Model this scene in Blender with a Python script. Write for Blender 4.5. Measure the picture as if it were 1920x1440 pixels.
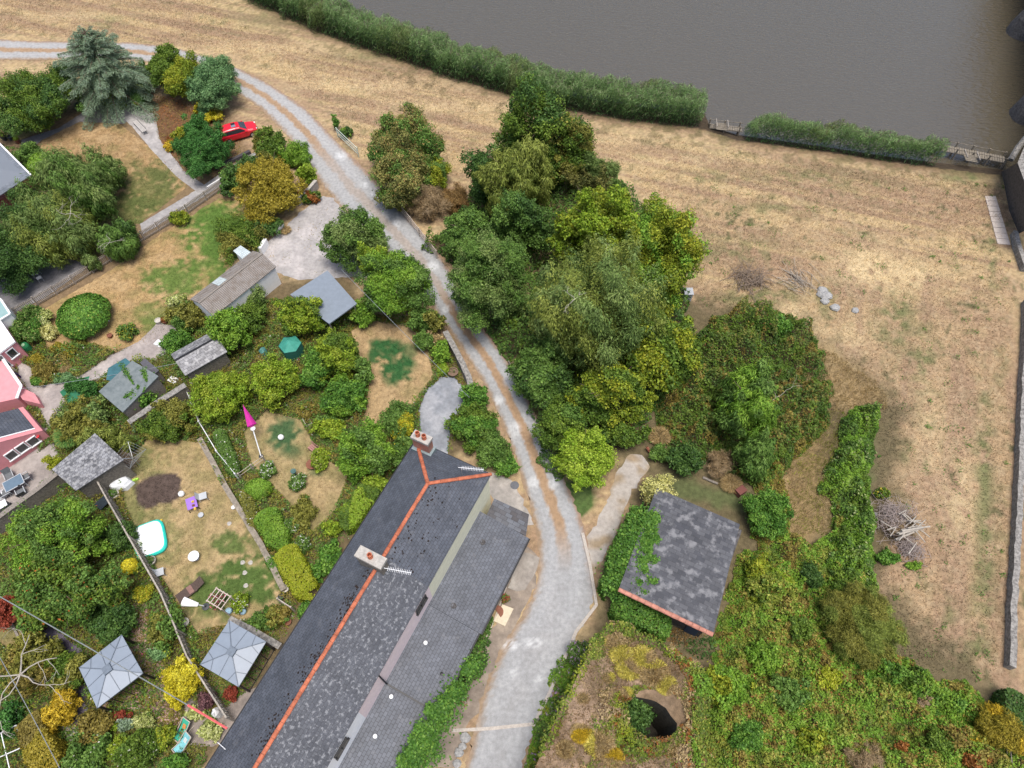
import bpy, bmesh, math, random
import numpy as np
from mathutils import Vector, Matrix, geometry
for _o in list(bpy.data.objects): bpy.data.objects.remove(_o)
SC = bpy.context.scene
COL = SC.collection
# ---------------------------------------------------------------- camera
H = 50.0; FPX = 1331.0; TH = math.radians(32.3)     # camera height, focal length in photo pixels, tilt from straight down
cam = bpy.data.cameras.new('camera'); cam.sensor_width = 36.0; cam.lens = FPX*36/1920; cam.clip_end = 3000; cam.clip_start = .5
camo = bpy.data.objects.new('camera', cam); COL.objects.link(camo)
camo.location = (0, 0, H); camo.rotation_euler = (TH, 0, 0); SC.camera = camo
# ---------------------------------------------------------------- light
SUN_EL, SUN_AZ = math.radians(79), math.radians(150)   # azimuth from +Y, clockwise
w = bpy.data.worlds.new('World'); SC.world = w; w.use_nodes = True
nt = w.node_tree; bg = nt.nodes['Background']
sky = nt.nodes.new('ShaderNodeTexSky'); sky.sky_type = 'NISHITA'; sky.sun_disc = False
sky.sun_elevation = SUN_EL; sky.sun_rotation = SUN_AZ; sky.air_density = 1.0; sky.dust_density = 4.0; sky.ozone_density = 1.0
nt.links.new(sky.outputs[0], bg.inputs[0]); bg.inputs[1].default_value = 0.105
sl = bpy.data.lights.new('sun', 'SUN'); sl.energy = 2.0; sl.angle = math.radians(24); sl.color = (1, .95, .88)
so = bpy.data.objects.new('sun', sl); COL.objects.link(so)
so.rotation_euler = Vector((-math.sin(SUN_AZ)*math.cos(SUN_EL), -math.cos(SUN_AZ)*math.cos(SUN_EL), -math.sin(SUN_EL))).to_track_quat('-Z', 'Y').to_euler()
so.location = (0, 0, 80)
SC.view_settings.view_transform = 'Standard'; SC.view_settings.look = 'None'; SC.view_settings.exposure = 0.75; SC.view_settings.gamma = 1
SC.render.engine = 'CYCLES'
SC.cycles.max_bounces = 6; SC.cycles.diffuse_bounces = 3; SC.cycles.glossy_bounces = 3; SC.cycles.transmission_bounces = 4

# ---------------------------------------------------------------- where a pixel's ray meets height z
ct, st = math.cos(TH), math.sin(TH)
def P(px, py, z=0.0):
    u = (px-960)/FPX; v = (720-py)/FPX
    k = (H-z)/(ct - v*st)
    return Vector((u*k, (v*ct+st)*k, z))
def PN(px, py, z=0.0):
    u = (np.asarray(px, float)-960)/FPX; v = (720-np.asarray(py, float))/FPX
    k = (H-z)/(ct - v*st)
    return u*k, (v*ct+st)*k
def PX(x, y, z=0.0):
    x = np.asarray(x, float); y = np.asarray(y, float); h = z-H
    d = y*st - h*ct; upv = y*ct + h*st
    return 960+FPX*x/d, 720-FPX*upv/d
def ppm(px, py, z=0.0):
    v = (720-py)/FPX
    return FPX*(ct-v*st)/(H-z)

# ---------------------------------------------------------------- naming
ORG = {}
def tag(o, label=None, cat=None, group=None, kind=None):
    if label: o['label'] = label
    if cat: o['category'] = cat
    if group: o['group'] = group
    if kind: o['kind'] = kind
    return o
def thing(name, loc, label, cat, group=None):
    o = bpy.data.objects.new(name, None); COL.objects.link(o); o.location = loc; o.empty_display_size = .2
    ORG[o.name] = Vector(loc); tag(o, label, cat, group); return o
def link(name, me, parent, loc):
    o = bpy.data.objects.new(name, me); COL.objects.link(o)
    if parent is not None:
        o.parent = parent; ORG[o.name] = ORG[parent.name]
    else:
        o.location = loc; ORG[o.name] = Vector(loc)
    return o

# ---------------------------------------------------------------- materials
MATS = {}
def nmat(name):
    m = bpy.data.materials.new(name); m.use_nodes = True
    return m, m.node_tree, m.node_tree.nodes['Principled BSDF']
def N(t, ty, **kw):
    n = t.nodes.new(ty)
    for k, v in kw.items(): setattr(n, k, v)
    return n
def mat(name, col, rough=.7, var=.18, scale=6.0, spec=.3, metal=0.0, bump=0.0, col2=None, detail=6):
    if name in MATS: return MATS[name]
    m, t, b = nmat(name)
    tc = N(t, 'ShaderNodeTexCoord'); no = N(t, 'ShaderNodeTexNoise'); no.inputs['Scale'].default_value = scale; no.inputs['Detail'].default_value = detail; no.inputs['Roughness'].default_value = .65
    t.links.new(tc.outputs['Object'], no.inputs['Vector'])
    r = N(t, 'ShaderNodeValToRGB'); r.color_ramp.elements[0].position = .32; r.color_ramp.elements[1].position = .68
    c2 = col2 or tuple(min(1, c*(1+var)) for c in col); c1 = col if col2 else tuple(c*(1-var) for c in col)
    r.color_ramp.elements[0].color = (*c1, 1); r.color_ramp.elements[1].color = (*c2, 1)
    t.links.new(no.outputs[0], r.inputs[0]); t.links.new(r.outputs[0], b.inputs['Base Color'])
    b.inputs['Roughness'].default_value = rough; b.inputs['Specular IOR Level'].default_value = spec; b.inputs['Metallic'].default_value = metal
    if bump:
        bp = N(t, 'ShaderNodeBump'); bp.inputs['Strength'].default_value = bump; bp.inputs['Distance'].default_value = .05
        t.links.new(no.outputs[0], bp.inputs['Height']); t.links.new(bp.outputs[0], b.inputs['Normal'])
    MATS[name] = m; return m
def leafmat():
    m, t, b = nmat('foliage')
    a = N(t, 'ShaderNodeAttribute', attribute_name='Col')
    t.links.new(a.outputs['Color'], b.inputs['Base Color']); b.inputs['Roughness'].default_value = .55; b.inputs['Specular IOR Level'].default_value = .25
    tr = N(t, 'ShaderNodeBsdfTranslucent'); t.links.new(a.outputs['Color'], tr.inputs['Color'])
    mx = N(t, 'ShaderNodeMixShader'); mx.inputs[0].default_value = .28
    t.links.new(b.outputs[0], mx.inputs[1]); t.links.new(tr.outputs[0], mx.inputs[2]); t.links.new(mx.outputs[0], t.nodes['Material Output'].inputs['Surface'])
    return m
LEAF = leafmat()
def groundmat(name, grain=9.0, amt=.45, bump=.5, rough=.95, blades=True):
    m, t, b = nmat(name)
    a = N(t, 'ShaderNodeAttribute', attribute_name='Col'); tc = N(t, 'ShaderNodeTexCoord')
    n1 = N(t, 'ShaderNodeTexNoise'); n1.inputs['Scale'].default_value = grain; n1.inputs['Detail'].default_value = 8; n1.inputs['Roughness'].default_value = .75
    n2 = N(t, 'ShaderNodeTexNoise'); n2.inputs['Scale'].default_value = grain*.22; n2.inputs['Detail'].default_value = 5
    t.links.new(tc.outputs['Object'], n1.inputs['Vector']); t.links.new(tc.outputs['Object'], n2.inputs['Vector'])
    ad = N(t, 'ShaderNodeMath', operation='ADD'); t.links.new(n1.outputs[0], ad.inputs[0]); t.links.new(n2.outputs[0], ad.inputs[1])
    mr = N(t, 'ShaderNodeMapRange'); mr.inputs['From Min'].default_value = .7; mr.inputs['From Max'].default_value = 1.3
    mr.inputs['To Min'].default_value = 1-amt; mr.inputs['To Max'].default_value = 1+amt
    t.links.new(ad.outputs[0], mr.inputs['Value'])
    vm = N(t, 'ShaderNodeVectorMath', operation='SCALE'); t.links.new(a.outputs['Color'], vm.inputs[0]); t.links.new(mr.outputs[0], vm.inputs['Scale'])
    t.links.new(vm.outputs[0], b.inputs['Base Color'])
    b.inputs['Roughness'].default_value = rough; b.inputs['Specular IOR Level'].default_value = .15
    bp = N(t, 'ShaderNodeBump'); bp.inputs['Strength'].default_value = bump; bp.inputs['Distance'].default_value = .06
    t.links.new(n1.outputs[0], bp.inputs['Height']); t.links.new(bp.outputs[0], b.inputs['Normal'])
    return m
GRASS = groundmat('turf', 13, .36, .7); GRAVEL = groundmat('gravel', 16, .22, .35)
def slatemat(name, c1, c2, mortar, row=.26, wid=.34, lich=None, lsc=2.2, lth=.5, lw=.12, mixamt=.6, rough=.55, bump=.35):
    m, t, b = nmat(name)
    uv = N(t, 'ShaderNodeUVMap'); br = N(t, 'ShaderNodeTexBrick'); br.inputs['Scale'].default_value = 1
    br.inputs['Color1'].default_value = (*c1, 1); br.inputs['Color2'].default_value = (*c2, 1); br.inputs['Mortar'].default_value = (*mortar, 1)
    br.inputs['Mortar Size'].default_value = .012; br.inputs['Mortar Smooth'].default_value = .3; br.inputs['Row Height'].default_value = row; br.inputs['Brick Width'].default_value = wid
    t.links.new(uv.outputs[0], br.inputs['Vector'])
    n = N(t, 'ShaderNodeTexNoise'); n.inputs['Scale'].default_value = .8; n.inputs['Detail'].default_value = 9; n.inputs['Roughness'].default_value = .7; t.links.new(uv.outputs[0], n.inputs['Vector'])
    mr = N(t, 'ShaderNodeMapRange'); mr.inputs['From Min'].default_value = .3; mr.inputs['From Max'].default_value = .7; mr.inputs['To Min'].default_value = .72; mr.inputs['To Max'].default_value = 1.3
    t.links.new(n.outputs[0], mr.inputs['Value'])
    vm = N(t, 'ShaderNodeVectorMath', operation='SCALE'); t.links.new(br.outputs['Color'], vm.inputs[0]); t.links.new(mr.outputs[0], vm.inputs['Scale'])
    out = vm.outputs[0]
    if lich:
        n2 = N(t, 'ShaderNodeTexNoise'); n2.inputs['Scale'].default_value = lsc; n2.inputs['Detail'].default_value = 6; n2.inputs['Roughness'].default_value = .6; t.links.new(uv.outputs[0], n2.inputs['Vector'])
        r = N(t, 'ShaderNodeMapRange'); r.inputs['From Min'].default_value = lth; r.inputs['From Max'].default_value = lth+lw; r.inputs['To Max'].default_value = mixamt; t.links.new(n2.outputs[0], r.inputs['Value'])
        mx = N(t, 'ShaderNodeMix', data_type='RGBA'); t.links.new(r.outputs[0], mx.inputs[0]); t.links.new(out, mx.inputs[6]); mx.inputs[7].default_value = (*lich, 1); out = mx.outputs[2]
    t.links.new(out, b.inputs['Base Color']); b.inputs['Roughness'].default_value = rough; b.inputs['Specular IOR Level'].default_value = .4
    bp = N(t, 'ShaderNodeBump'); bp.inputs['Strength'].default_value = bump; bp.inputs['Distance'].default_value = .02
    t.links.new(br.outputs['Fac'], bp.inputs['Height']); bp.invert = True; t.links.new(bp.outputs[0], b.inputs['Normal'])
    MATS[name] = m; return m
def stripemat(name, c1, c2, period=.15, rough=.7, axis=0, dirt=None):
    m, t, b = nmat(name)
    uv = N(t, 'ShaderNodeUVMap'); sp = N(t, 'ShaderNodeSeparateXYZ'); t.links.new(uv.outputs[0], sp.inputs[0])
    ml = N(t, 'ShaderNodeMath', operation='MULTIPLY'); ml.inputs[1].default_value = 2*math.pi/period; t.links.new(sp.outputs[axis], ml.inputs[0])
    s = N(t, 'ShaderNodeMath', operation='SINE'); t.links.new(ml.outputs[0], s.inputs[0])
    r = N(t, 'ShaderNodeMapRange'); r.inputs['From Min'].default_value = -1; t.links.new(s.outputs[0], r.inputs['Value'])
    mx = N(t, 'ShaderNodeMix', data_type='RGBA'); t.links.new(r.outputs[0], mx.inputs[0]); mx.inputs[6].default_value = (*c1, 1); mx.inputs[7].default_value = (*c2, 1)
    out = mx.outputs[2]
    n = N(t, 'ShaderNodeTexNoise'); n.inputs['Scale'].default_value = 1.6; n.inputs['Detail'].default_value = 8; n.inputs['Roughness'].default_value = .7; t.links.new(uv.outputs[0], n.inputs['Vector'])
    r2 = N(t, 'ShaderNodeMapRange'); r2.inputs['From Min'].default_value = .45; r2.inputs['From Max'].default_value = .65; r2.inputs['To Max'].default_value = .7; t.links.new(n.outputs[0], r2.inputs['Value'])
    m2 = N(t, 'ShaderNodeMix', data_type='RGBA'); t.links.new(r2.outputs[0], m2.inputs[0]); t.links.new(out, m2.inputs[6]); m2.inputs[7].default_value = (*(dirt or tuple(.6*c for c in c1)), 1)
    t.links.new(m2.outputs[2], b.inputs['Base Color']); b.inputs['Roughness'].default_value = rough
    bp = N(t, 'ShaderNodeBump'); bp.inputs['Strength'].default_value = .6; bp.inputs['Distance'].default_value = .03; t.links.new(s.outputs[0], bp.inputs['Height']); t.links.new(bp.outputs[0], b.inputs['Normal'])
    MATS[name] = m; return m

# ---------------------------------------------------------------- mesh builder
class MB:
    def __init__(s): s.v = []; s.f = []; s.uv = []
    def face(s, pts, uv=None):
        i = len(s.v); s.v += [Vector(p) for p in pts]; s.f.append(tuple(range(i, i+len(pts)))); s.uv.append(uv); return s
    def roof(s, pts, th=.06, udir=None):
        """a planar roof slab: top face with UVs in metres and a thin edge"""
        pts = [Vector(p) for p in pts]; n = (pts[1]-pts[0]).cross(pts[-1]-pts[0]).normalized()
        if n.z < 0: pts = pts[::-1]; n = -n
        u = Vector(udir).normalized() if udir is not None else (pts[1]-pts[0]).normalized()
        u = (u - n*u.dot(n)).normalized(); v = n.cross(u)
        uv = [((p-pts[0]).dot(u)+50, (p-pts[0]).dot(v)+50) for p in pts]
        s.face(pts, uv); lo = [p-Vector((0, 0, th)) for p in pts]; s.face(lo[::-1])
        for i in range(len(pts)):
            j = (i+1) % len(pts); s.face([pts[i], lo[i], lo[j], pts[j]])
        return s
    def prism(s, pts, z0, z1, top=True, bottom=False):
        pts = [Vector((p[0], p[1], 0)) for p in pts]
        a = sum(pts[i].x*pts[(i+1) % len(pts)].y-pts[(i+1) % len(pts)].x*pts[i].y for i in range(len(pts)))
        if a < 0: pts = pts[::-1]
        lo = [Vector((p.x, p.y, z0)) for p in pts]; hi = [Vector((p.x, p.y, z1)) for p in pts]
        for i in range(len(pts)):
            j = (i+1) % len(pts); L = (lo[j]-lo[i]).length
            s.face([lo[i], lo[j], hi[j], hi[i]], [(50, 50), (50+L, 50), (50+L, 50+z1-z0), (50, 50+z1-z0)])
        if top: s.face(hi, [(50+p.x, 50+p.y) for p in hi])
        if bottom: s.face(lo[::-1])
        return s
    def box(s, c, size, rz=0.0, M=None):
        x, y, z = [k/2 for k in size]; R = M if M is not None else Matrix.Rotation(rz, 3, 'Z')
        V = [Vector(c)+R @ Vector((a*x, b*y, d*z)) for a in (-1, 1) for b in (-1, 1) for d in (-1, 1)]
        for q in ((0, 1, 3, 2), (4, 6, 7, 5), (0, 4, 5, 1), (2, 3, 7, 6), (0, 2, 6, 4), (1, 5, 7, 3)): s.face([V[k] for k in q])
        return s
    def bar(s, a, b, w, h=None):
        a = Vector(a); b = Vector(b); d = b-a; L = d.length
        if L < 1e-6: return s
        q = d.to_track_quat('X', 'Z').to_matrix(); return s.box((a+b)/2, (L, w, h or w), M=q)
    def tube(s, path, r, n=6, cap=True):
        path = [Vector(p) for p in path]; rs = r if isinstance(r, (list, tuple)) else [r]*len(path); rings = []
        for i, p in enumerate(path):
            d = (path[min(i+1, len(path)-1)]-path[max(i-1, 0)]); d = d.normalized() if d.length > 1e-9 else Vector((0, 0, 1))
            a = d.orthogonal().normalized() if abs(d.z) > .95 else d.cross(Vector((0, 0, 1))).normalized(); b = d.cross(a)
            rings.append([p+(a*math.cos(2*math.pi*k/n)+b*math.sin(2*math.pi*k/n))*rs[i] for k in range(n)])
        base = len(s.v); s.v += [q for rg in rings for q in rg]
        for i in range(len(path)-1):
            for k in range(n):
                j = (k+1) % n; s.f.append((base+i*n+k, base+i*n+j, base+(i+1)*n+j, base+(i+1)*n+k)); s.uv.append(None)
        if cap:
            s.f.append(tuple(base+k for k in range(n))[::-1]); s.uv.append(None)
            s.f.append(tuple(base+(len(path)-1)*n+k for k in range(n))); s.uv.append(None)
        return s
    def lathe(s, c, prof, n=16, sx=1, sy=1):
        """prof: list of (radius, z) from bottom to top"""
        c = Vector(c); base = len(s.v)
        for r, z in prof: s.v += [c+Vector((r*sx*math.cos(2*math.pi*k/n), r*sy*math.sin(2*math.pi*k/n), z)) for k in range(n)]
        for i in range(len(prof)-1):
            for k in range(n):
                j = (k+1) % n; s.f.append((base+i*n+k, base+i*n+j, base+(i+1)*n+j, base+(i+1)*n+k)); s.uv.append(None)
        s.f.append(tuple(base+k for k in range(n))[::-1]); s.uv.append(None)
        s.f.append(tuple(base+(len(prof)-1)*n+k for k in range(n))); s.uv.append(None)
        return s
    def build(s, name, m, parent=None, label=None, cat=None, group=None, kind=None, smooth=False):
        if parent is not None: org = ORG[parent.name]
        else:
            org = Vector((0, 0, 0))
            for p in s.v: org += p
            org /= max(1, len(s.v)); org.z = min(p.z for p in s.v)
        me = bpy.data.meshes.new(name); me.from_pydata([tuple(p-org) for p in s.v], [], s.f)
        if any(u is not None for u in s.uv):
            ul = me.uv_layers.new(name='UVMap'); i = 0
            for fi, fc in enumerate(s.f):
                u = s.uv[fi]
                for k in range(len(fc)):
                    ul.data[i].uv = u[k] if u else (50.3+fc[k] % 3*.05, 50.2); i += 1
        me.materials.append(m)
        if smooth: me.shade_smooth()
        o = link(name, me, parent, org); tag(o, label, cat, group, kind); return o

# ---------------------------------------------------------------- noise (numpy)
def _h(i, j, s): 
    a = (i*374761393 + j*668265263 + s*1442695041) & 0xffffffff
    a = ((a ^ (a >> 13))*1274126177) & 0xffffffff
    return ((a ^ (a >> 16)) & 0xffff)/65535.0
def vnoise(x, y, s=0):
    x = np.asarray(x, float); y = np.asarray(y, float)
    i = np.floor(x).astype(np.int64); j = np.floor(y).astype(np.int64); fx = x-i; fy = y-j
    fx = fx*fx*(3-2*fx); fy = fy*fy*(3-2*fy)
    return (_h(i, j, s)*(1-fx)+_h(i+1, j, s)*fx)*(1-fy)+(_h(i, j+1, s)*(1-fx)+_h(i+1, j+1, s)*fx)*fy
def fbm(x, y, s=0, o=4):
    r = 0; a = .5; t = 0
    for k in range(o): r = r+a*vnoise(np.asarray(x)*2**k+17.3*k, np.asarray(y)*2**k+9.1*k, s+k); t += a; a *= .55
    return r/t
def sst(a, b, x):
    t = np.clip((x-a)/(b-a), 0, 1); return t*t*(3-2*t)
def sdist(px, py, poly):
    """signed distance to polygon (positive inside), vectorised"""
    n = len(poly); d = np.full(px.shape, 1e9); ins = np.zeros(px.shape, bool)
    for i in range(n):
        ax, ay = poly[i]; bx, by = poly[(i+1) % n]; ex, ey = bx-ax, by-ay
        t = np.clip(((px-ax)*ex+(py-ay)*ey)/(ex*ex+ey*ey+1e-9), 0, 1)
        d = np.minimum(d, np.hypot(px-ax-t*ex, py-ay-t*ey))
        c = ((ay > py) != (by > py)) & (px < (bx-ax)*(py-ay)/(by-ay+1e-12)+ax); ins ^= c
    return np.where(ins, d, -d)
def ldist(px, py, line):
    d = np.full(px.shape, 1e9)
    for (ax, ay), (bx, by) in zip(line[:-1], line[1:]):
        ex, ey = bx-ax, by-ay; t = np.clip(((px-ax)*ex+(py-ay)*ey)/(ex*ex+ey*ey+1e-9), 0, 1)
        d = np.minimum(d, np.hypot(px-ax-t*ex, py-ay-t*ey))
    return d
def npmesh(name, V, F, m, parent=None, col=None, label=None, cat=None, group=None, kind=None, org=None, smooth=False):
    """mesh from numpy arrays; all faces share one vertex count"""
    V = np.asarray(V, np.float32); F = np.asarray(F, np.int32)
    if parent is not None: org = ORG[parent.name]
    elif org is None: org = Vector((float(V[:, 0].mean()), float(V[:, 1].mean()), float(V[:, 2].min())))
    V = V-np.array(org, np.float32)
    me = bpy.data.meshes.new(name); k = F.shape[1]
    me.vertices.add(len(V)); me.vertices.foreach_set('co', V.ravel())
    me.loops.add(F.size); me.loops.foreach_set('vertex_index', F.ravel())
    me.polygons.add(len(F)); me.polygons.foreach_set('loop_start', np.arange(0, F.size, k, dtype=np.int32))
    if smooth: me.polygons.foreach_set('use_smooth', np.ones(len(F), bool))
    if col is not None:
        a = me.color_attributes.new('Col', 'FLOAT_COLOR', 'POINT')
        c = np.ones((len(V), 4), np.float32); c[:, :3] = np.clip(col, 0, 1); a.data.foreach_set('color', c.ravel())
    me.update(calc_edges=True); me.validate()
    me.materials.append(m)
    o = link(name, me, parent, org); tag(o, label, cat, group, kind); return o
EXCL = []
def sheet(name, poly, z, m, colfn=None, step=.35, jit=0.0, hole=None, zfn=None, label=None, cat=None, kind='structure', parent=None, uv=False, seed=1):
    """flat sheet over a polygon given in photo pixels at height z"""
    rng = np.random.default_rng(seed); W = [P(a, b, z) for a, b in poly]; pts = []
    if z < .05 and name != 'gravel_verge': EXCL.append((name, poly))
    for i in range(len(W)):
        a, b = W[i], W[(i+1) % len(W)]; n = max(1, int((b-a).length/(step if jit else 3*step)))
        for k in range(n):
            p = a.lerp(b, k/n)
            if jit: p = p+Vector((rng.normal(0, jit), rng.normal(0, jit), 0))
            pts.append((p.x, p.y))
    nb = len(pts); A = np.array(pts)
    gx, gy = np.meshgrid(np.arange(A[:, 0].min(), A[:, 0].max(), step), np.arange(A[:, 1].min(), A[:, 1].max(), step))
    gx = gx.ravel()+rng.uniform(-.1, .1, gx.size)*step; gy = gy.ravel()+rng.uniform(-.1, .1, gy.size)*step
    k = sdist(gx, gy, pts) > step*.35
    hp = None
    if hole is not None:
        hp = [tuple(P(a, b, z).xy) for a, b in hole]; k &= sdist(gx, gy, hp) < -step*.3
    V2 = [Vector(p) for p in pts]; E = [(i, (i+1) % nb) for i in range(nb)]; Fc = [list(range(nb))]
    if hp:
        o0 = len(V2); V2 += [Vector(p) for p in hp]; E += [(o0+i, o0+(i+1) % len(hp)) for i in range(len(hp))]
    V2 += [Vector((a, b)) for a, b in zip(gx[k], gy[k])]
    vo, eo, fo, _, _, _ = geometry.delaunay_2d_cdt(V2, E, Fc, 1, 1e-5)
    V = np.array([(p.x, p.y, z) for p in vo]); F = np.array(fo)
    if hp:
        c = V[F].mean(axis=1); F = F[sdist(c[:, 0], c[:, 1], hp) < 0]
    c = V[F]; cr = (c[:, 1, 0]-c[:, 0, 0])*(c[:, 2, 1]-c[:, 0, 1])-(c[:, 1, 1]-c[:, 0, 1])*(c[:, 2, 0]-c[:, 0, 0]); F[cr < 0] = F[cr < 0][:, ::-1]
    col = colfn(V[:, 0], V[:, 1]) if colfn else None
    if zfn: V[:, 2] += zfn(V[:, 0], V[:, 1])
    return npmesh(name, V, F, m, parent, col, label, cat, None, kind)
# ================================================================ GROUND, RIVER, ROAD, LAWNS, PAVING
DRY = (.36, .255, .15); STRAW = (.46, .345, .19); OLIVE = (.17, .155, .075); PINKB = (.31, .21, .135); GREEN = (.085, .13, .035); SOIL = (.10, .072, .05)
LAWND = (.30, .215, .105); DARKG = (.045, .10, .04); SHADE = (.06, .05, .03)
# colour regions of the open ground, in photo pixels: (polygon, colour, feather px, noise strength px)
BANK = [(300, -140), (400, -60), (470, 0), (600, 62), (760, 117), (900, 162), (1050, 206), (1200, 228), (1320, 242), (1380, 262), (1550, 285), (1700, 308), (1760, 315), (1890, 330), (2100, 360)]
REG = [
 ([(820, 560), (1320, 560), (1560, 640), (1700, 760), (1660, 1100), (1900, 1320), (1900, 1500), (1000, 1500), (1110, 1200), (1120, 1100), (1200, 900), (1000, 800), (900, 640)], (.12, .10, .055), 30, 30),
 ([(0, 200), (60, 190), (200, 210), (420, 200), (480, 300), (330, 560), (350, 640), (0, 700), (-100, 700), (-100, 200)], (.20, .14, .08), 8, 8),
 ([(0, 600), (340, 600), (420, 560), (640, 500), (700, 600), (850, 640), (880, 830), (640, 1100), (380, 1440), (300, 1500), (-100, 1500), (-100, 600)], (.13, .10, .055), 10, 8),
 ([(240, 190), (340, 185), (420, 230), (420, 290), (370, 310), (330, 300), (250, 215)], (.16, .085, .045), 6, 10),
 ([(1500, 640), (1560, 650), (1650, 740), (1640, 770), (1540, 760), (1500, 700)], (.38, .28, .15), 20, 15),
 ([(1560, 1010), (1600, 780), (1640, 780), (1620, 1100)], (.10, .12, .045), 16, 16),  # shadow beside the ragged hedge, painted into the ground colour
 ([(1430, 770), (1540, 760), (1550, 1000), (1480, 1060), (1440, 900)], (.28, .20, .10), 25, 25),
 ([(1250, 890), (1400, 930), (1400, 960), (1260, 930)], (.10, .12, .05), 10, 12),
 ([(1050, 900), (1110, 900), (1115, 950), (1085, 975), (1060, 940)], (.06, .12, .03), 4, 4),
]
GREENS = [(200, 40, 40, 20, .3), (480, 40, 70, 14, .35), (700, 105, 90, 10, .35), (1330, 330, 60, 14, .35), (1500, 330, 90, 12, .45), (1620, 345, 70, 10, .4), (1450, 390, 80, 12, .35), (1400, 470, 60, 25, .45),
 (1420, 560, 70, 18, .7), (1300, 470, 30, 40, .5), (1560, 560, 30, 30, .5), (1680, 600, 30, 50, .75), (1730, 680, 20, 60, .6), (1700, 850, 15, 20, .5), (1845, 850, 14, 140, .7), (1850, 1050, 18, 150, .55), (1830, 1180, 20, 60, .5),
 (1860, 470, 8, 60, .7), (1810, 330, 40, 10, .8), (1480, 600, 25, 18, .4), (1780, 1150, 12, 30, .4), (1700, 960, 8, 30, .3), (1640, 1280, 40, 12, .5)]
LIGHTS = [(1630, 500, 60, 35, .9), (1700, 520, 50, 25, .8), (1480, 585, 20, 14, .9), (1800, 930, 30, 90, .5), (1740, 820, 30, 120, .3), (700, 160, 200, 14, .5), (900, 200, 220, 12, .5), (500, 90, 160, 12, .5), (1150, 260, 160, 16, .4),
 (1290, 300, 150, 12, .35), (1500, 620, 60, 12, .5), (150, 30, 90, 10, .4), (1590, 640, 50, 30, .5)]
def paint(x, y):
    px, py = PX(x, y); n = len(x)
    c = np.empty((n, 3)); a = fbm(x*.35, y*.35, 3); b = fbm(x*1.3, y*1.3, 11); f = fbm(x*3.1, y*3.1, 23, 3)
    # mowing streaks follow the river in the upper part and the wall on the right
    sr = .6*fbm((x*.95-y*.30)*.06, (x*.30+y*.95)*.8, 31, 4)+.4*fbm((x*.95-y*.30)*.10, (x*.30+y*.95)*2.4, 37, 3); sw = fbm((x*.95-y*.30)*.9, (x*.30+y*.95)*.10, 47, 4)
    k = sst(1300, 1650, px)*sst(420, 700, py); s = sr*(1-k)+sw*k
    DRYv, STv, OLv, PKv = map(np.array, (DRY, STRAW, OLIVE, PINKB))
    c[:] = DRYv
    def mix(wt, col): c[:] = c*(1-wt[:, None])+np.array(col)*wt[:, None]
    mix(sst(.48, .58, s)*(.95-.6*k), STv); mix(sst(.49, .40, s)*.9, PKv); mix(sst(.42, .30, s)*.5*sst(.4, .6, b), OLv)
    mix(sst(.50, .66, a)*.45+.3*k, PKv); mix(sst(.55, .75, b)*sst(.4, .6, s)*.6, OLv); mix(sst(.6, .75, f)*.35, (.13, .10, .06)); mix(sst(.58, .7, 1-f)*.3, (.5, .4, .26))
    spk = vnoise(x*2.6, y*2.6, 71)*vnoise(x*.5, y*.5, 5); mix(sst(.55, .7, spk)*.7*sst(1100, 1300, px), (.07, .085, .035))
    for (cx, cy, rx, ry, wt) in GREENS:
        d = ((px-cx)/rx)**2+((py-cy)/ry)**2; mix(np.clip(np.exp(-d)*wt*1.5*sst(.3, .6, b), 0, .85), (.13, .15, .06))
    for (cx, cy, rx, ry, wt) in LIGHTS:
        d = ((px-cx)/rx)**2+((py-cy)/ry)**2; mix(np.clip(np.exp(-d)*wt*sst(.25, .55, b)*1.3, 0, .9), (.55, .43, .25))
    # brown margin under the reeds, darkened to paint in their shade
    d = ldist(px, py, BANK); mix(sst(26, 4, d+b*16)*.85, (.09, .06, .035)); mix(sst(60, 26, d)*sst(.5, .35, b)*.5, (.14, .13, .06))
    nz = (b-.5)*2
    for poly, col, fe, ns in REG:
        q = np.array(poly); mk = (px > q[:, 0].min()-60) & (px < q[:, 0].max()+60) & (py > q[:, 1].min()-60) & (py < q[:, 1].max()+60)
        if not mk.any(): continue
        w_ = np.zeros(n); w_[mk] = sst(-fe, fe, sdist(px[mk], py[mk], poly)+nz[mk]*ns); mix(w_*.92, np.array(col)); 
    c *= (.90*(.86+.28*f))[:, None]
    return c
def ground():
    xs = np.arange(-78, 78.01, .26); ys = np.arange(-6, 106, .26); X, Y = np.meshgrid(xs, ys); x = X.ravel(); y = Y.ravel()
    bw = [tuple(P(a, b).xy) for a, b in BANK]; d = ldist(x, y, bw)
    i = np.interp(x, [q[0] for q in bw], [q[1] for q in bw]); out = y > i      # beyond the bank line
    px_, _ = PX(x, y); z = np.where(out, -np.clip(d*np.where(px_ > 1330, .48, .27), 0, 2.6), 0.0)
    V = np.stack([x, y, z], 1); nx, ny = len(xs), len(ys)
    a = (np.arange(ny-1)[:, None]*nx+np.arange(nx-1)[None, :]).ravel(); F = np.stack([a, a+1, a+nx+1, a+nx], 1)
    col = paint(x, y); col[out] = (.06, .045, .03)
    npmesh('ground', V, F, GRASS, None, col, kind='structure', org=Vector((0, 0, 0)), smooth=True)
    mb = MB(); f = mat('far_field', (.3, .23, .13), .95)
    for q in (((-500, -400), (500, -400), (500, -6), (-500, -6)), ((-500, -6), (-78, -6), (-78, 62), (-500, 62)), ((78, -6), (500, -6), (500, 40), (78, 40))):
        mb.face([(a, b, -.01) for a, b in q])
    mb.build('terrain', f, kind='structure')
ground()
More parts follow.
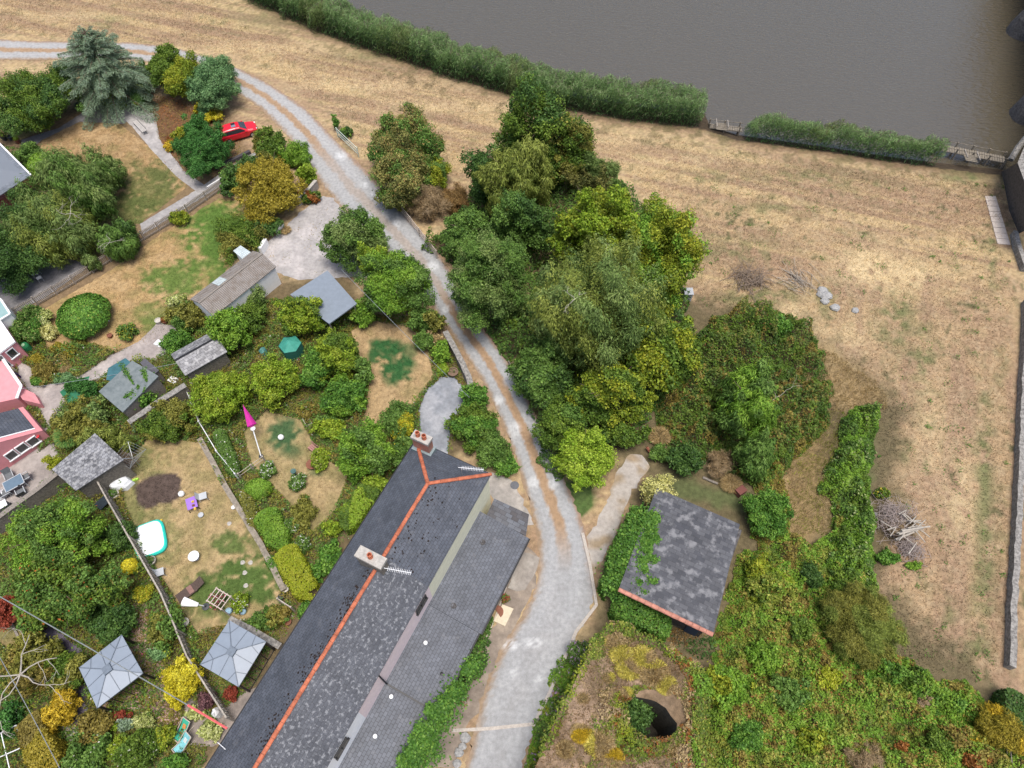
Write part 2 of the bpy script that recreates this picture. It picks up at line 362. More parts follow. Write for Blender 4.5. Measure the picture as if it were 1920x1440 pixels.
def water():
    m, t, b = nmat('river_water')
    b.inputs['Base Color'].default_value = (.085, .072, .048, 1); b.inputs['Roughness'].default_value = .06; b.inputs['IOR'].default_value = 2.0
    tc = N(t, 'ShaderNodeTexCoord'); mp = N(t, 'ShaderNodeMapping'); mp.inputs['Scale'].default_value = (.9, 2.1, 1); mp.inputs['Rotation'].default_value = (0, 0, .35); t.links.new(tc.outputs['Object'], mp.inputs[0])
    n1 = N(t, 'ShaderNodeTexNoise'); n1.inputs['Scale'].default_value = 1.5; n1.inputs['Detail'].default_value = 5; n1.inputs['Distortion'].default_value = .5; t.links.new(mp.outputs[0], n1.inputs['Vector'])
    bp = N(t, 'ShaderNodeBump'); bp.inputs['Strength'].default_value = .55; bp.inputs['Distance'].default_value = .16; t.links.new(n1.outputs[0], bp.inputs['Height']); t.links.new(bp.outputs[0], b.inputs['Normal'])
    mb = MB(); mb.face([(-500, 30, -1.1), (500, 30, -1.1), (500, 600, -1.1), (-500, 600, -1.1)]); mb.build('river', m, kind='structure')
water()
# ---- road
RO = [(-120, 66), (0, 74), (80, 78), (160, 78), (250, 80), (340, 92), (430, 120), (510, 160), (575, 205), (625, 258), (690, 325), (760, 400), (810, 455), (850, 520), (880, 590), (925, 640), (965, 700), (1010, 790), (1050, 880), (1090, 970), (1108, 1040), (1115, 1135), (1075, 1200), (1040, 1290), (1000, 1370), (975, 1440), (955, 1540)]
RI = [(-120, 118), (0, 113), (80, 112), (160, 111), (250, 113), (330, 124), (420, 158), (492, 205), (545, 262), (585, 320), (628, 378), (688, 438), (742, 492), (790, 545), (832, 605), (868, 655), (905, 715), (940, 790), (965, 850), (988, 930), (1008, 990), (1012, 1060), (1000, 1120), (955, 1190), (918, 1260), (895, 1340), (872, 1440), (850, 1540)]
def resample(L, n):
    W = np.array([tuple(P(a, b).xy) for a, b in L]); d = np.concatenate([[0], np.cumsum(np.hypot(*np.diff(W, axis=0).T))]); t = np.linspace(0, d[-1], n)
    k = np.ones(9)/9; x = np.interp(t, d, W[:, 0]); y = np.interp(t, d, W[:, 1])
    for _ in range(3):
        x[5:-5] = np.convolve(x, k, 'same')[5:-5]; y[5:-5] = np.convolve(y, k, 'same')[5:-5]
    return x, y
PATCH = [(640, 292, 12, 8), (683, 347, 9, 6), (703, 366, 9, 6), (745, 418, 8, 7), (812, 500, 12, 9), (838, 580, 9, 9), (953, 712, 10, 14), (935, 752, 9, 9), (965, 805, 12, 14), (1018, 842, 11, 14), (1000, 905, 10, 12), (1037, 905, 10, 14), (965, 1262, 9, 8), (1012, 1275, 8, 7), (955, 1210, 22, 10), (1000, 1205, 20, 10)]
def road():
    n, m = 620, 34; ox, oy = resample(RO, n); ix, iy = resample(RI, n); u = np.linspace(0, 1, m)
    X = (ix[:, None]*(1-u)+ox[:, None]*u).ravel(); Y = (iy[:, None]*(1-u)+oy[:, None]*u).ravel(); U = np.tile(u, n)
    px, py = PX(X, Y); b = fbm(X*1.4, Y*1.4, 91); f = fbm(X*4, Y*4, 77, 3)
    c = np.empty((n*m, 3)); c[:] = (.295, .30, .305)
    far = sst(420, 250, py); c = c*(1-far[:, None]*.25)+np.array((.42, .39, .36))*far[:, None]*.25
    def mix(wt, col): c[:] = c*(1-wt[:, None])+np.array(col)*wt[:, None]
    tr = sst(520, 430, py)*sst(600, 480, px)
    mix(sst(.5, .72, b)*.25, (.24, .235, .23)); mix(sst(.5, .75, fbm(X*.5, Y*.5, 7))*.25, (.37, .365, .36))
    # worn wheel tracks with the dead-leaf strip between them
    cen = .5+(b-.5)*.10; w1 = np.where(py > 560, .115, .095); s = sst(w1+.05, w1-.03, np.abs(U-cen)+(f-.5)*.12)
    fade = sst(1085, 960, py)*(.35+.65*(sst(520, 600, py)+sst(320, 250, py)*.9)); mix(np.clip(s*fade, 0, .95), np.where(py[:, None] > 400, np.array((.29, .19, .105)), np.array((.42, .31, .18))) if False else (.31, .205, .12))
    mix(sst(.16, .0, U+(f-.5)*.16)*.85, (.27, .18, .10)); mix(sst(.86, 1.0, U+(f-.5)*.14)*sst(1150, 1000, py)*.85, (.26, .165, .10))
    d = (U-.28)**2; mix(np.exp(-((U-.27)/.1)**2)*.25+np.exp(-((U-.74)/.1)**2)*.3, (.37, .38, .39))
    for cx, cy, rx, ry in PATCH: mix(np.clip(np.exp(-(((px-cx)/rx)**2+((py-cy)/ry)**2)**2)*.6*sst(.25, .5, f), 0, 1), (.55, .56, .57))
    c *= (.9+.2*f)[:, None]
    a = (np.arange(n-1)[:, None]*m+np.arange(m-1)[None, :]).ravel(); F = np.stack([a, a+1, a+m+1, a+m], 1)
    e = np.where((U == 0) | (U == 1), 1, 0); X += e*(f-.5)*.5; Y += e*(b-.5)*.5
    V = np.stack([X, Y, np.full(n*m, .024)], 1); c2 = V[F[0]]
    if np.cross(c2[1]-c2[0], c2[2]-c2[0])[2] < 0: F = F[:, ::-1]
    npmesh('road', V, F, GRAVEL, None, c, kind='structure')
road()
def plain(col, col2=None, s1=1.2, s2=3.5, lo=.45, hi=.65, seed=5):
    def fn(x, y):
        a = fbm(x*s1, y*s1, seed); b = fbm(x*s2, y*s2, seed+9, 3); w_ = sst(lo, hi, a)[:, None]
        c = np.array(col)*(1-w_)+np.array(col2 or [q*1.25 for q in col])*w_; return c*(.82+.36*b)[:, None]
    return fn
def lawnfn(greens, base=LAWND, g=GREEN, seed=3, extra=()):
    def fn(x, y):
        px, py = PX(x, y); a = fbm(x*.9, y*.9, seed); b = fbm(x*2.6, y*2.6, seed+5, 3); c = np.empty((len(x), 3)); c[:] = base
        def mix(wt, col): c[:] = c*(1-wt[:, None])+np.array(col)*wt[:, None]
        mix(sst(.5, .68, a)*.5, (.40, .29, .16)); mix(sst(.5, .34, a)*.45, (.17, .155, .06))
        for (cx, cy, rx, ry, wt) in greens:
            d = ((px-cx)/rx)**2+((py-cy)/ry)**2; mix(np.clip(sst(1.3, .4, d+(b-.5)*2.6)*wt, 0, 1), g)
        for (cx, cy, rx, ry, col) in extra:
            d = ((px-cx)/rx)**2+((py-cy)/ry)**2; mix(sst(1.15, .8, d+(b-.5)*.7), col)
        return c*(.78+.44*b)[:, None]
    return fn
LAWNCOL = []
_lf = lawnfn
def lawnfn(*a, **k):
    f = _lf(*a, **k); LAWNCOL.append(f); return f
# ---- lawns (each sheet lies a few millimetres above the soil)
sheet('lawn', [(80, 262), (130, 232), (215, 225), (300, 290), (352, 350), (262, 420), (150, 420), (60, 340)], .010, GRASS, lawnfn([(280, 360, 60, 55, .8), (250, 400, 60, 40, .8), (310, 330, 30, 40, .5)], (.30, .20, .10), (.09, .115, .035)), jit=.06)
sheet('lawn', [(66, 590), (210, 505), (300, 440), (410, 372), (455, 372), (470, 430), (450, 480), (375, 560), (330, 610), (270, 650), (215, 660), (150, 640), (90, 660)], .010, GRASS, lawnfn([(415, 440, 80, 60, 1), (330, 525, 60, 34, .9), (390, 395, 60, 25, .8), (300, 590, 50, 25, .6), (300, 610, 40, 18, .5), (400, 500, 40, 30, .8)], (.34, .23, .11), (.085, .15, .03), 8), jit=.06)
sheet('lawn', [(655, 620), (690, 600), (760, 610), (800, 640), (815, 705), (775, 765), (720, 830), (680, 800), (690, 720)], .010, GRASS, lawnfn([(722, 655, 32, 24, 1), (748, 690, 34, 24, 1), (700, 670, 12, 14, .9), (735, 715, 16, 12, .7), (765, 660, 14, 20, .7)], (.33, .235, .125), (.03, .095, .03), 12), jit=.08)
sheet('lawn', [(455, 810), (500, 770), (565, 785), (600, 850), (655, 890), (630, 960), (590, 1000), (555, 960), (500, 900), (470, 870)], .010, GRASS, lawnfn([(530, 815, 34, 34, .95), (590, 885, 16, 10, .6), (540, 840, 30, 20, .5)], (.28, .22, .11), DARKG, 15), jit=.06)
sheet('lawn', [(232, 860), (290, 815), (380, 830), (430, 930), (500, 1040), (530, 1110), (525, 1150), (440, 1170), (370, 1190), (345, 1150), (300, 1080), (250, 985), (232, 940)], .010, GRASS,
      lawnfn([(430, 1020, 34, 24, .9), (470, 1085, 64, 48, 1), (420, 1110, 80, 40, .9), (250, 870, 60, 40, .5), (300, 1000, 40, 60, .4), (400, 1130, 60, 40, .6), (250, 950, 25, 50, .5), (490, 1000, 30, 60, .5)], (.31, .235, .12), (.075, .12, .03), 21,
             extra=[(297, 918, 44, 27, (.085, .062, .052)), (318, 903, 22, 16, (.085, .062, .052)), (278, 935, 22, 18, (.085, .062, .052))]), jit=.06, step=.22)
sheet('lawn', [(0, 170), (55, 200), (75, 245), (40, 262), (-60, 262), (-60, 170)], .010, GRASS, lawnfn([(20, 220, 40, 25, .5)], (.30, .25, .11), (.12, .16, .04), 25), jit=.06)
sheet('lawn', [(-20, 1140), (20, 1130), (60, 1200), (35, 1235), (-20, 1190)], .010, GRASS, lawnfn([(5, 1180, 30, 25, .5)], (.28, .2, .1), seed=27), jit=.05)
# ---- paved and gravel surfaces
PAVE = slatemat('paving_grey', (.27, .255, .255), (.22, .21, .215), (.13, .115, .10), .6, .6, lich=(.15, .13, .11), lsc=3, mixamt=.4)
def paved(name, poly, z, m):
    mb = MB(); mb.face([P(a, b, z) for a, b in poly], [tuple((P(a, b, z)).xy+Vector((60, 60))) for a, b in poly])
    if (Vector(mb.v[1]-mb.v[0]).cross(mb.v[2]-mb.v[1])).z < 0: pass
    o = mb.build(name, m, kind='structure'); return o
sheet('driveway', [(478, 470), (520, 440), (560, 400), (605, 368), (640, 372), (700, 430), (745, 492), (700, 520), (640, 520), (560, 525), (500, 505)], .014, GRAVEL, plain((.33, .315, .31), (.42, .395, .39), .8, 3, seed=14), jit=.05)
sheet('patio', [(788, 815), (785, 770), (800, 730), (825, 708), (852, 705), (876, 735), (868, 760), (845, 800), (838, 860), (800, 850)], .018, GRAVEL, plain((.22, .235, .26), (.31, .32, .345), 1.3, 4, seed=31), jit=.03)
sheet('path', [(232, 222), (262, 205), (250, 190), (290, 215), (300, 262), (345, 320), (385, 348), (372, 362), (330, 330), (285, 282), (250, 240)], .022, GRAVEL, plain((.30, .285, .28), (.38, .36, .35), .9, 4, seed=34), jit=.02)
sheet('path', [(40, 262), (110, 240), (180, 195), (255, 180), (275, 205), (232, 232), (150, 228), (80, 262), (60, 278), (40, 275)], .018, GRAVEL, plain((.20, .19, .195), (.26, .25, .25), .9, 4, seed=36), jit=.03)
sheet('path', [(75, 725), (150, 705), (205, 668), (260, 640), (295, 605), (335, 612), (330, 650), (290, 675), (235, 680), (180, 715), (130, 745), (98, 790), (60, 880), (-40, 960), (-40, 830), (90, 800), (70, 760), (35, 705), (30, 672), (62, 690)], .018, GRAVEL, plain((.30, .265, .25), (.38, .34, .32), .9, 4, seed=38), jit=.04)
sheet('patio', [(-60, 905), (20, 875), (100, 830), (120, 870), (105, 895), (60, 935), (-60, 1020)], .023, GRAVEL, plain((.27, .24, .225), (.34, .305, .285), .8, 4, seed=41), jit=.03)
sheet('path', [(0, 480), (60, 470), (150, 490), (165, 500), (90, 555), (20, 590), (-60, 600), (-60, 480)], .018, GRAVEL, plain((.19, .185, .19), (.25, .24, .245), .9, 4, seed=43), jit=.05)
sheet('path', [(262, 420), (370, 355), (450, 300), (478, 285), (482, 292), (420, 345), (268, 440)], .016, GRAVEL, plain((.29, .28, .28), (.36, .35, .34), .9, 4, seed=45), jit=.03)
PINKPAVE = slatemat('paving_pink', (.40, .25, .215), (.34, .22, .19), (.17, .11, .09), .45, .45, lich=(.22, .15, .12), lsc=3, mixamt=.4)
def pavepoly(poly, z, m, ang):
    W = [P(a, b, z) for a, b in poly]; c, s = math.cos(ang), math.sin(ang)
    mb = MB(); mb.face(W, [(60+p.x*c+p.y*s, 60-p.x*s+p.y*c) for p in W])
    if mb.v[0].z and sum(W[i].x*W[(i+1) % len(W)].y-W[(i+1) % len(W)].x*W[i].y for i in range(len(W))) < 0: mb.f[0] = mb.f[0][::-1]; mb.uv[0] = mb.uv[0][::-1]
    return mb.build('patio', m, kind='structure')
pavepoly([(250, 1130), (275, 1130), (278, 1200), (310, 1240), (310, 1310), (345, 1345), (340, 1375), (290, 1345), (230, 1325), (185, 1330), (180, 1290), (240, 1200)], .018, PINKPAVE, math.radians(40))
sheet('gravel_verge', [(938, 1000), (990, 1025), (1012, 1045), (1003, 1100), (960, 1185), (935, 1260), (905, 1330), (880, 1350), (850, 1440), (790, 1440), (850, 1330), (930, 1170)], .012, GRAVEL, plain((.21, .175, .145), (.30, .25, .20), 1.6, 5, seed=51), jit=.06)
sheet('gravel_verge', [(905, 880), (960, 900), (985, 945), (1000, 985), (960, 975), (920, 930)], .012, GRAVEL, plain((.29, .27, .25), (.38, .35, .32), 1.6, 5, seed=52), jit=.06)
sheet('gravel_drive', [(1160, 880), (1180, 852), (1205, 853), (1220, 875), (1185, 920), (1160, 985), (1130, 1050), (1110, 1080), (1098, 1010), (1130, 960)], .014, GRAVEL,
      lambda x, y: plain((.36, .33, .30), (.28, .22, .15), 1.0, 5, seed=53)(x, y), jit=.08)
sheet('gravel_bed', [(345, 1290), (400, 1350), (440, 1310), (470, 1290), (500, 1290), (430, 1380), (400, 1400), (345, 1395)], .013, GRAVEL, plain((.22, .19, .17), (.32, .27, .24), 2, 5, seed=55), jit=.05)
sheet('slate_bed', [(40, 1135), (95, 1165), (150, 1215), (170, 1260), (165, 1340), (140, 1370), (120, 1300), (110, 1210), (50, 1180)], .013, GRAVEL, plain((.11, .095, .13), (.19, .165, .21), 2, 5, seed=56), jit=.05)
# kerb of pale setts edging the road, and the concrete strip across it
KERB = mat('concrete_kerb', (.42, .38, .34), .85, .2, 8)
def ribbon(name, path, wid, z0, z1, m, **kw):
    W = [P(a, b) for a, b in path]; L, R = [], []
    for i, p in enumerate(W):
        d = (W[min(i+1, len(W)-1)]-W[max(i-1, 0)]).normalized(); nn = Vector((-d.y, d.x, 0))*wid/2; L.append(p+nn); R.append(p-nn)
    mb = MB(); n = len(W)
    for i in range(n-1):
        q = lambda p, z: Vector((p.x, p.y, z))
        a, b, c, d = L[i], R[i], R[i+1], L[i+1]
        mb.face([q(a, z1), q(b, z1), q(c, z1), q(d, z1)], [(50+t.x, 50+t.y) for t in (a, b, c, d)]); mb.face([q(b, z1), q(b, z0), q(c, z0), q(c, z1)]); mb.face([q(a, z0), q(a, z1), q(d, z1), q(d, z0)])
    mb.face([(L[0].x, L[0].y, z0), (R[0].x, R[0].y, z0), (R[0].x, R[0].y, z1), (L[0].x, L[0].y, z1)]); mb.face([(R[-1].x, R[-1].y, z0), (L[-1].x, L[-1].y, z0), (L[-1].x, L[-1].y, z1), (R[-1].x, R[-1].y, z1)])
    return mb.build(name, m, **kw)
ribbon('kerb', [(1092, 1000), (1106, 1060), (1118, 1135), (1080, 1185), (1052, 1250), (1030, 1300), (1000, 1362)], .22, 0, .13, KERB, kind='structure')
ribbon('drain_channel', [(848, 1370), (920, 1366), (998, 1358)], .2, .0, .045, KERB, kind='structure')
# ================================================================ PLANTS: builders
LS = 1.0
PAL = {
 'oak': [(.030, .058, .016), (.055, .095, .022), (.095, .135, .030)],
 'darkgreen': [(.018, .042, .018), (.034, .070, .026), (.060, .105, .036)],
 'fresh': [(.045, .10, .02), (.095, .175, .03), (.19, .29, .05)],
 'lime': [(.11, .19, .02), (.22, .33, .035), (.38, .48, .06)],
 'limey': [(.06, .11, .018), (.14, .20, .025), (.30, .35, .045)],
 'yellowgreen': [(.055, .09, .018), (.12, .155, .022), (.22, .22, .03)],
 'willow': [(.06, .085, .028), (.11, .135, .042), (.17, .19, .065)],
 'birch': [(.038, .070, .028), (.085, .125, .055), (.16, .205, .10)],
 'hawthorn': [(.028, .062, .02), (.06, .11, .035), (.10, .16, .055)],
 'bluegrey': [(.075, .115, .105), (.14, .195, .185), (.23, .30, .29)],
 'bluegreen': [(.04, .085, .055), (.08, .15, .095), (.14, .22, .14)],
 'emerald': [(.018, .055, .02), (.03, .09, .03), (.06, .14, .05)],
 'yellow': [(.45, .38, .02), (.66, .58, .03), (.85, .78, .09)],
 'gold': [(.36, .25, .02), (.56, .40, .03), (.72, .54, .06)],
 'goldgreen': [(.10, .09, .018), (.22, .175, .03), (.33, .27, .05)],
 'olive': [(.06, .065, .022), (.11, .11, .035), (.17, .16, .055)],
 'olivebrown': [(.07, .055, .022), (.12, .095, .035), (.17, .14, .055)],
 'elaeagnus': [(.045, .06, .03), (.10, .105, .05), (.20, .175, .085)],
 'brown': [(.08, .045, .025), (.14, .085, .05), (.21, .14, .085)],
 'rust': [(.10, .035, .015), (.19, .075, .03), (.28, .13, .06)],
 'pinkbrown': [(.13, .09, .075), (.21, .15, .125), (.30, .23, .19)],
 'straw': [(.28, .20, .09), (.42, .31, .15), (.55, .43, .24)],
 'red': [(.08, .02, .018), (.15, .03, .03), (.22, .05, .04)],
 'purple': [(.045, .02, .04), (.075, .035, .07), (.12, .06, .10)],
 'cream': [(.36, .35, .10), (.60, .58, .20), (.85, .82, .42)],
 'varieg': [(.20, .26, .07), (.42, .47, .14), (.72, .74, .38)],
 'ivy': [(.025, .065, .018), (.05, .115, .028), (.12, .21, .05)],
 'bramble': [(.026, .05, .018), (.045, .085, .028), (.10, .10, .04)],
 'reed': [(.03, .065, .03), (.085, .145, .075), (.17, .235, .15)],
 'wild': [(.03, .055, .016), (.08, .115, .026), (.23, .235, .065)],
 'privet': [(.11, .15, .015), (.25, .28, .025), (.46, .46, .05)],
}
def palcol(pal, t):
    p = np.array(PAL[pal] if isinstance(pal, str) else pal); t = np.clip(t, 0, 1)*(len(p)-1); i = np.minimum(t.astype(int), len(p)-2); f = (t-i)[:, None]
    c_ = p[i]*(1-f)+p[i+1]*f; g_ = 1-sst(.10, .42, c_.max(axis=1))[:, None]
    return c_*(1+g_*np.array((.85, .88, .12)))*(1-.12*(1-g_))
def unit(v): return v/np.maximum(np.linalg.norm(v, axis=1, keepdims=True), 1e-9)
def leafquads(pos, nrm, size, asp, axis=None, fold=0.0, rng=None):
    n = len(pos); nrm = unit(nrm)
    r = axis if axis is not None else rng.normal(size=(n, 3)); t = unit(r-nrm*np.sum(r*nrm, 1)[:, None]); b = np.cross(nrm, t)
    s = np.asarray(size)[:, None]*.5; V = np.empty((n, 4, 3), np.float32)
    V[:, 0] = pos-t*s; V[:, 1] = pos+b*s*asp+nrm*s*fold-t*s*.15; V[:, 2] = pos+t*s; V[:, 3] = pos-b*s*asp+nrm*s*fold-t*s*.15
    return V.reshape(-1, 3)
def foliage(name, pos, nrm, size, asp, col, parent=None, axis=None, rng=None, **kw):
    n = len(pos); V = leafquads(pos, nrm, size, asp, axis, .15, rng); F = np.arange(n*4).reshape(n, 4)
    return npmesh(name, V, F, LEAF, parent, np.repeat(col, 4, axis=0), **kw)
def crown_cloud(c, R, rng, n, puff=.3, style='broad', low=-.7, rot=0.0):
    """points, outward normals and per-clump value inside an ellipsoidal crown made of ragged leaf clumps"""
    R = np.array(R, float); puff = puff*.8; K = int(np.clip(3.4/puff**2, 20, 150))
    d = unit(rng.normal(size=(K*3, 3))); d = d[d[:, 2] > low][:K]; K = len(d)
    lump = 1+.16*np.sin(d[:, 0]*3.1+rng.uniform(0, 6))+.14*np.sin(d[:, 1]*4.3+rng.uniform(0, 6))
    pc = d*R*(rng.uniform(.45, .86, K)*lump)[:, None]; pr = puff*R.min()**.5*R.max()**.5*rng.uniform(.55, 1.45, K); sq = rng.uniform(.7, 1.35, (K, 3))
    pv = rng.uniform(0, 1, K)
    k = rng.choice(K, n, p=pr**2/np.sum(pr**2)); dd = unit(rng.normal(size=(n, 3))+unit(d*R)[k]*.5); dd[:, 2] += .1
    rad = np.clip(1-np.abs(rng.normal(0, .30, n)), .05, 1)+np.where(rng.uniform(size=n) < .16, rng.uniform(0, .38, n), 0)
    w3 = 1+.32*np.sin(dd[:, 0]*5+k*1.7)*np.cos(dd[:, 1]*5+k*2.3+dd[:, 2]*3)
    stretch = sq[k]*(np.array([.85, .85, 1.25]) if style == 'droop' else np.array([1, 1, .85]))
    pos = pc[k]+dd*(pr[k]*rad*w3)[:, None]*stretch; val = pv[k]
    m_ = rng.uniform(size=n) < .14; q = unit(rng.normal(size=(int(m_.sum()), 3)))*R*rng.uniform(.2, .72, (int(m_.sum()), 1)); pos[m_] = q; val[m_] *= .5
    co, si = math.cos(rot), math.sin(rot)
    def ro(q): return np.stack([q[:, 0]*co-q[:, 1]*si, q[:, 0]*si+q[:, 1]*co, q[:, 2]], 1)
    return ro(pos)+np.array(c), ro(dd), val
def limbs(mb, base, top, R, rng, r0, nl=7):
    base = Vector(base); top = Vector(top); path = [base, base.lerp(top, .35)+Vector((rng.normal(0, .1), rng.normal(0, .1), 0)), base.lerp(top, .7)+Vector((rng.normal(0, .15), rng.normal(0, .15), 0)), top]
    mb.tube(path, [r0*1.25, r0*.9, r0*.6, r0*.15], 8)
    for i in range(nl):
        t = rng.uniform(.3, .85); p = base.lerp(top, t); a = rng.uniform(0, 2*math.pi); L = rng.uniform(.5, .85)
        e = Vector((math.cos(a)*R[0]*L, math.sin(a)*R[1]*L, R[2]*rng.uniform(.1, .6))); mb.tube([p, p+e*.5+Vector((0, 0, .15)), p+e], [r0*.4, r0*.25, r0*.06], 5)
BARK = mat('bark', (.12, .09, .065), .9, .3, 9, bump=.5)
SEED = [100]
def plant(px, py, rx, ry, h, pal, label, cat='shrub', style='broad', name=None, tree=False, dens=1.0, leaf=.2, asp=.55, puff=.34, rz=None, acc=None, rot=0.0, group=None, gap=0.0, zb=0.0, twig=0, pal2=None):
    SEED[0] += 1; rng = np.random.default_rng(SEED[0]); rz = rz or h*.5; leaf = leaf*.84 if leaf >= .18 and style != 'spiky' else leaf; leaf *= (.82+.5*((SEED[0]*.618) % 1)) if not tree else (.88+.35*((SEED[0]*.618) % 1))
    zc = h-rz+zb; s = ppm(px, py, zc); c = P(px, py, zc); RX = rx/s
    phi = math.atan2(math.hypot(c.x, c.y), H-zc); RYv = ry/s; k = RYv**2-(rz*math.sin(phi))**2; RY = math.sqrt(max(k, (RYv*.45)**2))/max(math.cos(phi), .35); RY = min(RY, RX*1.9)
    R = (RX, RY, rz); area = 4*math.pi*(((RX*RY)**1.6+(RX*rz)**1.6+(RY*rz)**1.6)/3)**(1/1.6)
    n = int(np.clip(area*3.2*dens/(leaf*leaf*asp*.5), 150, 95000))
    loc = (c.x, c.y, zb); nm = name or (cat.replace(' ', '_'))
    if style == 'dome':
        d = unit(rng.normal(size=(n, 3))); d[:, 2] = np.abs(d[:, 2])*1.0-.25*(rng.uniform(size=n) < .3); d = unit(d)
        bumpy = 1+.10*(fbm(d[:, 0]*3+9, d[:, 1]*3+d[:, 2]*2+9, SEED[0])-.5)*2
        pos = np.array(c)+d*np.array(R)*(bumpy*rng.uniform(.88, 1.02, n))[:, None]; nrm = d+rng.normal(size=(n, 3))*.45; pv = fbm(d[:, 0]*4+5, d[:, 1]*4+5, 3)
        axis = None
    elif style == 'spiky':      # strap leaves from the centre outward
        d = unit(rng.normal(size=(n, 3))); d[:, 2] = np.abs(d[:, 2])+.05; d = unit(d); L = rng.uniform(.75, 1.05, n)
        base = np.array(c)-np.array([0, 0, rz*.3]); tip = d*np.array(R)*L[:, None]; tip[:, 2] -= .25*rz*(1-d[:, 2]); size = np.linalg.norm(tip, axis=1)*.8
        pos = base+tip*.62; nrm = np.cross(d, rng.normal(size=(n, 3))); nrm[:, 2] = np.abs(nrm[:, 2])+.3; axis = tip; pv = rng.uniform(size=n)
    else:
        pos, dd, pv = crown_cloud((0, 0, 0), R, rng, n, puff, style, rot=rot); pos += np.array(c)
        nrm = dd+rng.normal(size=(n, 3))*1.0+np.array([0, 0, .35]); axis = None
        if style == 'droop': axis = np.stack([dd[:, 0]*.5, dd[:, 1]*.5, -np.ones(n)], 1)+rng.normal(size=(n, 3))*.35; nrm = dd+rng.normal(size=(n, 3))*.4
        if style == 'twiggy': axis = dd+rng.normal(size=(n, 3))*.5
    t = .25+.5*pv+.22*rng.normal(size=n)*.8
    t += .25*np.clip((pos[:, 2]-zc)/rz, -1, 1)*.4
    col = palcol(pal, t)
    if pal2: k2 = vnoise(pos[:, 0]*.9+pos[:, 2]*.5+50, pos[:, 1]*.9+50, SEED[0]) > .58; col[k2] = palcol(pal2, t)[k2]
    col *= rng.uniform(.6, 1.55, (n, 1))
    if acc:
        for (ac, fr) in acc:
            m_ = rng.uniform(size=n) < fr; up = (pos[:, 2] > zc-.1*rz) & m_; col[up] = np.array(ac)*rng.uniform(.8, 1.15, (int(up.sum()), 1))
    pos[:, 2] = np.maximum(pos[:, 2], zb+.05)
    sz = size if style == 'spiky' else leaf*rng.uniform(.65, 1.35, n)
    if tree:
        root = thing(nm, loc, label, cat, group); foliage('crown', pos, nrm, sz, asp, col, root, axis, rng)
        mb = MB(); limbs(mb, (c.x+rng.normal(0, .15), c.y-.2, zb), (c.x, c.y, h*.72), R, rng, .07+.018*h, 8); mb.build('trunk', BARK, root)
        return root
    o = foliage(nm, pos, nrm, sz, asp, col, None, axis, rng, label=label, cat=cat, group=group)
    return o
def hedge(path, wid, h, pal, label, leaf=.12, asp=.6, name='hedge', cat='hedge', dens=1.0, zb=0.0, acc=None, pal2=None, rough=.12, group=None):
    """path in photo pixels at the hedge top, clipped box of leaves"""
    SEED[0] += 1; rng = np.random.default_rng(SEED[0]); W = [P(a, b, zb+h) for a, b in path]; Ls = [(b-a).length for a, b in zip(W[:-1], W[1:])]
    T = sum(Ls); n = int(T*(wid+2*h)*2.6*dens/(leaf*leaf*asp*.5)); n = min(n, 45000); k = rng.choice(len(Ls), n, p=np.array(Ls)/T); u = rng.uniform(size=n)
    A = np.array([tuple(w_) for w_ in W]); a = A[k]; b = A[k+1]; pos = a+(b-a)*u[:, None]; d = unit(b-a); nn = np.stack([-d[:, 1], d[:, 0], 0*u], 1)
    f = rng.uniform(size=n)*(wid+2*h); top = f < wid; off = np.where(top, f-wid/2, np.where(f < wid+h, wid/2, -wid/2)); z = np.where(top, 0, -rng.uniform(size=n)*h)
    bp = (fbm(pos[:, 0]*1.3+3, pos[:, 1]*1.3+3, SEED[0])-.5)*2*rough*1.6+rng.normal(0, rough*.35, n)
    tt_ = (np.concatenate([[0], np.cumsum(Ls)])[k]+u*np.array(Ls)[k]); en = sst(-.15, .7, np.minimum(tt_, T-tt_)); off = off*(.35+.65*en); z = z-(1-en)*h*.5
    off = off*(1+bp)+rng.normal(0, .05, n); z = z+np.where(top, bp*.6+(1-(np.abs(off)/(wid/2))**2)*.12, 0)-np.abs(rng.normal(0, .05, n))
    pos = pos+nn*off[:, None]; pos[:, 2] += z; pos[:, 2] = np.maximum(pos[:, 2], zb+.03)
    nrm = np.where(top[:, None], np.array([0, 0, 1.0]), nn*np.sign(off)[:, None])+rng.normal(size=(n, 3))*.5
    t = .2+.6*fbm(pos[:, 0]*1.2, pos[:, 1]*1.2, SEED[0]+3)+.2*rng.normal(size=n); col = palcol(pal, t)
    if pal2: k2 = vnoise(pos[:, 0]*.8+50, pos[:, 1]*.8+50, SEED[0]) > .55; col[k2] = palcol(pal2, t)[k2]
    col *= rng.uniform(.72, 1.25, (n, 1))
    if acc:
        for (ac, fr) in acc: m_ = rng.uniform(size=n) < fr; col[m_] = ac
    return foliage(name, pos, nrm, leaf*rng.uniform(.7, 1.3, n), asp, col, None, None, rng, label=label, cat=cat, group=group)
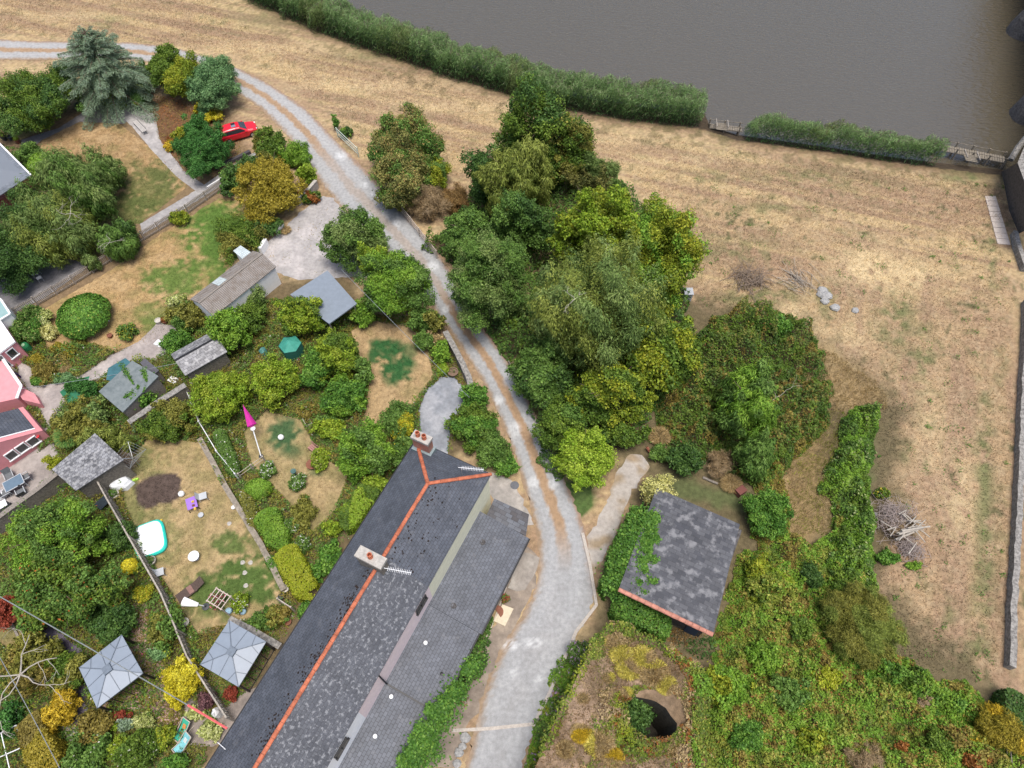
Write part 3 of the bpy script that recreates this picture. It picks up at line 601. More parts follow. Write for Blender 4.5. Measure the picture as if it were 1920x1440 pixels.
def cover(name, poly, h, pal, leaf=.2, asp=.5, per=140, kind='stuff', label=None, pal2=None, pal3=None, zb=0.0, amp=1.0, fe=14, style=None, cat=None, nsc=.5, label2=None, seed=None, acc=None, hfn=None, excl=None, colf=None):
    """rough growth over an area given in photo pixels"""
    SEED[0] += 1; sd = seed or SEED[0]; rng = np.random.default_rng(sd); W = [P(a, b, zb) for a, b in poly]
    x0, x1 = min(p.x for p in W), max(p.x for p in W); y0, y1 = min(p.y for p in W), max(p.y for p in W)
    n = int((x1-x0)*(y1-y0)*per); x = rng.uniform(x0, x1, n); y = rng.uniform(y0, y1, n); q = [tuple(p.xy) for p in W]; d = sdist(x, y, q)+((fbm(x*.9, y*.9, sd+2)-.5)*1.6+(fbm(x*.33, y*.33, sd+6)-.5)*2.2)*min(1, fe/14)
    k = d > 0; x, y, d = x[k], y[k], d[k]
    if excl:
        gx, gy = PX(x, y); k = np.ones(len(x), bool)
        for q_ in excl:
            a_ = np.array(q_); m_ = (gx > a_[:, 0].min()) & (gx < a_[:, 0].max()) & (gy > a_[:, 1].min()) & (gy < a_[:, 1].max())
            if m_.any(): z_ = np.zeros(len(x), bool); z_[m_] = sdist(gx[m_], gy[m_], q_) > 2.5; k &= ~z_
        x, y, d = x[k], y[k], d[k]
    n = len(x)
    b = fbm(x*nsc, y*nsc, sd, 4); g = fbm(x*1.5, y*1.5, sd+7, 3); e = np.clip(d/.9, .15, 1)
    hh = h*np.clip((.15+1.9*np.clip(b-.28, 0, 1)*amp+.9*(g-.5)), .06, 2)*e
    if hfn is not None: hh = hh*hfn(x, y)
    z = zb+hh*(1-np.abs(rng.normal(0, .22, n))).clip(0.05, 1.1)
    nrm = rng.normal(size=(n, 3))*.7; nrm[:, 2] += 1
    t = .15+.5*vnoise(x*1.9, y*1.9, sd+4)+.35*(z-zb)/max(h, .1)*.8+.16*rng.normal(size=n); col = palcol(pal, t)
    if pal2: k2 = fbm(x*1.3+31, y*1.3, sd+11)+rng.normal(0, .05, n) > .50; col[k2] = palcol(pal2, t)[k2]
    if pal3: k3 = fbm(x*1.5+71, y*1.5, sd+15)+rng.normal(0, .05, n) > .62; col[k3] = palcol(pal3, t)[k3]
    col *= rng.uniform(.7, 1.3, (n, 1))
    if acc:
        for (ac, fr) in acc: m_ = (rng.uniform(size=n) < fr*4*(g > .55)); col[m_] = ac
    axis = None; sz = leaf*rng.uniform(.6, 1.4, n)
    if colf is not None: col = colf(x, y)*rng.uniform(.55, 1.5, (n, 1))
    if style == 'blades': axis = rng.normal(size=(n, 3))*.45+np.array([.15, .1, .8]); nrm = rng.normal(size=(n, 3)); nrm[:, 2] = .4
    pos = np.stack([x, y, z], 1)
    return foliage(name, pos, nrm, sz, asp, col, None, axis, rng, label=label, cat=cat, kind=kind)
# ================================================================ TREES
def T(px, py, rx, ry, h, pal, label, **k):
    rx *= 1.04; ry *= 1.04
    k.setdefault('name', 'tree'); return plant(px, py, rx, ry, h, pal, label, 'tree', tree=True, **k)
# blue cedar
def cedar():
    rng = np.random.default_rng(5); top = P(150, 48, 8.6); base = P(168, 168, 0); h = 8.6; base = Vector((top.x, top.y, 0)); root = thing('blue_cedar', base, 'large blue-grey cedar with drooping layered branches beside the gravel track', 'tree')
    mb = MB(); mb.tube([base, base+Vector((0, 0, 5)), base+Vector((.1, .1, h*.96))], [.38, .25, .05], 8)
    PO, NR, AX, CL, SZ = [], [], [], [], []
    for i in range(120):
        t = (i/120)**.85; z = 1.2+t*(h-1.9); L = (5.9*(1-t)**.62+.5)*rng.uniform(.62, 1.12); a = i*2.399+rng.normal(0, .3)
        if math.sin(a) > .2: L *= .9
        d = np.array([math.cos(a), math.sin(a), 0]); up = .28*(.35+t); 
        p0 = np.array(base)+np.array([0, 0, z]); pts = [p0+d*L*s+np.array([0, 0, up*L*s-.34*L*s*s*(1.15-t)]) for s in (0, .33, .66, 1)]
        mb.tube([Vector(q) for q in pts], [.07*(1-t)+.03, .05, .03, .015], 4, cap=False)
        m_ = int(640*L/3*(.6+.4*(1-t))); s = rng.uniform(.14, 1.03, m_)**.8; side = rng.uniform(-1, 1, m_)*(.26*L*(1-s*.70)+.12); pd = np.array([-d[1], d[0], 0])
        z_ = up*L*s-.34*L*s*s*(1.15-t)-np.abs(side)*.38-np.abs(rng.normal(0, .13, m_))
        pos = p0+d*(L*s)[:, None]+pd*side[:, None]; pos[:, 2] = p0[2]+z_
        PO.append(pos); ax = d+pd*np.sign(side)[:, None]*.9+np.array([0, 0, -.45])+rng.normal(size=(m_, 3))*.35; AX.append(ax)
        nr = rng.normal(size=(m_, 3))*.5; nr[:, 2] += 1; NR.append(nr); tt = .3+.5*s+.16*rng.normal(size=m_)-.1; c = palcol('bluegrey', tt); CL.append(c*rng.uniform(.75, 1.2, (m_, 1))); SZ.append(rng.uniform(.16, .36, m_))
    foliage('crown', np.concatenate(PO), np.concatenate(NR), np.concatenate(SZ), .17, np.concatenate(CL), root, np.concatenate(AX), rng)
    mb.build('trunk', BARK, root)
cedar()
T(75, 188, 72, 66, 5.0, 'oak', 'dark broad tree left of the blue cedar at the lawn corner', acc=[((.25, .3, .09), .012)], puff=.28, pal2='darkgreen')
plant(258, 140, 20, 20, 2.0, 'darkgreen', 'small dark shrub right under the cedar, by the track', puff=.4)
plant(212, 178, 30, 26, 1.6, 'yellowgreen', 'arching yellow-green shrub under the cedar skirt', style='droop', leaf=.3, asp=.25)
plant(264, 176, 17, 22, 1.9, 'darkgreen', 'small upright dark conifer where the garden path starts', style='dome', leaf=.12, pal2='yellowgreen')
plant(308, 130, 27, 43, 4.6, 'oak', 'dark green upright conifer, leftmost of three beside the track', 'conifer', tree=True, name='conifer', leaf=.15, puff=.26, rz=2.1)
plant(338, 145, 29, 38, 4.0, 'yellowgreen', 'yellow-green upright conifer, middle of three beside the track', 'conifer', tree=True, name='conifer', leaf=.15, puff=.26, rz=1.8)
plant(397, 155, 46, 50, 4.6, 'bluegreen', 'blue-green rounded conifer, rightmost of three beside the track', 'conifer', tree=True, name='conifer', leaf=.15, puff=.22, rz=2.1)
plant(366, 160, 20, 28, 3.0, 'darkgreen', 'dark grey-green shrub between the yellow-green and blue-green conifers')
plant(383, 206, 17, 12, 1.0, 'bluegreen', 'low grey-green shrub at the foot of the blue-green conifer')
plant(370, 203, 6, 12, .8, 'yellow', 'narrow yellow plant left under the blue-green conifer', puff=.5, leaf=.14)
plant(400, 217, 22, 12, .9, 'yellow', 'bright yellow flowering shrub above the red car', puff=.4, leaf=.14, pal2='goldgreen')
plant(378, 282, 51, 48, 3.6, 'emerald', 'emerald green billowing conifer beside the red car', 'conifer', tree=True, name='conifer', leaf=.13, puff=.24, rz=1.7)
plant(370, 243, 24, 26, 3.4, 'emerald', 'emerald crown top leaning against the billowing conifer', leaf=.13, puff=.3)
plant(338, 250, 12, 14, .9, 'yellowgreen', 'yellow-green bush in the brown rockery bed', leaf=.14, acc=[((.5, .42, .05), .2)])
plant(318, 272, 11, 14, .7, 'gold', 'rusty golden bush at the rockery edge near the path', leaf=.14, pal2='rust')
T(508, 352, 56, 64, 4.4, 'goldgreen', 'mustard yellow tree with fine foliage by the driveway mouth', puff=.26, leaf=.16, pal2='goldgreen')
plant(572, 328, 20, 17, 2.6, 'lime', 'lime yellow bush on the right of the mustard tree', leaf=.16)
plant(436, 340, 30, 26, 2.2, 'darkgreen', 'dark green spreading shrub left of the mustard tree', leaf=.22, pal2='hawthorn')
plant(508, 272, 36, 30, 2.4, 'oak', 'dark bush above the mustard tree beside the track', pal2='olive')
plant(556, 292, 30, 26, 2.0, 'fresh', 'bright ferny green bush at the track edge above the mustard tree', style='droop', leaf=.28, asp=.3)
plant(470, 310, 26, 22, 2.0, 'darkgreen', 'dark shrub between the ramp and the mustard tree')
plant(578, 370, 22, 14, 1.2, 'rust', 'rusty brown ground bush at the corner of the driveway', pal2='oak', leaf=.15)
plant(448, 445, 42, 40, 2.6, 'oak', 'loose dark shrub above the corrugated garage', pal2='olive', dens=.7)
plant(500, 425, 28, 20, 1.8, 'darkgreen', 'dark green shrub on the left verge of the concrete driveway')
plant(535, 430, 13, 10, .6, 'straw', 'dead straw coloured clump on the left of the driveway', style='spiky', dens=.12, asp=.08)
T(140, 360, 95, 70, 6.0, 'birch', 'grey-green weeping birch with bare white twigs spreading over the front lawn', style='droop', leaf=.34, asp=.2, puff=.28, pal2='hawthorn', dens=.9)
T(105, 430, 90, 62, 5.6, 'birch', 'drooping olive-green birch behind the long picket fence', style='droop', leaf=.34, asp=.2, puff=.28, dens=.9, pal2='willow')
T(40, 450, 62, 80, 5.0, 'darkgreen', 'dark bluish green tree at the left frame edge above the patio', puff=.28, leaf=.2)
plant(225, 450, 38, 40, 3.2, 'hawthorn', 'dark trailing bush overhanging the picket fence with white twigs', style='droop', leaf=.3, asp=.22, pal2='darkgreen')
plant(172, 492, 20, 16, 2.0, 'birch', 'small grey-green bush poking over the picket fence', style='droop', leaf=.28, asp=.22)
plant(205, 330, 22, 44, 3.5, 'birch', 'grey-green upper limb of foliage by the round dry lawn', style='droop', leaf=.3, asp=.2)
T(757, 290, 78, 82, 6.2, 'elaeagnus', 'large round grey-brown leaved tree beside the field gate', puff=.24, leaf=.2, pal2='hawthorn', acc=[((.42, .27, .10), .06)])
plant(815, 330, 32, 34, 3.4, 'yellowgreen', 'olive yellow side bush low on the right of the round grey-brown tree', pal2='hawthorn')
plant(800, 382, 44, 34, 2.8, 'pinkbrown', 'bare pinkish brown twiggy bush below the round grey-brown tree', style='twiggy', leaf=.3, asp=.08, dens=.5)
plant(745, 372, 34, 26, 2.6, 'olive', 'olive bush with russet leaves by the rail fence', pal2='elaeagnus')
plant(848, 372, 30, 26, 1.8, 'brown', 'dark reddish brown bramble between the field trees', style='twiggy', leaf=.26, asp=.12, dens=.7)
T(664, 448, 58, 56, 6.0, 'hawthorn', 'dark green tree right of the concrete driveway', puff=.26, pal2='birch', leaf=.18)
T(742, 535, 64, 72, 6.2, 'hawthorn', 'bright mixed green tree between the flat-roofed shed and the track', puff=.25, pal2='fresh', leaf=.18)
plant(712, 500, 42, 34, 6.0, 'limey', 'yellow-green bush crown left of the bright mixed green tree', puff=.3)
plant(800, 600, 36, 26, 2.8, 'hawthorn', 'dark green bush by the track end of the small round lawn', pal2='olive')
# the copse in the middle
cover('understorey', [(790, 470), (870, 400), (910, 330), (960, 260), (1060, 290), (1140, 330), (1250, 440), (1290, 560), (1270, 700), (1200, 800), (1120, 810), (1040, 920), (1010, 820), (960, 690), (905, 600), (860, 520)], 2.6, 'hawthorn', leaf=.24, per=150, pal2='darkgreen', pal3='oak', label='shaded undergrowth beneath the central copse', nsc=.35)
T(1010, 262, 82, 72, 11, 'oak', 'tallest dark oak at the top of the central copse', puff=.26, leaf=.24, pal2='darkgreen')
T(1068, 290, 44, 48, 9, 'olive', 'olive brown tree right of the tallest dark oak', puff=.3, leaf=.22, pal2='oak')
T(916, 335, 40, 48, 8, 'darkgreen', 'narrow dark green tree left of the central copse', puff=.3, leaf=.2)
T(965, 345, 72, 72, 10, 'willow', 'olive green weeping willow below the tallest dark oak', style='droop', leaf=.4, asp=.18, puff=.25)
T(1108, 325, 46, 42, 6, 'birch', 'thin grey-green sallow at the field side of the copse', style='twiggy', leaf=.3, asp=.2, dens=.6, pal2='elaeagnus')
T(878, 440, 54, 46, 5, 'hawthorn', 'low spreading hawthorn beside the rail fence', puff=.28, leaf=.2)
T(985, 430, 60, 60, 8, 'hawthorn', 'shaded dark tree in the hollow of the copse', puff=.3, leaf=.22, pal2='darkgreen')
T(920, 530, 84, 98, 9, 'hawthorn', 'broad fine-leaved green tree overhanging the track', puff=.22, leaf=.2, pal2='birch')
T(1120, 435, 95, 80, 10.5, 'limey', 'yellow-green maple in the upper right of the copse', puff=.24, leaf=.24, pal2='yellowgreen')
T(1235, 480, 68, 105, 10, 'yellowgreen', 'tall yellow-green maple on the field edge of the copse', puff=.24, leaf=.24, pal2='fresh')
T(1215, 660, 85, 85, 8.5, 'yellowgreen', 'yellow-green maple at the lower right of the copse', puff=.24, leaf=.24, pal2='oak')
T(1140, 745, 80, 58, 7.5, 'yellowgreen', 'low yellow-tinged maple above the lime green tree', puff=.26, leaf=.22, pal2='oak')
T(1105, 585, 120, 150, 13, 'birch', 'huge soft grey-green birch filling the middle of the copse', style='droop', leaf=.3, asp=.28, puff=.22, pal2='willow')
T(1015, 700, 50, 70, 6, 'hawthorn', 'dark lower tree between the track and the huge birch', puff=.28, leaf=.2, pal2='darkgreen')
T(1052, 800, 46, 52, 4.5, 'oak', 'dark shaded thicket tree beside the track bend', puff=.3, leaf=.2, pal2='hawthorn')
T(1098, 860, 60, 58, 4.8, [(.14, .26, .02), (.30, .44, .04), (.50, .62, .08)], 'bright lime green maple at the track bend', puff=.24, leaf=.2)
plant(1165, 815, 50, 26, 2.6, 'oak', 'dark shrub under the yellow-tinged maple', pal2='darkgreen')
plant(1232, 925, 34, 34, 3.2, 'cream', 'cream and yellow variegated bush at the corner of the slate barn', puff=.3, leaf=.16)
plant(1170, 812, 20, 18, 1.4, 'rust', 'rust red bush at the end of the gravel drive', leaf=.16, puff=.4)
plant(1186, 822, 18, 14, 1.0, 'brown', 'brown withered plant next to the rust red bush', style='spiky', dens=.12, asp=.08)
plant(1238, 815, 26, 20, 1.2, 'straw', 'pale pink pampas clump behind the barn garden', style='spiky', dens=.12, asp=.1, leaf=.2)
plant(1285, 860, 34, 30, 2.2, 'darkgreen', 'dark green laurel on the barn lawn edge')
plant(1238, 850, 26, 16, 1.2, 'hawthorn', 'low green bush below the pampas clump')
# scrub right of the copse
cover('bramble_thicket', [(1240, 700), (1290, 640), (1330, 590), (1400, 580), (1490, 595), (1530, 640), (1560, 720), (1545, 800), (1500, 870), (1430, 930), (1390, 910), (1330, 860), (1250, 870), (1230, 790)], 2.1, 'bramble', leaf=.2, per=320, pal2='oak', pal3='olivebrown', label='dark bramble thicket right of the copse', acc=[((.17, .08, .03), .01)], nsc=.6, amp=1.3)
T(1398, 760, 58, 78, 7, 'hawthorn', 'feathery green ash sapling rising from the bramble thicket', style='droop', leaf=.32, asp=.25, puff=.26, pal2='fresh', dens=.8)
T(1415, 850, 36, 46, 5, 'hawthorn', 'small feathery sapling at the lower edge of the bramble thicket', style='droop', leaf=.3, asp=.25, puff=.3, dens=.8)
plant(1440, 612, 48, 18, 1.6, 'ivy', 'bright green bramble crest on the field side of the thicket', dens=.8)
plant(1352, 868, 30, 26, 1.4, 'pinkbrown', 'heap of dead brown twigs behind the barn', style='twiggy', leaf=.35, asp=.07, dens=.45)
plant(1372, 905, 24, 20, .9, 'straw', 'straw coloured dead grass heap next to the twig heap', style='spiky', dens=.12, asp=.07)
cover('undergrowth', [(1395, 940), (1440, 860), (1500, 830), (1560, 880), (1600, 1000), (1620, 1090), (1660, 1210), (1760, 1270), (1880, 1330), (1960, 1400), (1960, 1520), (1290, 1520), (1320, 1400), (1330, 1250), (1360, 1140), (1400, 1020)], 1.15, 'wild', leaf=.17, per=460, pal2='fresh', pal3='olivebrown', label='tangled wild undergrowth below the barn', acc=[((.42, .36, .08), .03), ((.30, .12, .04), .012)], amp=1.3, nsc=.8, excl=[[(1455, 790), (1560, 770), (1575, 880), (1562, 1000), (1515, 1030), (1478, 1000), (1462, 900)]])
cover('long_grass', [(1440, 800), (1500, 780), (1560, 760), (1590, 780), (1570, 900), (1560, 1010), (1490, 1020), (1470, 900)], .6, 'straw', leaf=.35, asp=.08, per=150, style='blades', pal2='olive', pal3='yellowgreen', label='dry long grass between thicket and hedge')
cover('long_grass', [(1490, 650), (1540, 640), (1600, 690), (1660, 750), (1640, 775), (1560, 765), (1510, 730)], .7, 'straw', leaf=.4, asp=.08, per=150, style='blades', pal2='straw', label='tall straw grass on the bank above the hedge')
cover('overgrown_hedge', [(1590, 770), (1620, 755), (1645, 775), (1642, 850), (1625, 900), (1632, 960), (1640, 1010), (1625, 1060), (1630, 1110), (1560, 1110), (1545, 1040), (1560, 980), (1545, 930), (1565, 860)], 2.3, 'hawthorn', leaf=.19, per=520, pal2='fresh', pal3='oak', label='long ragged green hedge along the dry field', acc=[((.4, .45, .2), .02)], nsc=.5)
plant(1440, 960, 44, 50, 2.6, 'ivy', 'ivy green bush against the right side of the slate barn', puff=.28)
plant(1430, 1090, 40, 46, 2.2, 'yellowgreen', 'yellowish bush on the right of the slate barn', pal2='wild', puff=.26)
plant(1590, 1115, 40, 40, 2.2, 'oak', 'dark hollow bush above the twiggy willow')
T(1610, 1165, 76, 70, 3.6, 'olive', 'loose twiggy olive willow on the field edge', style='twiggy', leaf=.3, asp=.12, dens=.9, pal2='willow')
cover('overgrown_hedge', [(1590, 1205), (1640, 1210), (1690, 1245), (1760, 1285), (1850, 1325), (1870, 1360), (1830, 1375), (1740, 1335), (1660, 1290), (1590, 1260)], 1.8, 'ivy', leaf=.18, per=480, pal2='fresh', pal3='oak', label='bright ivy-clad hedge along the lower field edge', nsc=.6)
plant(1865, 1365, 44, 46, 2.6, 'goldgreen', 'orange-yellow bush at the lower right field corner', style='twiggy', leaf=.22, asp=.2, dens=.8, pal2='gold')
plant(1365, 1290, 50, 44, 2.6, 'fresh', 'leafy green mound right of the ruin', puff=.24, pal2='yellowgreen')
plant(1625, 1425, 40, 30, 1.6, 'pinkbrown', 'grey-pink tangle of bare twigs in the lower undergrowth', style='twiggy', leaf=.34, asp=.07, dens=.5)
plant(1690, 1400, 12, 10, .9, 'rust', 'small orange-red leaved bush in the lower undergrowth', leaf=.14)
hedge([(1915, 1290), (1912, 1350), (1918, 1400)], 1.6, 1.8, 'darkgreen', 'dark bush behind the end of the long stone wall', leaf=.2)
# reeds
def reeds(label, bank, depth, h, hd=.6):
    SEED[0] += 1; rng = np.random.default_rng(SEED[0]); W = np.array([tuple(P(a, b).xy) for a, b in bank]); L = np.hypot(*np.diff(W, axis=0).T); T_ = L.sum(); n = int(T_*depth*420)
    k = rng.choice(len(L), n, p=L/T_); u = rng.uniform(size=n); a = W[k]; b = W[k+1]; d = (b-a)/L[k][:, None]; nn = np.stack([-d[:, 1], d[:, 0]], 1); s = rng.uniform(0, 1, n)
    q = a+(b-a)*u[:, None]; wob = (fbm(q[:, 0]*.7, q[:, 1]*.7, 4)-.5)*1.5; xy = q+nn*(s*depth+wob)[:, None]; cl = vnoise(xy[:, 0]*1.1, xy[:, 1]*1.1, 9); cum = np.concatenate([[0], np.cumsum(L)])[k]+u*L[k]; en = sst(-.5, 2.2, T_-cum+cl*1.2)*sst(-.5, 2.0, cum+cl); hm = h*(.72+.5*cl)*(.35+.65*en)*(1-.28*s**3)
    f = 1-np.abs(rng.normal(0, .5, n)).clip(0, .98); z = -.9*s*depth/3.7*1.0+hm*f
    lean = np.array([.22, -.10]); ax = np.stack([lean[0]+rng.normal(0, .38, n), lean[1]+rng.normal(0, .38, n), np.full(n, .75)+rng.normal(0, .2, n)], 1)
    nr = rng.normal(size=(n, 3)); nr[:, 2] = np.abs(nr[:, 2])*.5+.4; t = -.25+.95*f*.9+.3*(fbm(xy[:, 0]*.8, xy[:, 1]*.8, 13)-.5)+.15*rng.normal(size=n)+.1; c = palcol('reed', t)
    m_ = (f > .9) & (rng.uniform(size=n) < .22); c[m_] = (.13, .10, .085); m2 = rng.uniform(size=n) < .05; c[m2] = (.26, .27, .16); kk = fbm(xy[:, 0]*.3, xy[:, 1]*.3, 40) > .62; c[kk] = c[kk]*.6+np.array((.15, .16, .04))*.4
    c *= rng.uniform(.7, 1.25, (n, 1)); pos = np.stack([xy[:, 0]+lean[0]*z, xy[:, 1]+lean[1]*z, z], 1)
    foliage('reed_bed', pos, nr, rng.uniform(.3, .65, n), .09, c, None, ax, rng, label=label, kind='stuff')
reeds('long bed of green reeds along the river bank', [(330, -100), (400, -52), (470, 6), (600, 66), (760, 122), (900, 166), (1050, 208), (1200, 228), (1310, 240)], 5.0, 3.7)
reeds('short bed of reeds between the two wooden jetties', [(1396, 263), (1470, 274), (1550, 285), (1640, 298), (1700, 306), (1752, 312)], 2.6, 3.0)
# ================================================================ BUILDINGS AND LARGE STRUCTURES
SLATE = slatemat('slate_dark', (.070, .079, .098), (.095, .105, .128), (.03, .03, .035), .22, .3, lich=(.20, .20, .21), lsc=1.3, lth=.58, lw=.14, mixamt=.35)
SLATEL = slatemat('slate_lichened', (.075, .080, .094), (.098, .104, .118), (.045, .047, .055), .22, .3, lich=(.33, .34, .36), lsc=4.6, lth=.54, lw=.08, mixamt=.55)
SLATEP = slatemat('slate_patchwork', (.055, .05, .052), (.115, .125, .145), (.03, .03, .035), .3, .5)
SLATEB = slatemat('slate_barn', (.045, .048, .058), (.085, .088, .098), (.035, .035, .04), .3, .55, lich=(.30, .30, .31), lsc=1.4, lth=.52, lw=.12, mixamt=.5)
SLATEW = slatemat('slate_weathered', (.14, .14, .15), (.24, .24, .255), (.07, .07, .07), .26, .36, lich=(.45, .45, .45), lsc=2.5, lth=.5, lw=.12, mixamt=.6)
SLATEO = slatemat('slate_outhouse', (.09, .092, .10), (.26, .265, .28), (.05, .05, .055), .24, .24, lich=(.40, .40, .40), lsc=4, lth=.5, lw=.1, mixamt=.5)
TERRA = mat('terracotta', (.42, .13, .07), .8, .35, 3, bump=.3)
CREAM = mat('cream_render', (.80, .77, .58), .85, .08, 3); PINKR = mat('pale_pink_render', (.80, .66, .65), .85, .06, 3); WHITE = mat('white_render', (.84, .85, .86), .8, .05, 3)
STONE = mat('stone_rubble', (.20, .18, .155), .95, .45, 7, bump=.8); STONED = mat('stone_dark', (.035, .033, .035), .9, .4, 5, bump=1.0, col2=(.13, .125, .125), detail=12)
FRAME = mat('white_paint', (.75, .76, .77), .45, .04, 5); DARKM = mat('black_plastic', (.02, .02, .022), .4, .2, 5); GLASS = mat('window_glass', (.035, .04, .045), .06, .3, 2, spec=.8)
WOOD = mat('grey_wood', (.22, .195, .17), .85, .35, 9, bump=.4); WOODP = mat('pale_wood', (.42, .37, .32), .8, .25, 9); METALG = mat('galvanised', (.42, .45, .46), .4, .12, 6, metal=.6); CONC = mat('concrete', (.38, .36, .33), .9, .25, 5, bump=.3)
MOSS = mat('dark_moss', (.025, .018, .016), .95, .5, 9); LEAD = mat('lead', (.20, .25, .26), .6, .2, 5)
def half_ridge(mb, a, b, r=.13, seg=.42, lift=.02):
    a, b = Vector(a), Vector(b); d = b-a; L = d.length; d.normalize(); n = max(1, int(L/seg)); s = d.cross(Vector((0, 0, 1))).normalized(); up = s.cross(d)
    for i in range(n):
        p, q = a+d*(L*i/n), a+d*(L*(i+1)/n-.015); rr = r*(1+.05*((i*7) % 3-1)); k = 6
        rings = [[c+s*math.cos(math.pi*j/k)*rr+up*(math.sin(math.pi*j/k)*rr*.75+lift) for j in range(k+1)] for c in (p, q)]
        for j in range(k): mb.face([rings[0][j], rings[0][j+1], rings[1][j+1], rings[1][j]][::-1])
        for R in rings: mb.face(R)
def blobs(mb, pts, rng, r=(.03, .08)):
    for p in pts:
        k = rng.uniform(*r); n = 6; h = k*.5; a0 = rng.uniform(0, 6); ring = [Vector(p)+Vector((math.cos(a0+i*math.pi/3)*k*rng.uniform(.6, 1.3), math.sin(a0+i*math.pi/3)*k*rng.uniform(.6, 1.3), 0)) for i in range(n)]; top = Vector(p)+Vector((0, 0, h))
        for i in range(n): mb.face([ring[i], ring[(i+1) % n], top])
def window(parent, c, right, up, w_, h_, panes=2, m=None):
    """a framed window standing proud of a wall; c is its centre on the wall face"""
    c, right, up = Vector(c), Vector(right).normalized(), Vector(up).normalized(); nrm = right.cross(up).normalized(); M = Matrix((right, up, nrm)).transposed(); f = MB(); t = .07
    f.box(c+up*(h_/2-t/2)+nrm*.04, (w_, t, .10), M=M); f.box(c-up*(h_/2-t/2)+nrm*.06, (w_+.1, t, .16), M=M)
    for s in (-1, 1): f.box(c+right*s*(w_/2-t/2)+nrm*.04, (t, h_-2*t, .10), M=M)
    for k in range(1, panes): f.box(c+right*(-w_/2+w_*k/panes)+nrm*.04, (t*.8, h_-2*t, .09), M=M)
    fo = f.build('window', m or FRAME, parent); g = MB(); g.box(c+nrm*.015, (w_-t, h_-t, .02), M=M); g.build('pane', GLASS, fo); return fo
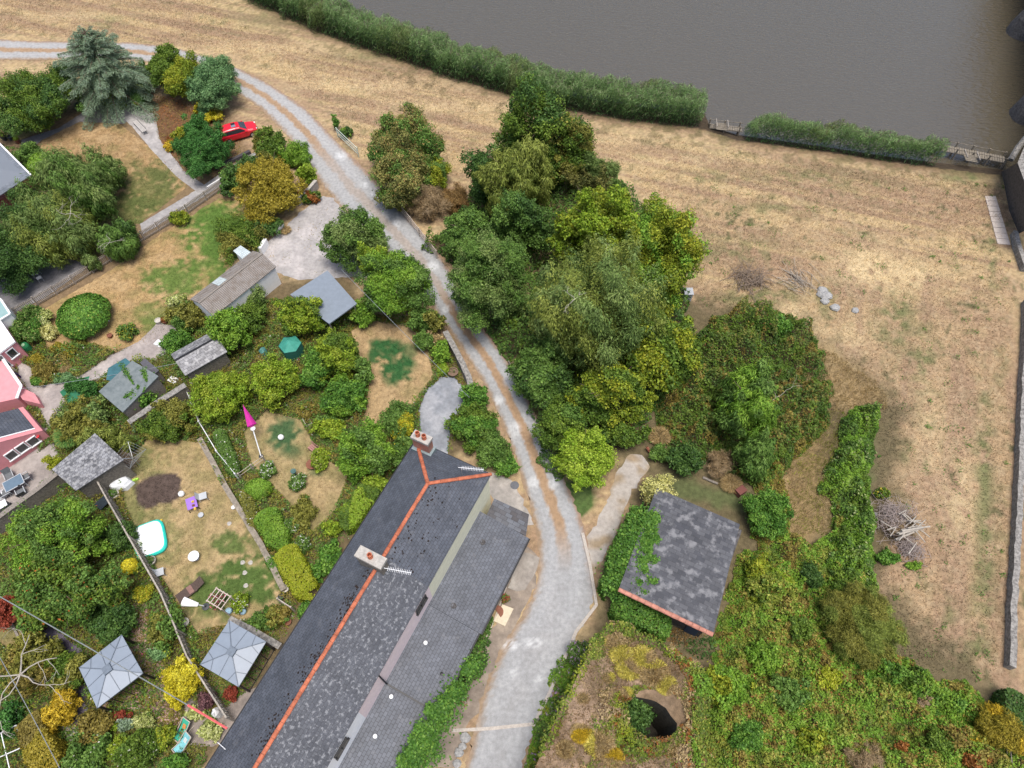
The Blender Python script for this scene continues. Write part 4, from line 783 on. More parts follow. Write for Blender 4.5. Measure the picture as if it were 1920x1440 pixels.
# ---------------------------------------------------------------- terrace of cottages
TA = math.radians(-116.4); TD = Vector((math.cos(TA), math.sin(TA), 0)); TN = Vector((-TD.y, TD.x, 0)); ZE, ZR = 5.65, 7.75
TO = P(780, 825, ZE); TO.z = 0
def W_(s, t, z): return TO+TD*s+TN*t+Vector((0, 0, z))
def terrace():
    W1 = 5.96; L = 30.0; rng = random.Random(3); hx = 3.25; cen = W1/2+.1
    root = thing('terraced_cottages', W_(10, 3, 0), 'long terrace of cottages with dark slate roof and orange ridge tiles beside the track', 'house')
    mb = MB(); mb.roof([W_(0, 0, ZE), W_(L, 0, ZE), W_(L, cen, ZR), W_(hx, cen, ZR)], .1, TD)
    mb.roof([W_(0, 0, ZE), W_(hx, cen, ZR), W_(0, W1, ZE)], .1, TN); mb.roof([W_(0, W1, ZE), W_(hx, cen, ZR), W_(8.6, cen, ZR), W_(8.6, W1, ZE)], .1, TD)
    ro = mb.build('roof', SLATE, root)
    mb = MB(); mb.roof([W_(8.6, W1, ZE), W_(8.6, cen, ZR), W_(L, cen, ZR), W_(L, W1, ZE)], .1, TD); mb.build('roof', SLATEL, root, label='lichen speckled slate slope')
    for p, q in (((hx, cen, ZR), (8.9, cen, ZR)), ((9.6, cen, ZR), (L, cen, ZR)), ((0, 0, ZE+.02), (hx, cen, ZR)), ((0, W1, ZE+.02), (hx, cen, ZR))): mb = MB(); half_ridge(mb, W_(*p), W_(*q)); mb.build('ridge_tiles', TERRA, root)
    mb = MB(); pts = []
    for i in range(900):
        s = rng.uniform(2.5, 24); up = rng.random()**1.1; t = cen+up*(W1-cen)*.95 if s < 9 else cen-abs(rng.gauss(.2, .35)); 
        if s < 9 and (rng.random() > math.exp(-up*2.3) or t > W1): continue
        if s >= 9 and rng.random() > .62+.38*math.sin(s*1.7): continue
        z = ZR-(abs(t-cen)/(W1-cen if t > cen else cen))*(ZR-ZE)+.012
        if abs(t-cen) > .16: pts.append(W_(s, t, z))
    blobs(mb, pts, rng, (.025, .085)); mb.build('moss', MOSS, root, kind='stuff')
    # walls in three colours
    for nm, s0, s1, m, lb in (('wall', .22, 8.5, CREAM, 'cream rendered wall'), ('wall', 8.5, 16.6, PINKR, 'pale pink rendered wall'), ('wall', 16.6, L, WHITE, 'white rendered wall')):
        mb = MB(); mb.prism([W_(s0, .25, 0), W_(s1, .25, 0), W_(s1, W1-.06, 0), W_(s0, W1-.06, 0)], 0, ZE-.12 if s0 > 1 else ZE-.12); mb.build(nm, m, root, label=lb)
    mb = MB()
    mb.bar(W_(0, -.04, ZE-.09), W_(L, -.04, ZE-.09), .11, .09)
    mb.bar(W_(0, 0, ZE-.09), W_(0, W1, ZE-.09), .11, .09); mb.build('gutter', DARKM, root)
    for s in (9.6, 18.6): window(root, W_(s, W1-.06, ZE-.85), -TD, Vector((0, 0, 1)), 1.2, .8, 2, DARKM)
    mb = MB(); mb.bar(W_(14.4, W1-.1, ZE-.2), W_(14.4, W1+.1, 2.95), .09); mb.bar(W_(14.4, W1+.05, 2.96), W_(14.4, W1+3.35, 2.2), .09); mb.build('drainpipe', DARKM, root)
    # lean-to along the front
    def lean(s0, s1, t1, zt, zb, m, lb=None):
        mb = MB(); a = W1-.07; mb.roof([W_(s0, a, zt), W_(s1, a, zt), W_(s1, t1, zb), W_(s0, t1, zb)], .1, TD); mb.build('lean_to_roof', m, root)
        mb = MB(); mb.prism([W_(s0+.15, a+.01, 0), W_(s1-.01, a+.01, 0), W_(s1-.01, t1-.28, 0), W_(s0+.15, t1-.28, 0)], 0, zb-.06, top=False)
        z1 = zt-.14; zb2 = zb-.06+(.28/(t1-a))*(zt-zb)-.06
        for s in (s0+.15, s1-.01): mb.face([W_(s, a+.01, zb-.06), W_(s, t1-.28, zb-.06), W_(s, t1-.28, zb2), W_(s, a+.01, z1)])
        mb.build('front_wall', CREAM if s0 < 10 else WHITE, root)
        g = MB(); g.bar(W_(s0, t1+.05, zb-.08), W_(s1, t1+.05, zb-.08), .1, .08); g.build('gutter', DARKM, root)
    lean(1.75, 9.0, 9.75, 2.85, 2.1, SLATE); lean(9.02, 14.4, 9.6, 2.85, 2.1, SLATE); lean(14.42, L, 9.25, 2.83, 2.1, SLATE)
    mb = MB(); mb.roof([W_(.35, 6.3, 2.6), W_(1.74, 6.4, 2.6), W_(1.74, 9.5, 2.25), W_(.2, 9.0, 2.25)], .08, TN); mb.build('porch_roof', SLATEP, root)
    mb = MB(); mb.prism([W_(.5, 6.4, 0), W_(1.6, 6.4, 0), W_(1.6, 9.2, 0), W_(.45, 8.8, 0)], 0, 2.13); mb.build('porch_wall', CREAM, root)
    for s, w_ in ((5.2, 1.2), (7.6, 1.0), (11.4, 1.2)): window(root, W_(s, 9.75-.28 if s < 9 else 9.6-.28, 1.35), -TD, Vector((0, 0, 1)), w_, .9, 2)
    d = MB(); c = W_(12.9, 9.32, 1.0); M = Matrix((TD, Vector((0, 0, 1)), TN*1)).transposed(); d.box(c+TN*.03, (.95, 2.0, .06), M=M); d.build('door', mat('green_door', (.05, .10, .07), .5), root)
    # roof windows and vents on the lean-to
    def onlean(s, f, t1=9.4): t = (W1-.07)+f*(t1-W1+.07); return W_(s, t, 2.85-f*.75+.02)
    vt = MB()
    for px, py in ((825, 1153),): pass
    for s, f, k in ((11.2, .30, 1), (12.3, .80, 0), (14.9, .22, 1), (17.2, .3, 1), (19.2, .75, 1), (20.6, .42, 1)):
        v = MB(); c = onlean(s, f); 
        if k: v.lathe(c, [(.10, -.05), (.10, .16), (.13, .17), (.13, .24), (.03, .27)], 10)
        else: v.lathe(c, [(.11, -.05), (.11, .12), (.02, .14)], 10)
        v.build('roof_vent', FRAME if k else DARKM, root)
    for s, f in ((3.6, .34), (8.3, .42)):
        v = MB(); c = onlean(s, f); v.lathe(c, [(.20, -.04), (.20, .05), (.15, .06), (.15, .02), (.01, .02)], 8); v.build('roof_vent', STONED, root, label='dark ring shaped vent')
    # chimneys
    def chimney(s, t, z0, z1, ls, lt, m, pots, cap):
        c = MB(); c.prism([W_(s-ls/2, t-lt/2, 0), W_(s+ls/2, t-lt/2, 0), W_(s+ls/2, t+lt/2, 0), W_(s-ls/2, t+lt/2, 0)], z0, z1); ch = c.build('chimney', m, root)
        k = MB(); k.prism([W_(s-ls/2-.06, t-lt/2-.06, 0), W_(s+ls/2+.06, t-lt/2-.06, 0), W_(s+ls/2+.06, t+lt/2+.06, 0), W_(s-ls/2-.06, t+lt/2+.06, 0)], z1-.22, z1+.03, bottom=True)
        k.build('cap', cap, ch)
        for dt in pots:
            p = MB(); p.lathe(W_(s, t+dt, z1+.03), [(.17, 0), (.14, .35), (.16, .38), (.16, .42), (.11, .42), (.10, .1), (.01, .08)], 12); po = p.build('chimney_pot', TERRA, ch)
        return ch
    BRICK = slatemat('brick', (.42, .12, .065), (.36, .10, .06), (.35, .3, .26), .075, .22)
    chimney(.45, .95, 4.8, 7.6, .55, 1.25, BRICK, (-.28, .22), CONC)
    f = MB(); f.prism([W_(.1, .25, 0), W_(.95, .25, 0), W_(.95, 1.75, 0), W_(.1, 1.75, 0)], 5.7, 6.22); f.build('flashing', LEAD, root)
    chimney(9.25, cen-.35, 6.5, 8.75, .62, 1.75, STONE, (0.0,), CONC)
    chimney(24.3, cen-.2, 6.8, 9.0, .7, 1.5, BRICK, (-.35, .35), TERRA)
    # a lead-coloured scar line across the back slope
    return root
terrace()
def aerial(label, base, mast, dirv, L, n, fold=.28):
    a = Vector(base); t = a+Vector((0, 0, mast)); d = Vector(dirv).normalized(); s = d.cross(Vector((0, 0, 1))).normalized(); root = thing('tv_aerial', a, label, 'aerial')
    mb = MB(); mb.bar(a, t, .035); mb.build('mast', METALG, root); mb = MB(); mb.bar(t-d*.2, t+d*L, .03)
    for i in range(n): p = t+d*(L*(i+.5)/n); mb.bar(p-s*fold*.5, p+s*fold*.5, .018)
    mb.build('antenna', FRAME, root); return root
aerial('white television aerial sticking out past the hip end of the cottage roof', W_(1.2, 4.4, 6.2), 1.3, (1, -.1, 0), 1.5, 14)
aerial('white television aerial on the middle chimney', W_(9.35, 3.9, 7.2), 1.3, (1, -.18, 0), 1.5, 14)
aerial('white television aerial beside the lower chimney at the picture bottom', W_(23.8, 2.4, 7.2), 1.7, (-.4, .3, .0), 1.2, 9, .4)
# ---------------------------------------------------------------- slate barn
def barn():
    z = 3.6; bl, br, tr = P(1160, 1105, z), P(1337, 1190, z), P(1391, 978, z); d = (br-bl).normalized(); n = Vector((-d.y, d.x, 0)); Lw = (tr-br).dot(n); W2 = (br-bl).length
    def B(u, v, zz): return Vector((bl.x, bl.y, 0))+d*u+n*v+Vector((0, 0, zz))
    root = thing('slate_barn', B(W2/2, Lw/2, 0), 'square slate-roofed barn with ivy on its left side and pink ridge tiles', 'barn')
    sk = (tr-br).dot(d)
    mb = MB(); mb.roof([B(0, 0, z), B(W2, 0, z), B(W2+sk, Lw, z-.5), B(sk*.5, Lw, z-.5)], .1, d); mb.build('roof', SLATEB, root)
    mb = MB(); half_ridge(mb, B(0, -.02, z+.02), B(W2, -.02, z+.02), .15, .45); mb.build('ridge_tiles', mat('pink_terracotta', (.42, .19, .14), .85, .3, 3), root)
    mb = MB(); mb.prism([B(.4, .55, 0), B(W2-.35, .55, 0), B(W2-.3, Lw-.3, 0), B(.4, Lw-.3, 0)], 0, z-.62); mb.build('wall', STONED, root)
    mb = MB(); mb.prism([B(W2-1.4, .50, 0), B(W2-.6, .50, 0), B(W2-.6, .54, 0), B(W2-1.4, .54, 0)], 0, 2.2); mb.build('door', mat('blue_door', (.03, .06, .12), .5), root)
    return B, W2, Lw
BB, BW, BL = barn()
# ivy spilling over the left eave
def ivy(name, label, base, ends, n, pal, r, leaf=.18, cat='creeper'):
    SEED[0] += 1; rng = np.random.default_rng(SEED[0]); PO = []
    for e in ends:
        m_ = n//len(ends); u = rng.uniform(size=m_)**.9; a, b = np.array(base(e)[0]), np.array(base(e)[1]); q = a+(b-a)*u[:, None]; q = q+rng.normal(size=(m_, 3))*np.array([r, r, r*.35])*(1.15-u)[:, None]; PO.append(q)
    pos = np.concatenate(PO); n = len(pos); nr = rng.normal(size=(n, 3))*.6; nr[:, 2] += 1; t = .3+.3*vnoise(pos[:, 0]*2, pos[:, 1]*2, 4)+.25*rng.normal(size=n); c = palcol(pal, t)*rng.uniform(.75, 1.25, (n, 1))
    return foliage(name, pos, nr, leaf*rng.uniform(.6, 1.3, n), .8, c, None, None, rng, label=label, cat=cat)
ivy('ivy', 'leafy green ivy climbing over the left edge of the slate barn', lambda e: (BB(e[0], e[1], e[2]), BB(e[3], e[4], e[5])), [(-.4, .3+i*.48, 2.9, e, .3+i*.48+.3, 3.55) for i, e in enumerate((1.7, 1.1, 2.0, 1.2, .9, 1.5, .9, .7, 1.1, .7, .5, .5))], 13000, 'ivy', .5)
hedge([(1148, 1110), (1170, 1050), (1195, 990), (1215, 945)], 1.7, 2.6, 'ivy', 'bank of green ivy along the left wall of the slate barn', leaf=.18, rough=.25)
hedge([(1150, 1125), (1200, 1148), (1262, 1178)], 1.5, 2.2, 'ivy', 'ivy bank under the pink ridge tiles of the slate barn', leaf=.18, rough=.25, acc=[((.16, .28, .05), .1)])
# ---------------------------------------------------------------- ruined kiln
def ruin():
    z = 4.6; out = [(1098, 1235), (1122, 1192), (1152, 1168), (1190, 1182), (1228, 1202), (1270, 1225), (1308, 1245), (1318, 1300), (1312, 1380), (1322, 1450), (1322, 1560), (960, 1560), (985, 1480), (1012, 1420), (1040, 1352), (1072, 1290)]
    hole = [(1205+(58+7*math.sin(3*a+1)+4*math.sin(7*a))*math.cos(a), 1357+(50+6*math.sin(2*a)+3*math.sin(5*a))*math.sin(a)) for a in [i*math.pi/9 for i in range(18)]]
    W = [P(a, b, z) for a, b in out]; c = sum(W, Vector())/len(W); c.z = 0; root = thing('ruined_kiln', c, 'overgrown ruined stone kiln with a dark round shaft in its flat top', 'ruin')
    fn = lambda x, y: plain((.17, .12, .075), (.30, .215, .15), .8, 3, seed=61)(x, y)
    sheet('turf_top', out, z, GRASS, fn, step=.3, hole=hole, zfn=lambda x, y: (fbm(x*.7, y*.7, 8)-.5)*.55, kind=None, parent=root)
    mb = MB(); n = len(W)
    for i in range(n):
        a, b = W[i], W[(i+1) % n]; k = max(1, int((b-a).length/.6))
        for j in range(k):
            p, q = a.lerp(b, j/k), a.lerp(b, (j+1)/k); mb.face([(p.x, p.y, 0), (q.x, q.y, 0), (q.x, q.y, z+.05), (p.x, p.y, z+.05)])
    mb.build('wall', STONE, root)
    mb = MB(); Hh = [P(a, b, z) for a, b in hole]; cc = sum(Hh, Vector())/18
    for i in range(18):
        a, b = Hh[i], Hh[(i+1) % 18]; a2, b2 = cc+(a-cc)*.8, cc+(b-cc)*.8; mb.face([(a.x, a.y, z+.1), (a2.x, a2.y, .4), (b2.x, b2.y, .4), (b.x, b.y, z+.1)])
    mb.face([((cc+(a-cc)*.82).x, (cc+(a-cc)*.82).y, .42) for a in Hh]); mb.build('shaft', mat('shaft_stone', (.05, .045, .035), .95, .4, 5), root)
    return z
RZ = ruin()
plant(1190, 1338, 40, 36, 4.5, 'oak', 'dark green bush growing inside the kiln shaft', puff=.3, rz=1.5, pal2='darkgreen')
KTOP = [(1098, 1235), (1122, 1192), (1152, 1168), (1190, 1182), (1228, 1202), (1270, 1225), (1308, 1245), (1318, 1300), (1312, 1380), (1322, 1450), (1322, 1540), (960, 1540), (985, 1480), (1012, 1420), (1040, 1352), (1072, 1290)]
KHOLE = [(1155, 1338), (1180, 1314), (1222, 1312), (1252, 1334), (1256, 1372), (1234, 1398), (1192, 1402), (1160, 1380)]
hedge([(1300, 1250), (1228, 1206), (1152, 1172), (1122, 1198), (1100, 1238), (1074, 1290), (1042, 1352), (1014, 1420)], .5, .35, 'yellowgreen', 'yellow-green weeds along the rim of the kiln', leaf=.16, zb=RZ-.25, rough=.4, pal2='wild', name='rim_weeds', cat='weeds', dens=.4)
hedge([(1312, 1250), (1318, 1300), (1312, 1380), (1320, 1450)], 1.0, .7, 'wild', 'yellow-green weeds along the right rim of the kiln', leaf=.16, zb=RZ-.3, rough=.3, pal2='fresh', name='rim_weeds', cat='weeds', dens=.5)
cover('kiln_growth', KTOP, .35, 'brown', leaf=.2, asp=.16, per=170, style='blades', zb=RZ, pal2='straw', pal3='olive', excl=[KHOLE], label='dry brown grass over the whole kiln top', nsc=1.0, fe=4)
cover('kiln_growth', [(1135, 1330), (1150, 1300), (1190, 1285), (1240, 1290), (1275, 1325), (1285, 1375), (1260, 1420), (1200, 1432), (1150, 1405)], .55, 'yellowgreen', leaf=.16, per=330, zb=RZ, pal2='wild', pal3='rust', excl=[KHOLE], label='ragged green fringe hanging round the kiln shaft', nsc=1.0, fe=3)
for (x, y, r, lb) in ((1178, 1252, 24, 'yellow tussock joined to the left side of the largest one'), (1250, 1285, 20, 'yellow tussock right below the largest one'), (1150, 1205, 16, 'small yellow tussock at the upper kiln corner'), (1175, 1300, 14, 'small yellow-green tussock just above the shaft'), (1060, 1405, 18, 'orange tussock by the lower left rim of the kiln'), (1205, 1235, 26, 'yellow grass tussock on the kiln top, nearest the barn'), (1165, 1228, 22, 'yellow grass tussock on the left of the kiln top'), (1225, 1262, 28, 'largest yellow grass tussock above the kiln shaft'), (1092, 1310, 15, 'round orange tussock near the left edge of the kiln'),
                      (1090, 1375, 20, 'orange yellow tussock low on the left of the kiln top'), (1125, 1395, 28, 'broad yellow tussock left below the kiln shaft'), (1150, 1420, 20, 'orange tussock at the picture bottom below the kiln shaft'), (1140, 1270, 14, 'small yellow tussock between the kiln edge and shaft')):
    plant(x, y, r*1.15, r*1.0, .6, 'gold' if 'orange' in lb else [(.30, .26, .04), (.55, .48, .09), (.8, .72, .22)], lb, 'grass tussock', style='spiky', name='grass_tussock', dens=.6, asp=.13, leaf=.2, rz=.6, zb=RZ-.02, pal2='straw', group='tussocks on the kiln top')
cover('kiln_growth', [(1230, 1200), (1320, 1240), (1325, 1450), (1240, 1450), (1262, 1380), (1258, 1330), (1240, 1300), (1285, 1270)], .5, 'wild', leaf=.15, excl=[[(1155, 1338), (1180, 1314), (1222, 1312), (1252, 1334), (1262, 1372), (1240, 1400), (1192, 1402), (1160, 1380)]], per=260, zb=RZ, pal2='straw', pal3='rust', label='yellow green growth along the right edge of the kiln top')
cover('kiln_growth', [(1110, 1290), (1150, 1290), (1170, 1340), (1160, 1400), (1200, 1405), (1240, 1410), (1250, 1460), (1040, 1460), (1110, 1400)], .4, 'wild', leaf=.15, excl=[[(1155, 1338), (1180, 1314), (1222, 1312), (1252, 1334), (1262, 1372), (1240, 1400), (1192, 1402), (1160, 1380)]], per=200, zb=RZ, pal2='straw', pal3='pinkbrown', label='low mixed growth round the kiln shaft')
cover('kiln_growth', [(1110, 1190), (1150, 1165), (1190, 1180), (1175, 1205), (1120, 1215), (1100, 1240)], .7, 'wild', leaf=.16, per=300, zb=RZ, pal2='straw', label='tufts on the upper corner of the kiln')
cover('shaded_weeds', [(1140, 1140), (1200, 1150), (1270, 1180), (1340, 1200), (1345, 1250), (1310, 1240), (1230, 1200), (1160, 1165)], .5, 'darkgreen', leaf=.16, per=120, pal2='brown', label='weeds coloured dark as the shade in the gap between barn and kiln')  # shade of the gap is put into the dark leaf colours
cover('verge_plants', [(1040, 1260), (1085, 1205), (1110, 1180), (1120, 1215), (1100, 1250), (1060, 1310), (1030, 1370), (1005, 1450), (975, 1450), (1000, 1370)], 1.3, 'fresh', leaf=.17, per=420, pal2='hawthorn', pal3='yellowgreen', label='green verge plants between road and kiln', acc=[((.42, .28, .45), .03)])
plant(1085, 1225, 26, 22, 1.8, 'hawthorn', 'purple flowering buddleia at the roadside kiln corner', acc=[((.40, .26, .42), .16)], puff=.3, leaf=.18, asp=.35)
cover('verge_plants', [(900, 1130), (925, 1160), (915, 1230), (900, 1260), (870, 1310), (855, 1290), (880, 1215)], 1.0, 'darkgreen', leaf=.17, per=420, pal2='hawthorn', label='dark plants against the cottage front wall')
ivy('creeper', 'bright green creeper spreading over the lower cottage eave', lambda e: (P(*e[:3]), P(*e[3:])), [(895, 1240, 1.6, 870, 1262, 2.9), (862, 1290, 2.2, 850, 1300, 3.0), (848, 1310, 2.4, 826, 1325, 3.1), (835, 1340, 2.4, 800, 1330, 3.1), (812, 1375, 2.6, 782, 1362, 3.2), (800, 1400, 2.6, 770, 1385, 3.2), (785, 1425, 2.6, 765, 1410, 3.2), (830, 1360, 2.2, 818, 1330, 2.9), (775, 1445, 2.4, 752, 1420, 3.1), (810, 1420, 2.2, 800, 1370, 2.9)], 9500, 'ivy', .42, leaf=.17)
# ---------------------------------------------------------------- bridge, wall and abutment at the right edge
def bridge():
    a = Vector((54.7, 62.3, 0)); d = Vector((.33, .944, 0)).normalized(); n = Vector((d.y, -d.x, 0))      # d runs out over the river, n points away from the camera side
    def Q(s, t, z): return a+d*s+n*t+Vector((0, 0, z))
    root = thing('stone_bridge', Q(0, 4, 0), 'old dark stone river bridge at the right edge of the frame', 'bridge')
    dk = MB(); dk.prism([Q(-6, 1.4, 0), Q(60, 1.4, 0), Q(60, 8.5, 0), Q(-6, 8.5, 0)], 5.4, 7.6, bottom=True); dk.build('deck', STONED, root)
    pp = MB(); pp.prism([Q(-6, 1.0, 0), Q(60, 1.0, 0), Q(60, 1.39, 0), Q(-6, 1.39, 0)], 5.2, 8.8, bottom=True); pp.build('parapet', STONE, root)
    for i, s in enumerate((6.0, 23.0, 39)):
        p = MB(); p.prism([Q(s-1.2, 1.2, 0), Q(s, .4, 0), Q(s+1.2, 1.2, 0), Q(s+1.2, 8.5, 0), Q(s-1.2, 8.5, 0)], -2, 5.38); p.build('pier', STONED, root)
        c = MB(); c.lathe(Q(s, .9, 0), [(1.9, -1.3), (1.75, -.2), (1.5, .9), (1.1, 1.9), (.9, 2.3), (.75, 2.9), (.35, 3.3), (.02, 3.45)], 18)
        for i_ in range(len(c.v)): v_ = c.v[i_]; c.v[i_] = v_+Vector((math.sin(v_.y*3+v_.z*5)*.06, math.sin(v_.x*4+v_.z*3)*.06, 0))
        c.build('cutwater', STONED, root, smooth=False)
    for s0, s1 in ((-6, 4.8), (7.2, 21.8), (24.2, 37.8)):
        c = MB(); k = 14
        for j in range(k):
            u0, u1 = j/k, (j+1)/k; z0, z1 = 1.6+3.4*math.sin(math.pi*u0)**.6, 1.6+3.4*math.sin(math.pi*u1)**.6
            c.face([Q(s0+(s1-s0)*u0, 1.3, z0), Q(s0+(s1-s0)*u1, 1.3, z1), Q(s0+(s1-s0)*u1, 1.3, 5.45), Q(s0+(s1-s0)*u0, 1.3, 5.45)]); c.face([Q(s0+(s1-s0)*u0, 1.3, z0), Q(s0+(s1-s0)*u1, 1.3, z1), Q(s0+(s1-s0)*u1, 8.4, z1), Q(s0+(s1-s0)*u0, 8.4, z0)])
        c.build('arch', STONED, root)
bridge()
def wallpath(name, path, z, w_, m, label, cat='wall', cap=None, z0=0.0, capm=None, jag=0.0, group=None):
    """path gives the wall top in photo pixels"""
    rng = random.Random(len(path)*7+int(path[0][0])); Wp = [P(a, b, z) for a, b in path]; pts = [Wp[0]]
    for a, b in zip(Wp[:-1], Wp[1:]):
        k = max(1, int((b-a).length/.5))
        for j in range(1, k+1): pts.append(a.lerp(b, j/k)+(Vector((rng.uniform(-jag, jag), rng.uniform(-jag, jag), 0)) if jag and j < k else Vector((0, 0, 0))))
    nr = []
    for i in range(len(pts)):
        d = (pts[min(i+1, len(pts)-1)]-pts[max(i-1, 0)]); d.z = 0; d.normalize(); nr.append(Vector((-d.y, d.x, 0)))
    zt = [z+rng.uniform(-jag, jag)*.8 for _ in pts]; mb = MB()
    def strip(mb, wd, za, zb_):
        for i in range(len(pts)-1):
            a, b, na, nb_ = pts[i], pts[i+1], nr[i]*wd/2, nr[i+1]*wd/2; q = lambda p, zz: Vector((p.x, p.y, zz))
            mb.face([q(a-na, zb_(i)), q(b-nb_, zb_(i+1)), q(b+nb_, zb_(i+1)), q(a+na, zb_(i))]); mb.face([q(a-na, za(i)), q(b-nb_, za(i+1)), q(b-nb_, zb_(i+1)), q(a-na, zb_(i))]); mb.face([q(b+nb_, za(i+1)), q(a+na, za(i)), q(a+na, zb_(i)), q(b+nb_, zb_(i+1))])
        for i in (0, len(pts)-1):
            a, na = pts[i], nr[i]*wd/2; q = lambda p, zz: Vector((p.x, p.y, zz)); mb.face([q(a-na, za(i)), q(a+na, za(i)), q(a+na, zb_(i)), q(a-na, zb_(i))])
    if cap:
        root = thing(name, (pts[0].x, pts[0].y, z0), label, cat, group); strip(mb, w_, lambda i: z0, lambda i: zt[i]); mb.build('wall_body', m, root); c = MB(); strip(c, w_+.08, lambda i: zt[i]+.003, lambda i: zt[i]+cap); c.build('coping', capm or CONC, root); return root
    strip(mb, w_, lambda i: z0, lambda i: zt[i]); return mb.build(name, m, None, label, cat, group)
LICHW = mat('lichened_wall', (.09, .085, .08), .95, .6, 5, bump=1.0, col2=(.36, .345, .32), detail=10)
wallpath('stone_wall', [(1928, 560), (1926, 640), (1920, 760), (1915, 900), (1910, 1000), (1906, 1080), (1902, 1160), (1899, 1250)], .7, .42, LICHW, 'long lichened stone wall down the right edge of the dry field', jag=.05)
def abutment():
    root = thing('bridge_abutment', P(1905, 380), 'dark sloping stone abutment at the right edge beside the river', 'wall'); mb = MB(); top = [(1878, 322, 0), (1905, 306, 3.2), (1945, 290, 4.5), (1945, 445, 4.5), (1912, 432, 1.8), (1892, 400, 0)]
    mb.face([P(1878, 322, .02), P(1892, 395, .02), P(1910, 438, .02), P(1950, 420, 4.5), P(1908, 305, 4.2)]); mb.build('facing', STONED, root)
    mb = MB(); q = [P(1908, 305, 4.2), P(1950, 420, 4.5), P(2000, 420, 4.5), P(2000, 250, 4.5), P(1935, 240, 4.4)]; mb.face(q); mb.build('bank_top', LICHW, root)
    mb = MB(); mb.tube([P(1895, 300, .2), P(1910, 275, .9), P(1935, 245, 2.2)], .3, 6); mb.build('coping', LICHW, root)
abutment()
wallpath('stone_wall', [(1905, 432), (1912, 462), (1925, 500)], .7, .4, LICHW, 'short piece of stone wall below the bridge abutment', jag=.03)
a, b, c, d = P(1846, 368, 0), P(1866, 368, 0), P(1894, 460, 0), P(1870, 458, 0)
sroot = thing('slab_path', a, 'row of pale concrete slabs set in the grass near the bridge', 'slabs')
for k in range(9):
    u0, u1 = k/9+.004, (k+1)/9-.004; s_ = MB(); s_.prism([a.lerp(d, u0), b.lerp(c, u0), b.lerp(c, u1), a.lerp(d, u1)], 0, .07+.004*(k % 3)); s_.build('slab', mat('pale_concrete', (.56, .49, .43), .85, .12, 6), sroot)
# ================================================================ SHEDS, HOUSES AT THE LEFT, GAZEBOS
CORR = stripemat('corrugated_roof', (.17, .15, .135), (.29, .265, .245), .16, .9, 0, (.13, .10, .075))
CORRT = stripemat('clear_corrugated', (.42, .50, .52), (.60, .66, .67), .16, .4, 0, (.35, .40, .40))
FELT = mat('blue_grey_felt', (.19, .225, .27), .75, .08, 3, bump=.1); GREENFELT = mat('green_grey_felt', (.11, .135, .14), .8, .2, 2.5, col2=(.19, .215, .22)); TEAL = mat('teal_canvas', (.05, .27, .21), .6, .15, 3)
TEALG = mat('teal_glass', (.05, .13, .15), .2, .2, 2); PINKW = mat('pink_wall', (.66, .27, .29), .8, .07, 2.5); REDW = mat('dull_red_wall', (.30, .11, .09), .85, .15, 3); BLUEROOF = slatemat('blue_slates', (.14, .16, .19), (.18, .20, .23), (.09, .10, .11), .3, .4)
ALU = mat('gazebo_panel', (.23, .27, .325), .42, .05, 1.5, spec=.4); BLACKF = mat('black_frame', (.022, .02, .02), .5, .2, 6)
def gable(name, label, cat, e1, e2, w_, ze, zr, rm, wm, over=.2, ridge=None, m2=None, group=None):
    """gable-roofed box: e1,e2 = eave line in photo pixels, roof spreads w_ metres to the right of e1->e2"""
    a, b = P(*e1, ze), P(*e2, ze); d = (b-a).normalized(); n = Vector((d.y, -d.x, 0)); a.z = b.z = 0; c = (a+b)/2+n*w_/2; root = thing(name, c, label, cat, group)
    V = lambda p, t, z: p+n*t+Vector((0, 0, z))
    mb = MB(); mb.roof([V(a, 0, ze), V(b, 0, ze), V(b, w_/2, zr), V(a, w_/2, zr)], .06, d); mb.build('roof', rm, root)
    mb = MB(); mb.roof([V(a, w_/2, zr), V(b, w_/2, zr), V(b, w_, ze), V(a, w_, ze)], .06, d); mb.build('roof', m2 or rm, root)
    mb = MB(); ai, bi = a+d*over, b-d*over; mb.prism([ai+n*over, bi+n*over, bi+n*(w_-over), ai+n*(w_-over)], 0, ze-.02, top=False)
    for p in (ai, bi): mb.face([V(p, over, ze-.02), V(p, w_-over, ze-.02), V(p, w_/2, zr-.1)])
    mb.build('wall', wm, root)
    if ridge: r = MB(); r.bar(V(a, w_/2, zr+.02), V(b, w_/2, zr+.02), .16, .05); r.build('ridge', ridge, root)
    return root, a, d, n
def slab_shed(name, label, cat, pts, zs, rm, wm=None, inset=.2, posts=None, th=.08):
    """single-pitch roof over four corners (photo pixels) with walls or posts"""
    W = [P(x, y, z) for (x, y), z in zip(pts, zs)]; c = sum(W, Vector())/len(W); root = thing(name, (c.x, c.y, 0), label, cat); mb = MB(); mb.roof(W, th); mb.build('roof', rm, root)
    I = [p.lerp(c, inset/(p-c).length) for p in W]
    if wm:
        mb = MB(); k = len(I)
        for i in range(k): j = (i+1) % k; mb.face([(I[i].x, I[i].y, 0), (I[j].x, I[j].y, 0), (I[j].x, I[j].y, I[j].z-th-.01), (I[i].x, I[i].y, I[i].z-th-.01)])
        mb.build('wall', wm, root)
    if posts is not None:
        for i in posts: q = MB(); q.bar((I[i].x, I[i].y, 0), (I[i].x, I[i].y, I[i].z-th-.01), .1); q.build('post', WOODP, root)
    return root, W
r_, a_, d_, n_ = gable('corrugated_garage', 'long grey corrugated garage with white walls and a clear roof sheet', 'garage', (356, 561), (474, 470), 3.1, 2.3, 2.95, CORR, WHITE, .12, ridge=WOOD)
def onroof(u, t, dz=.03): z = 2.3+.65*(t/1.55 if t < 1.55 else (3.1-t)/1.55); return a_+d_*u+n_*t+Vector((0, 0, z+dz))
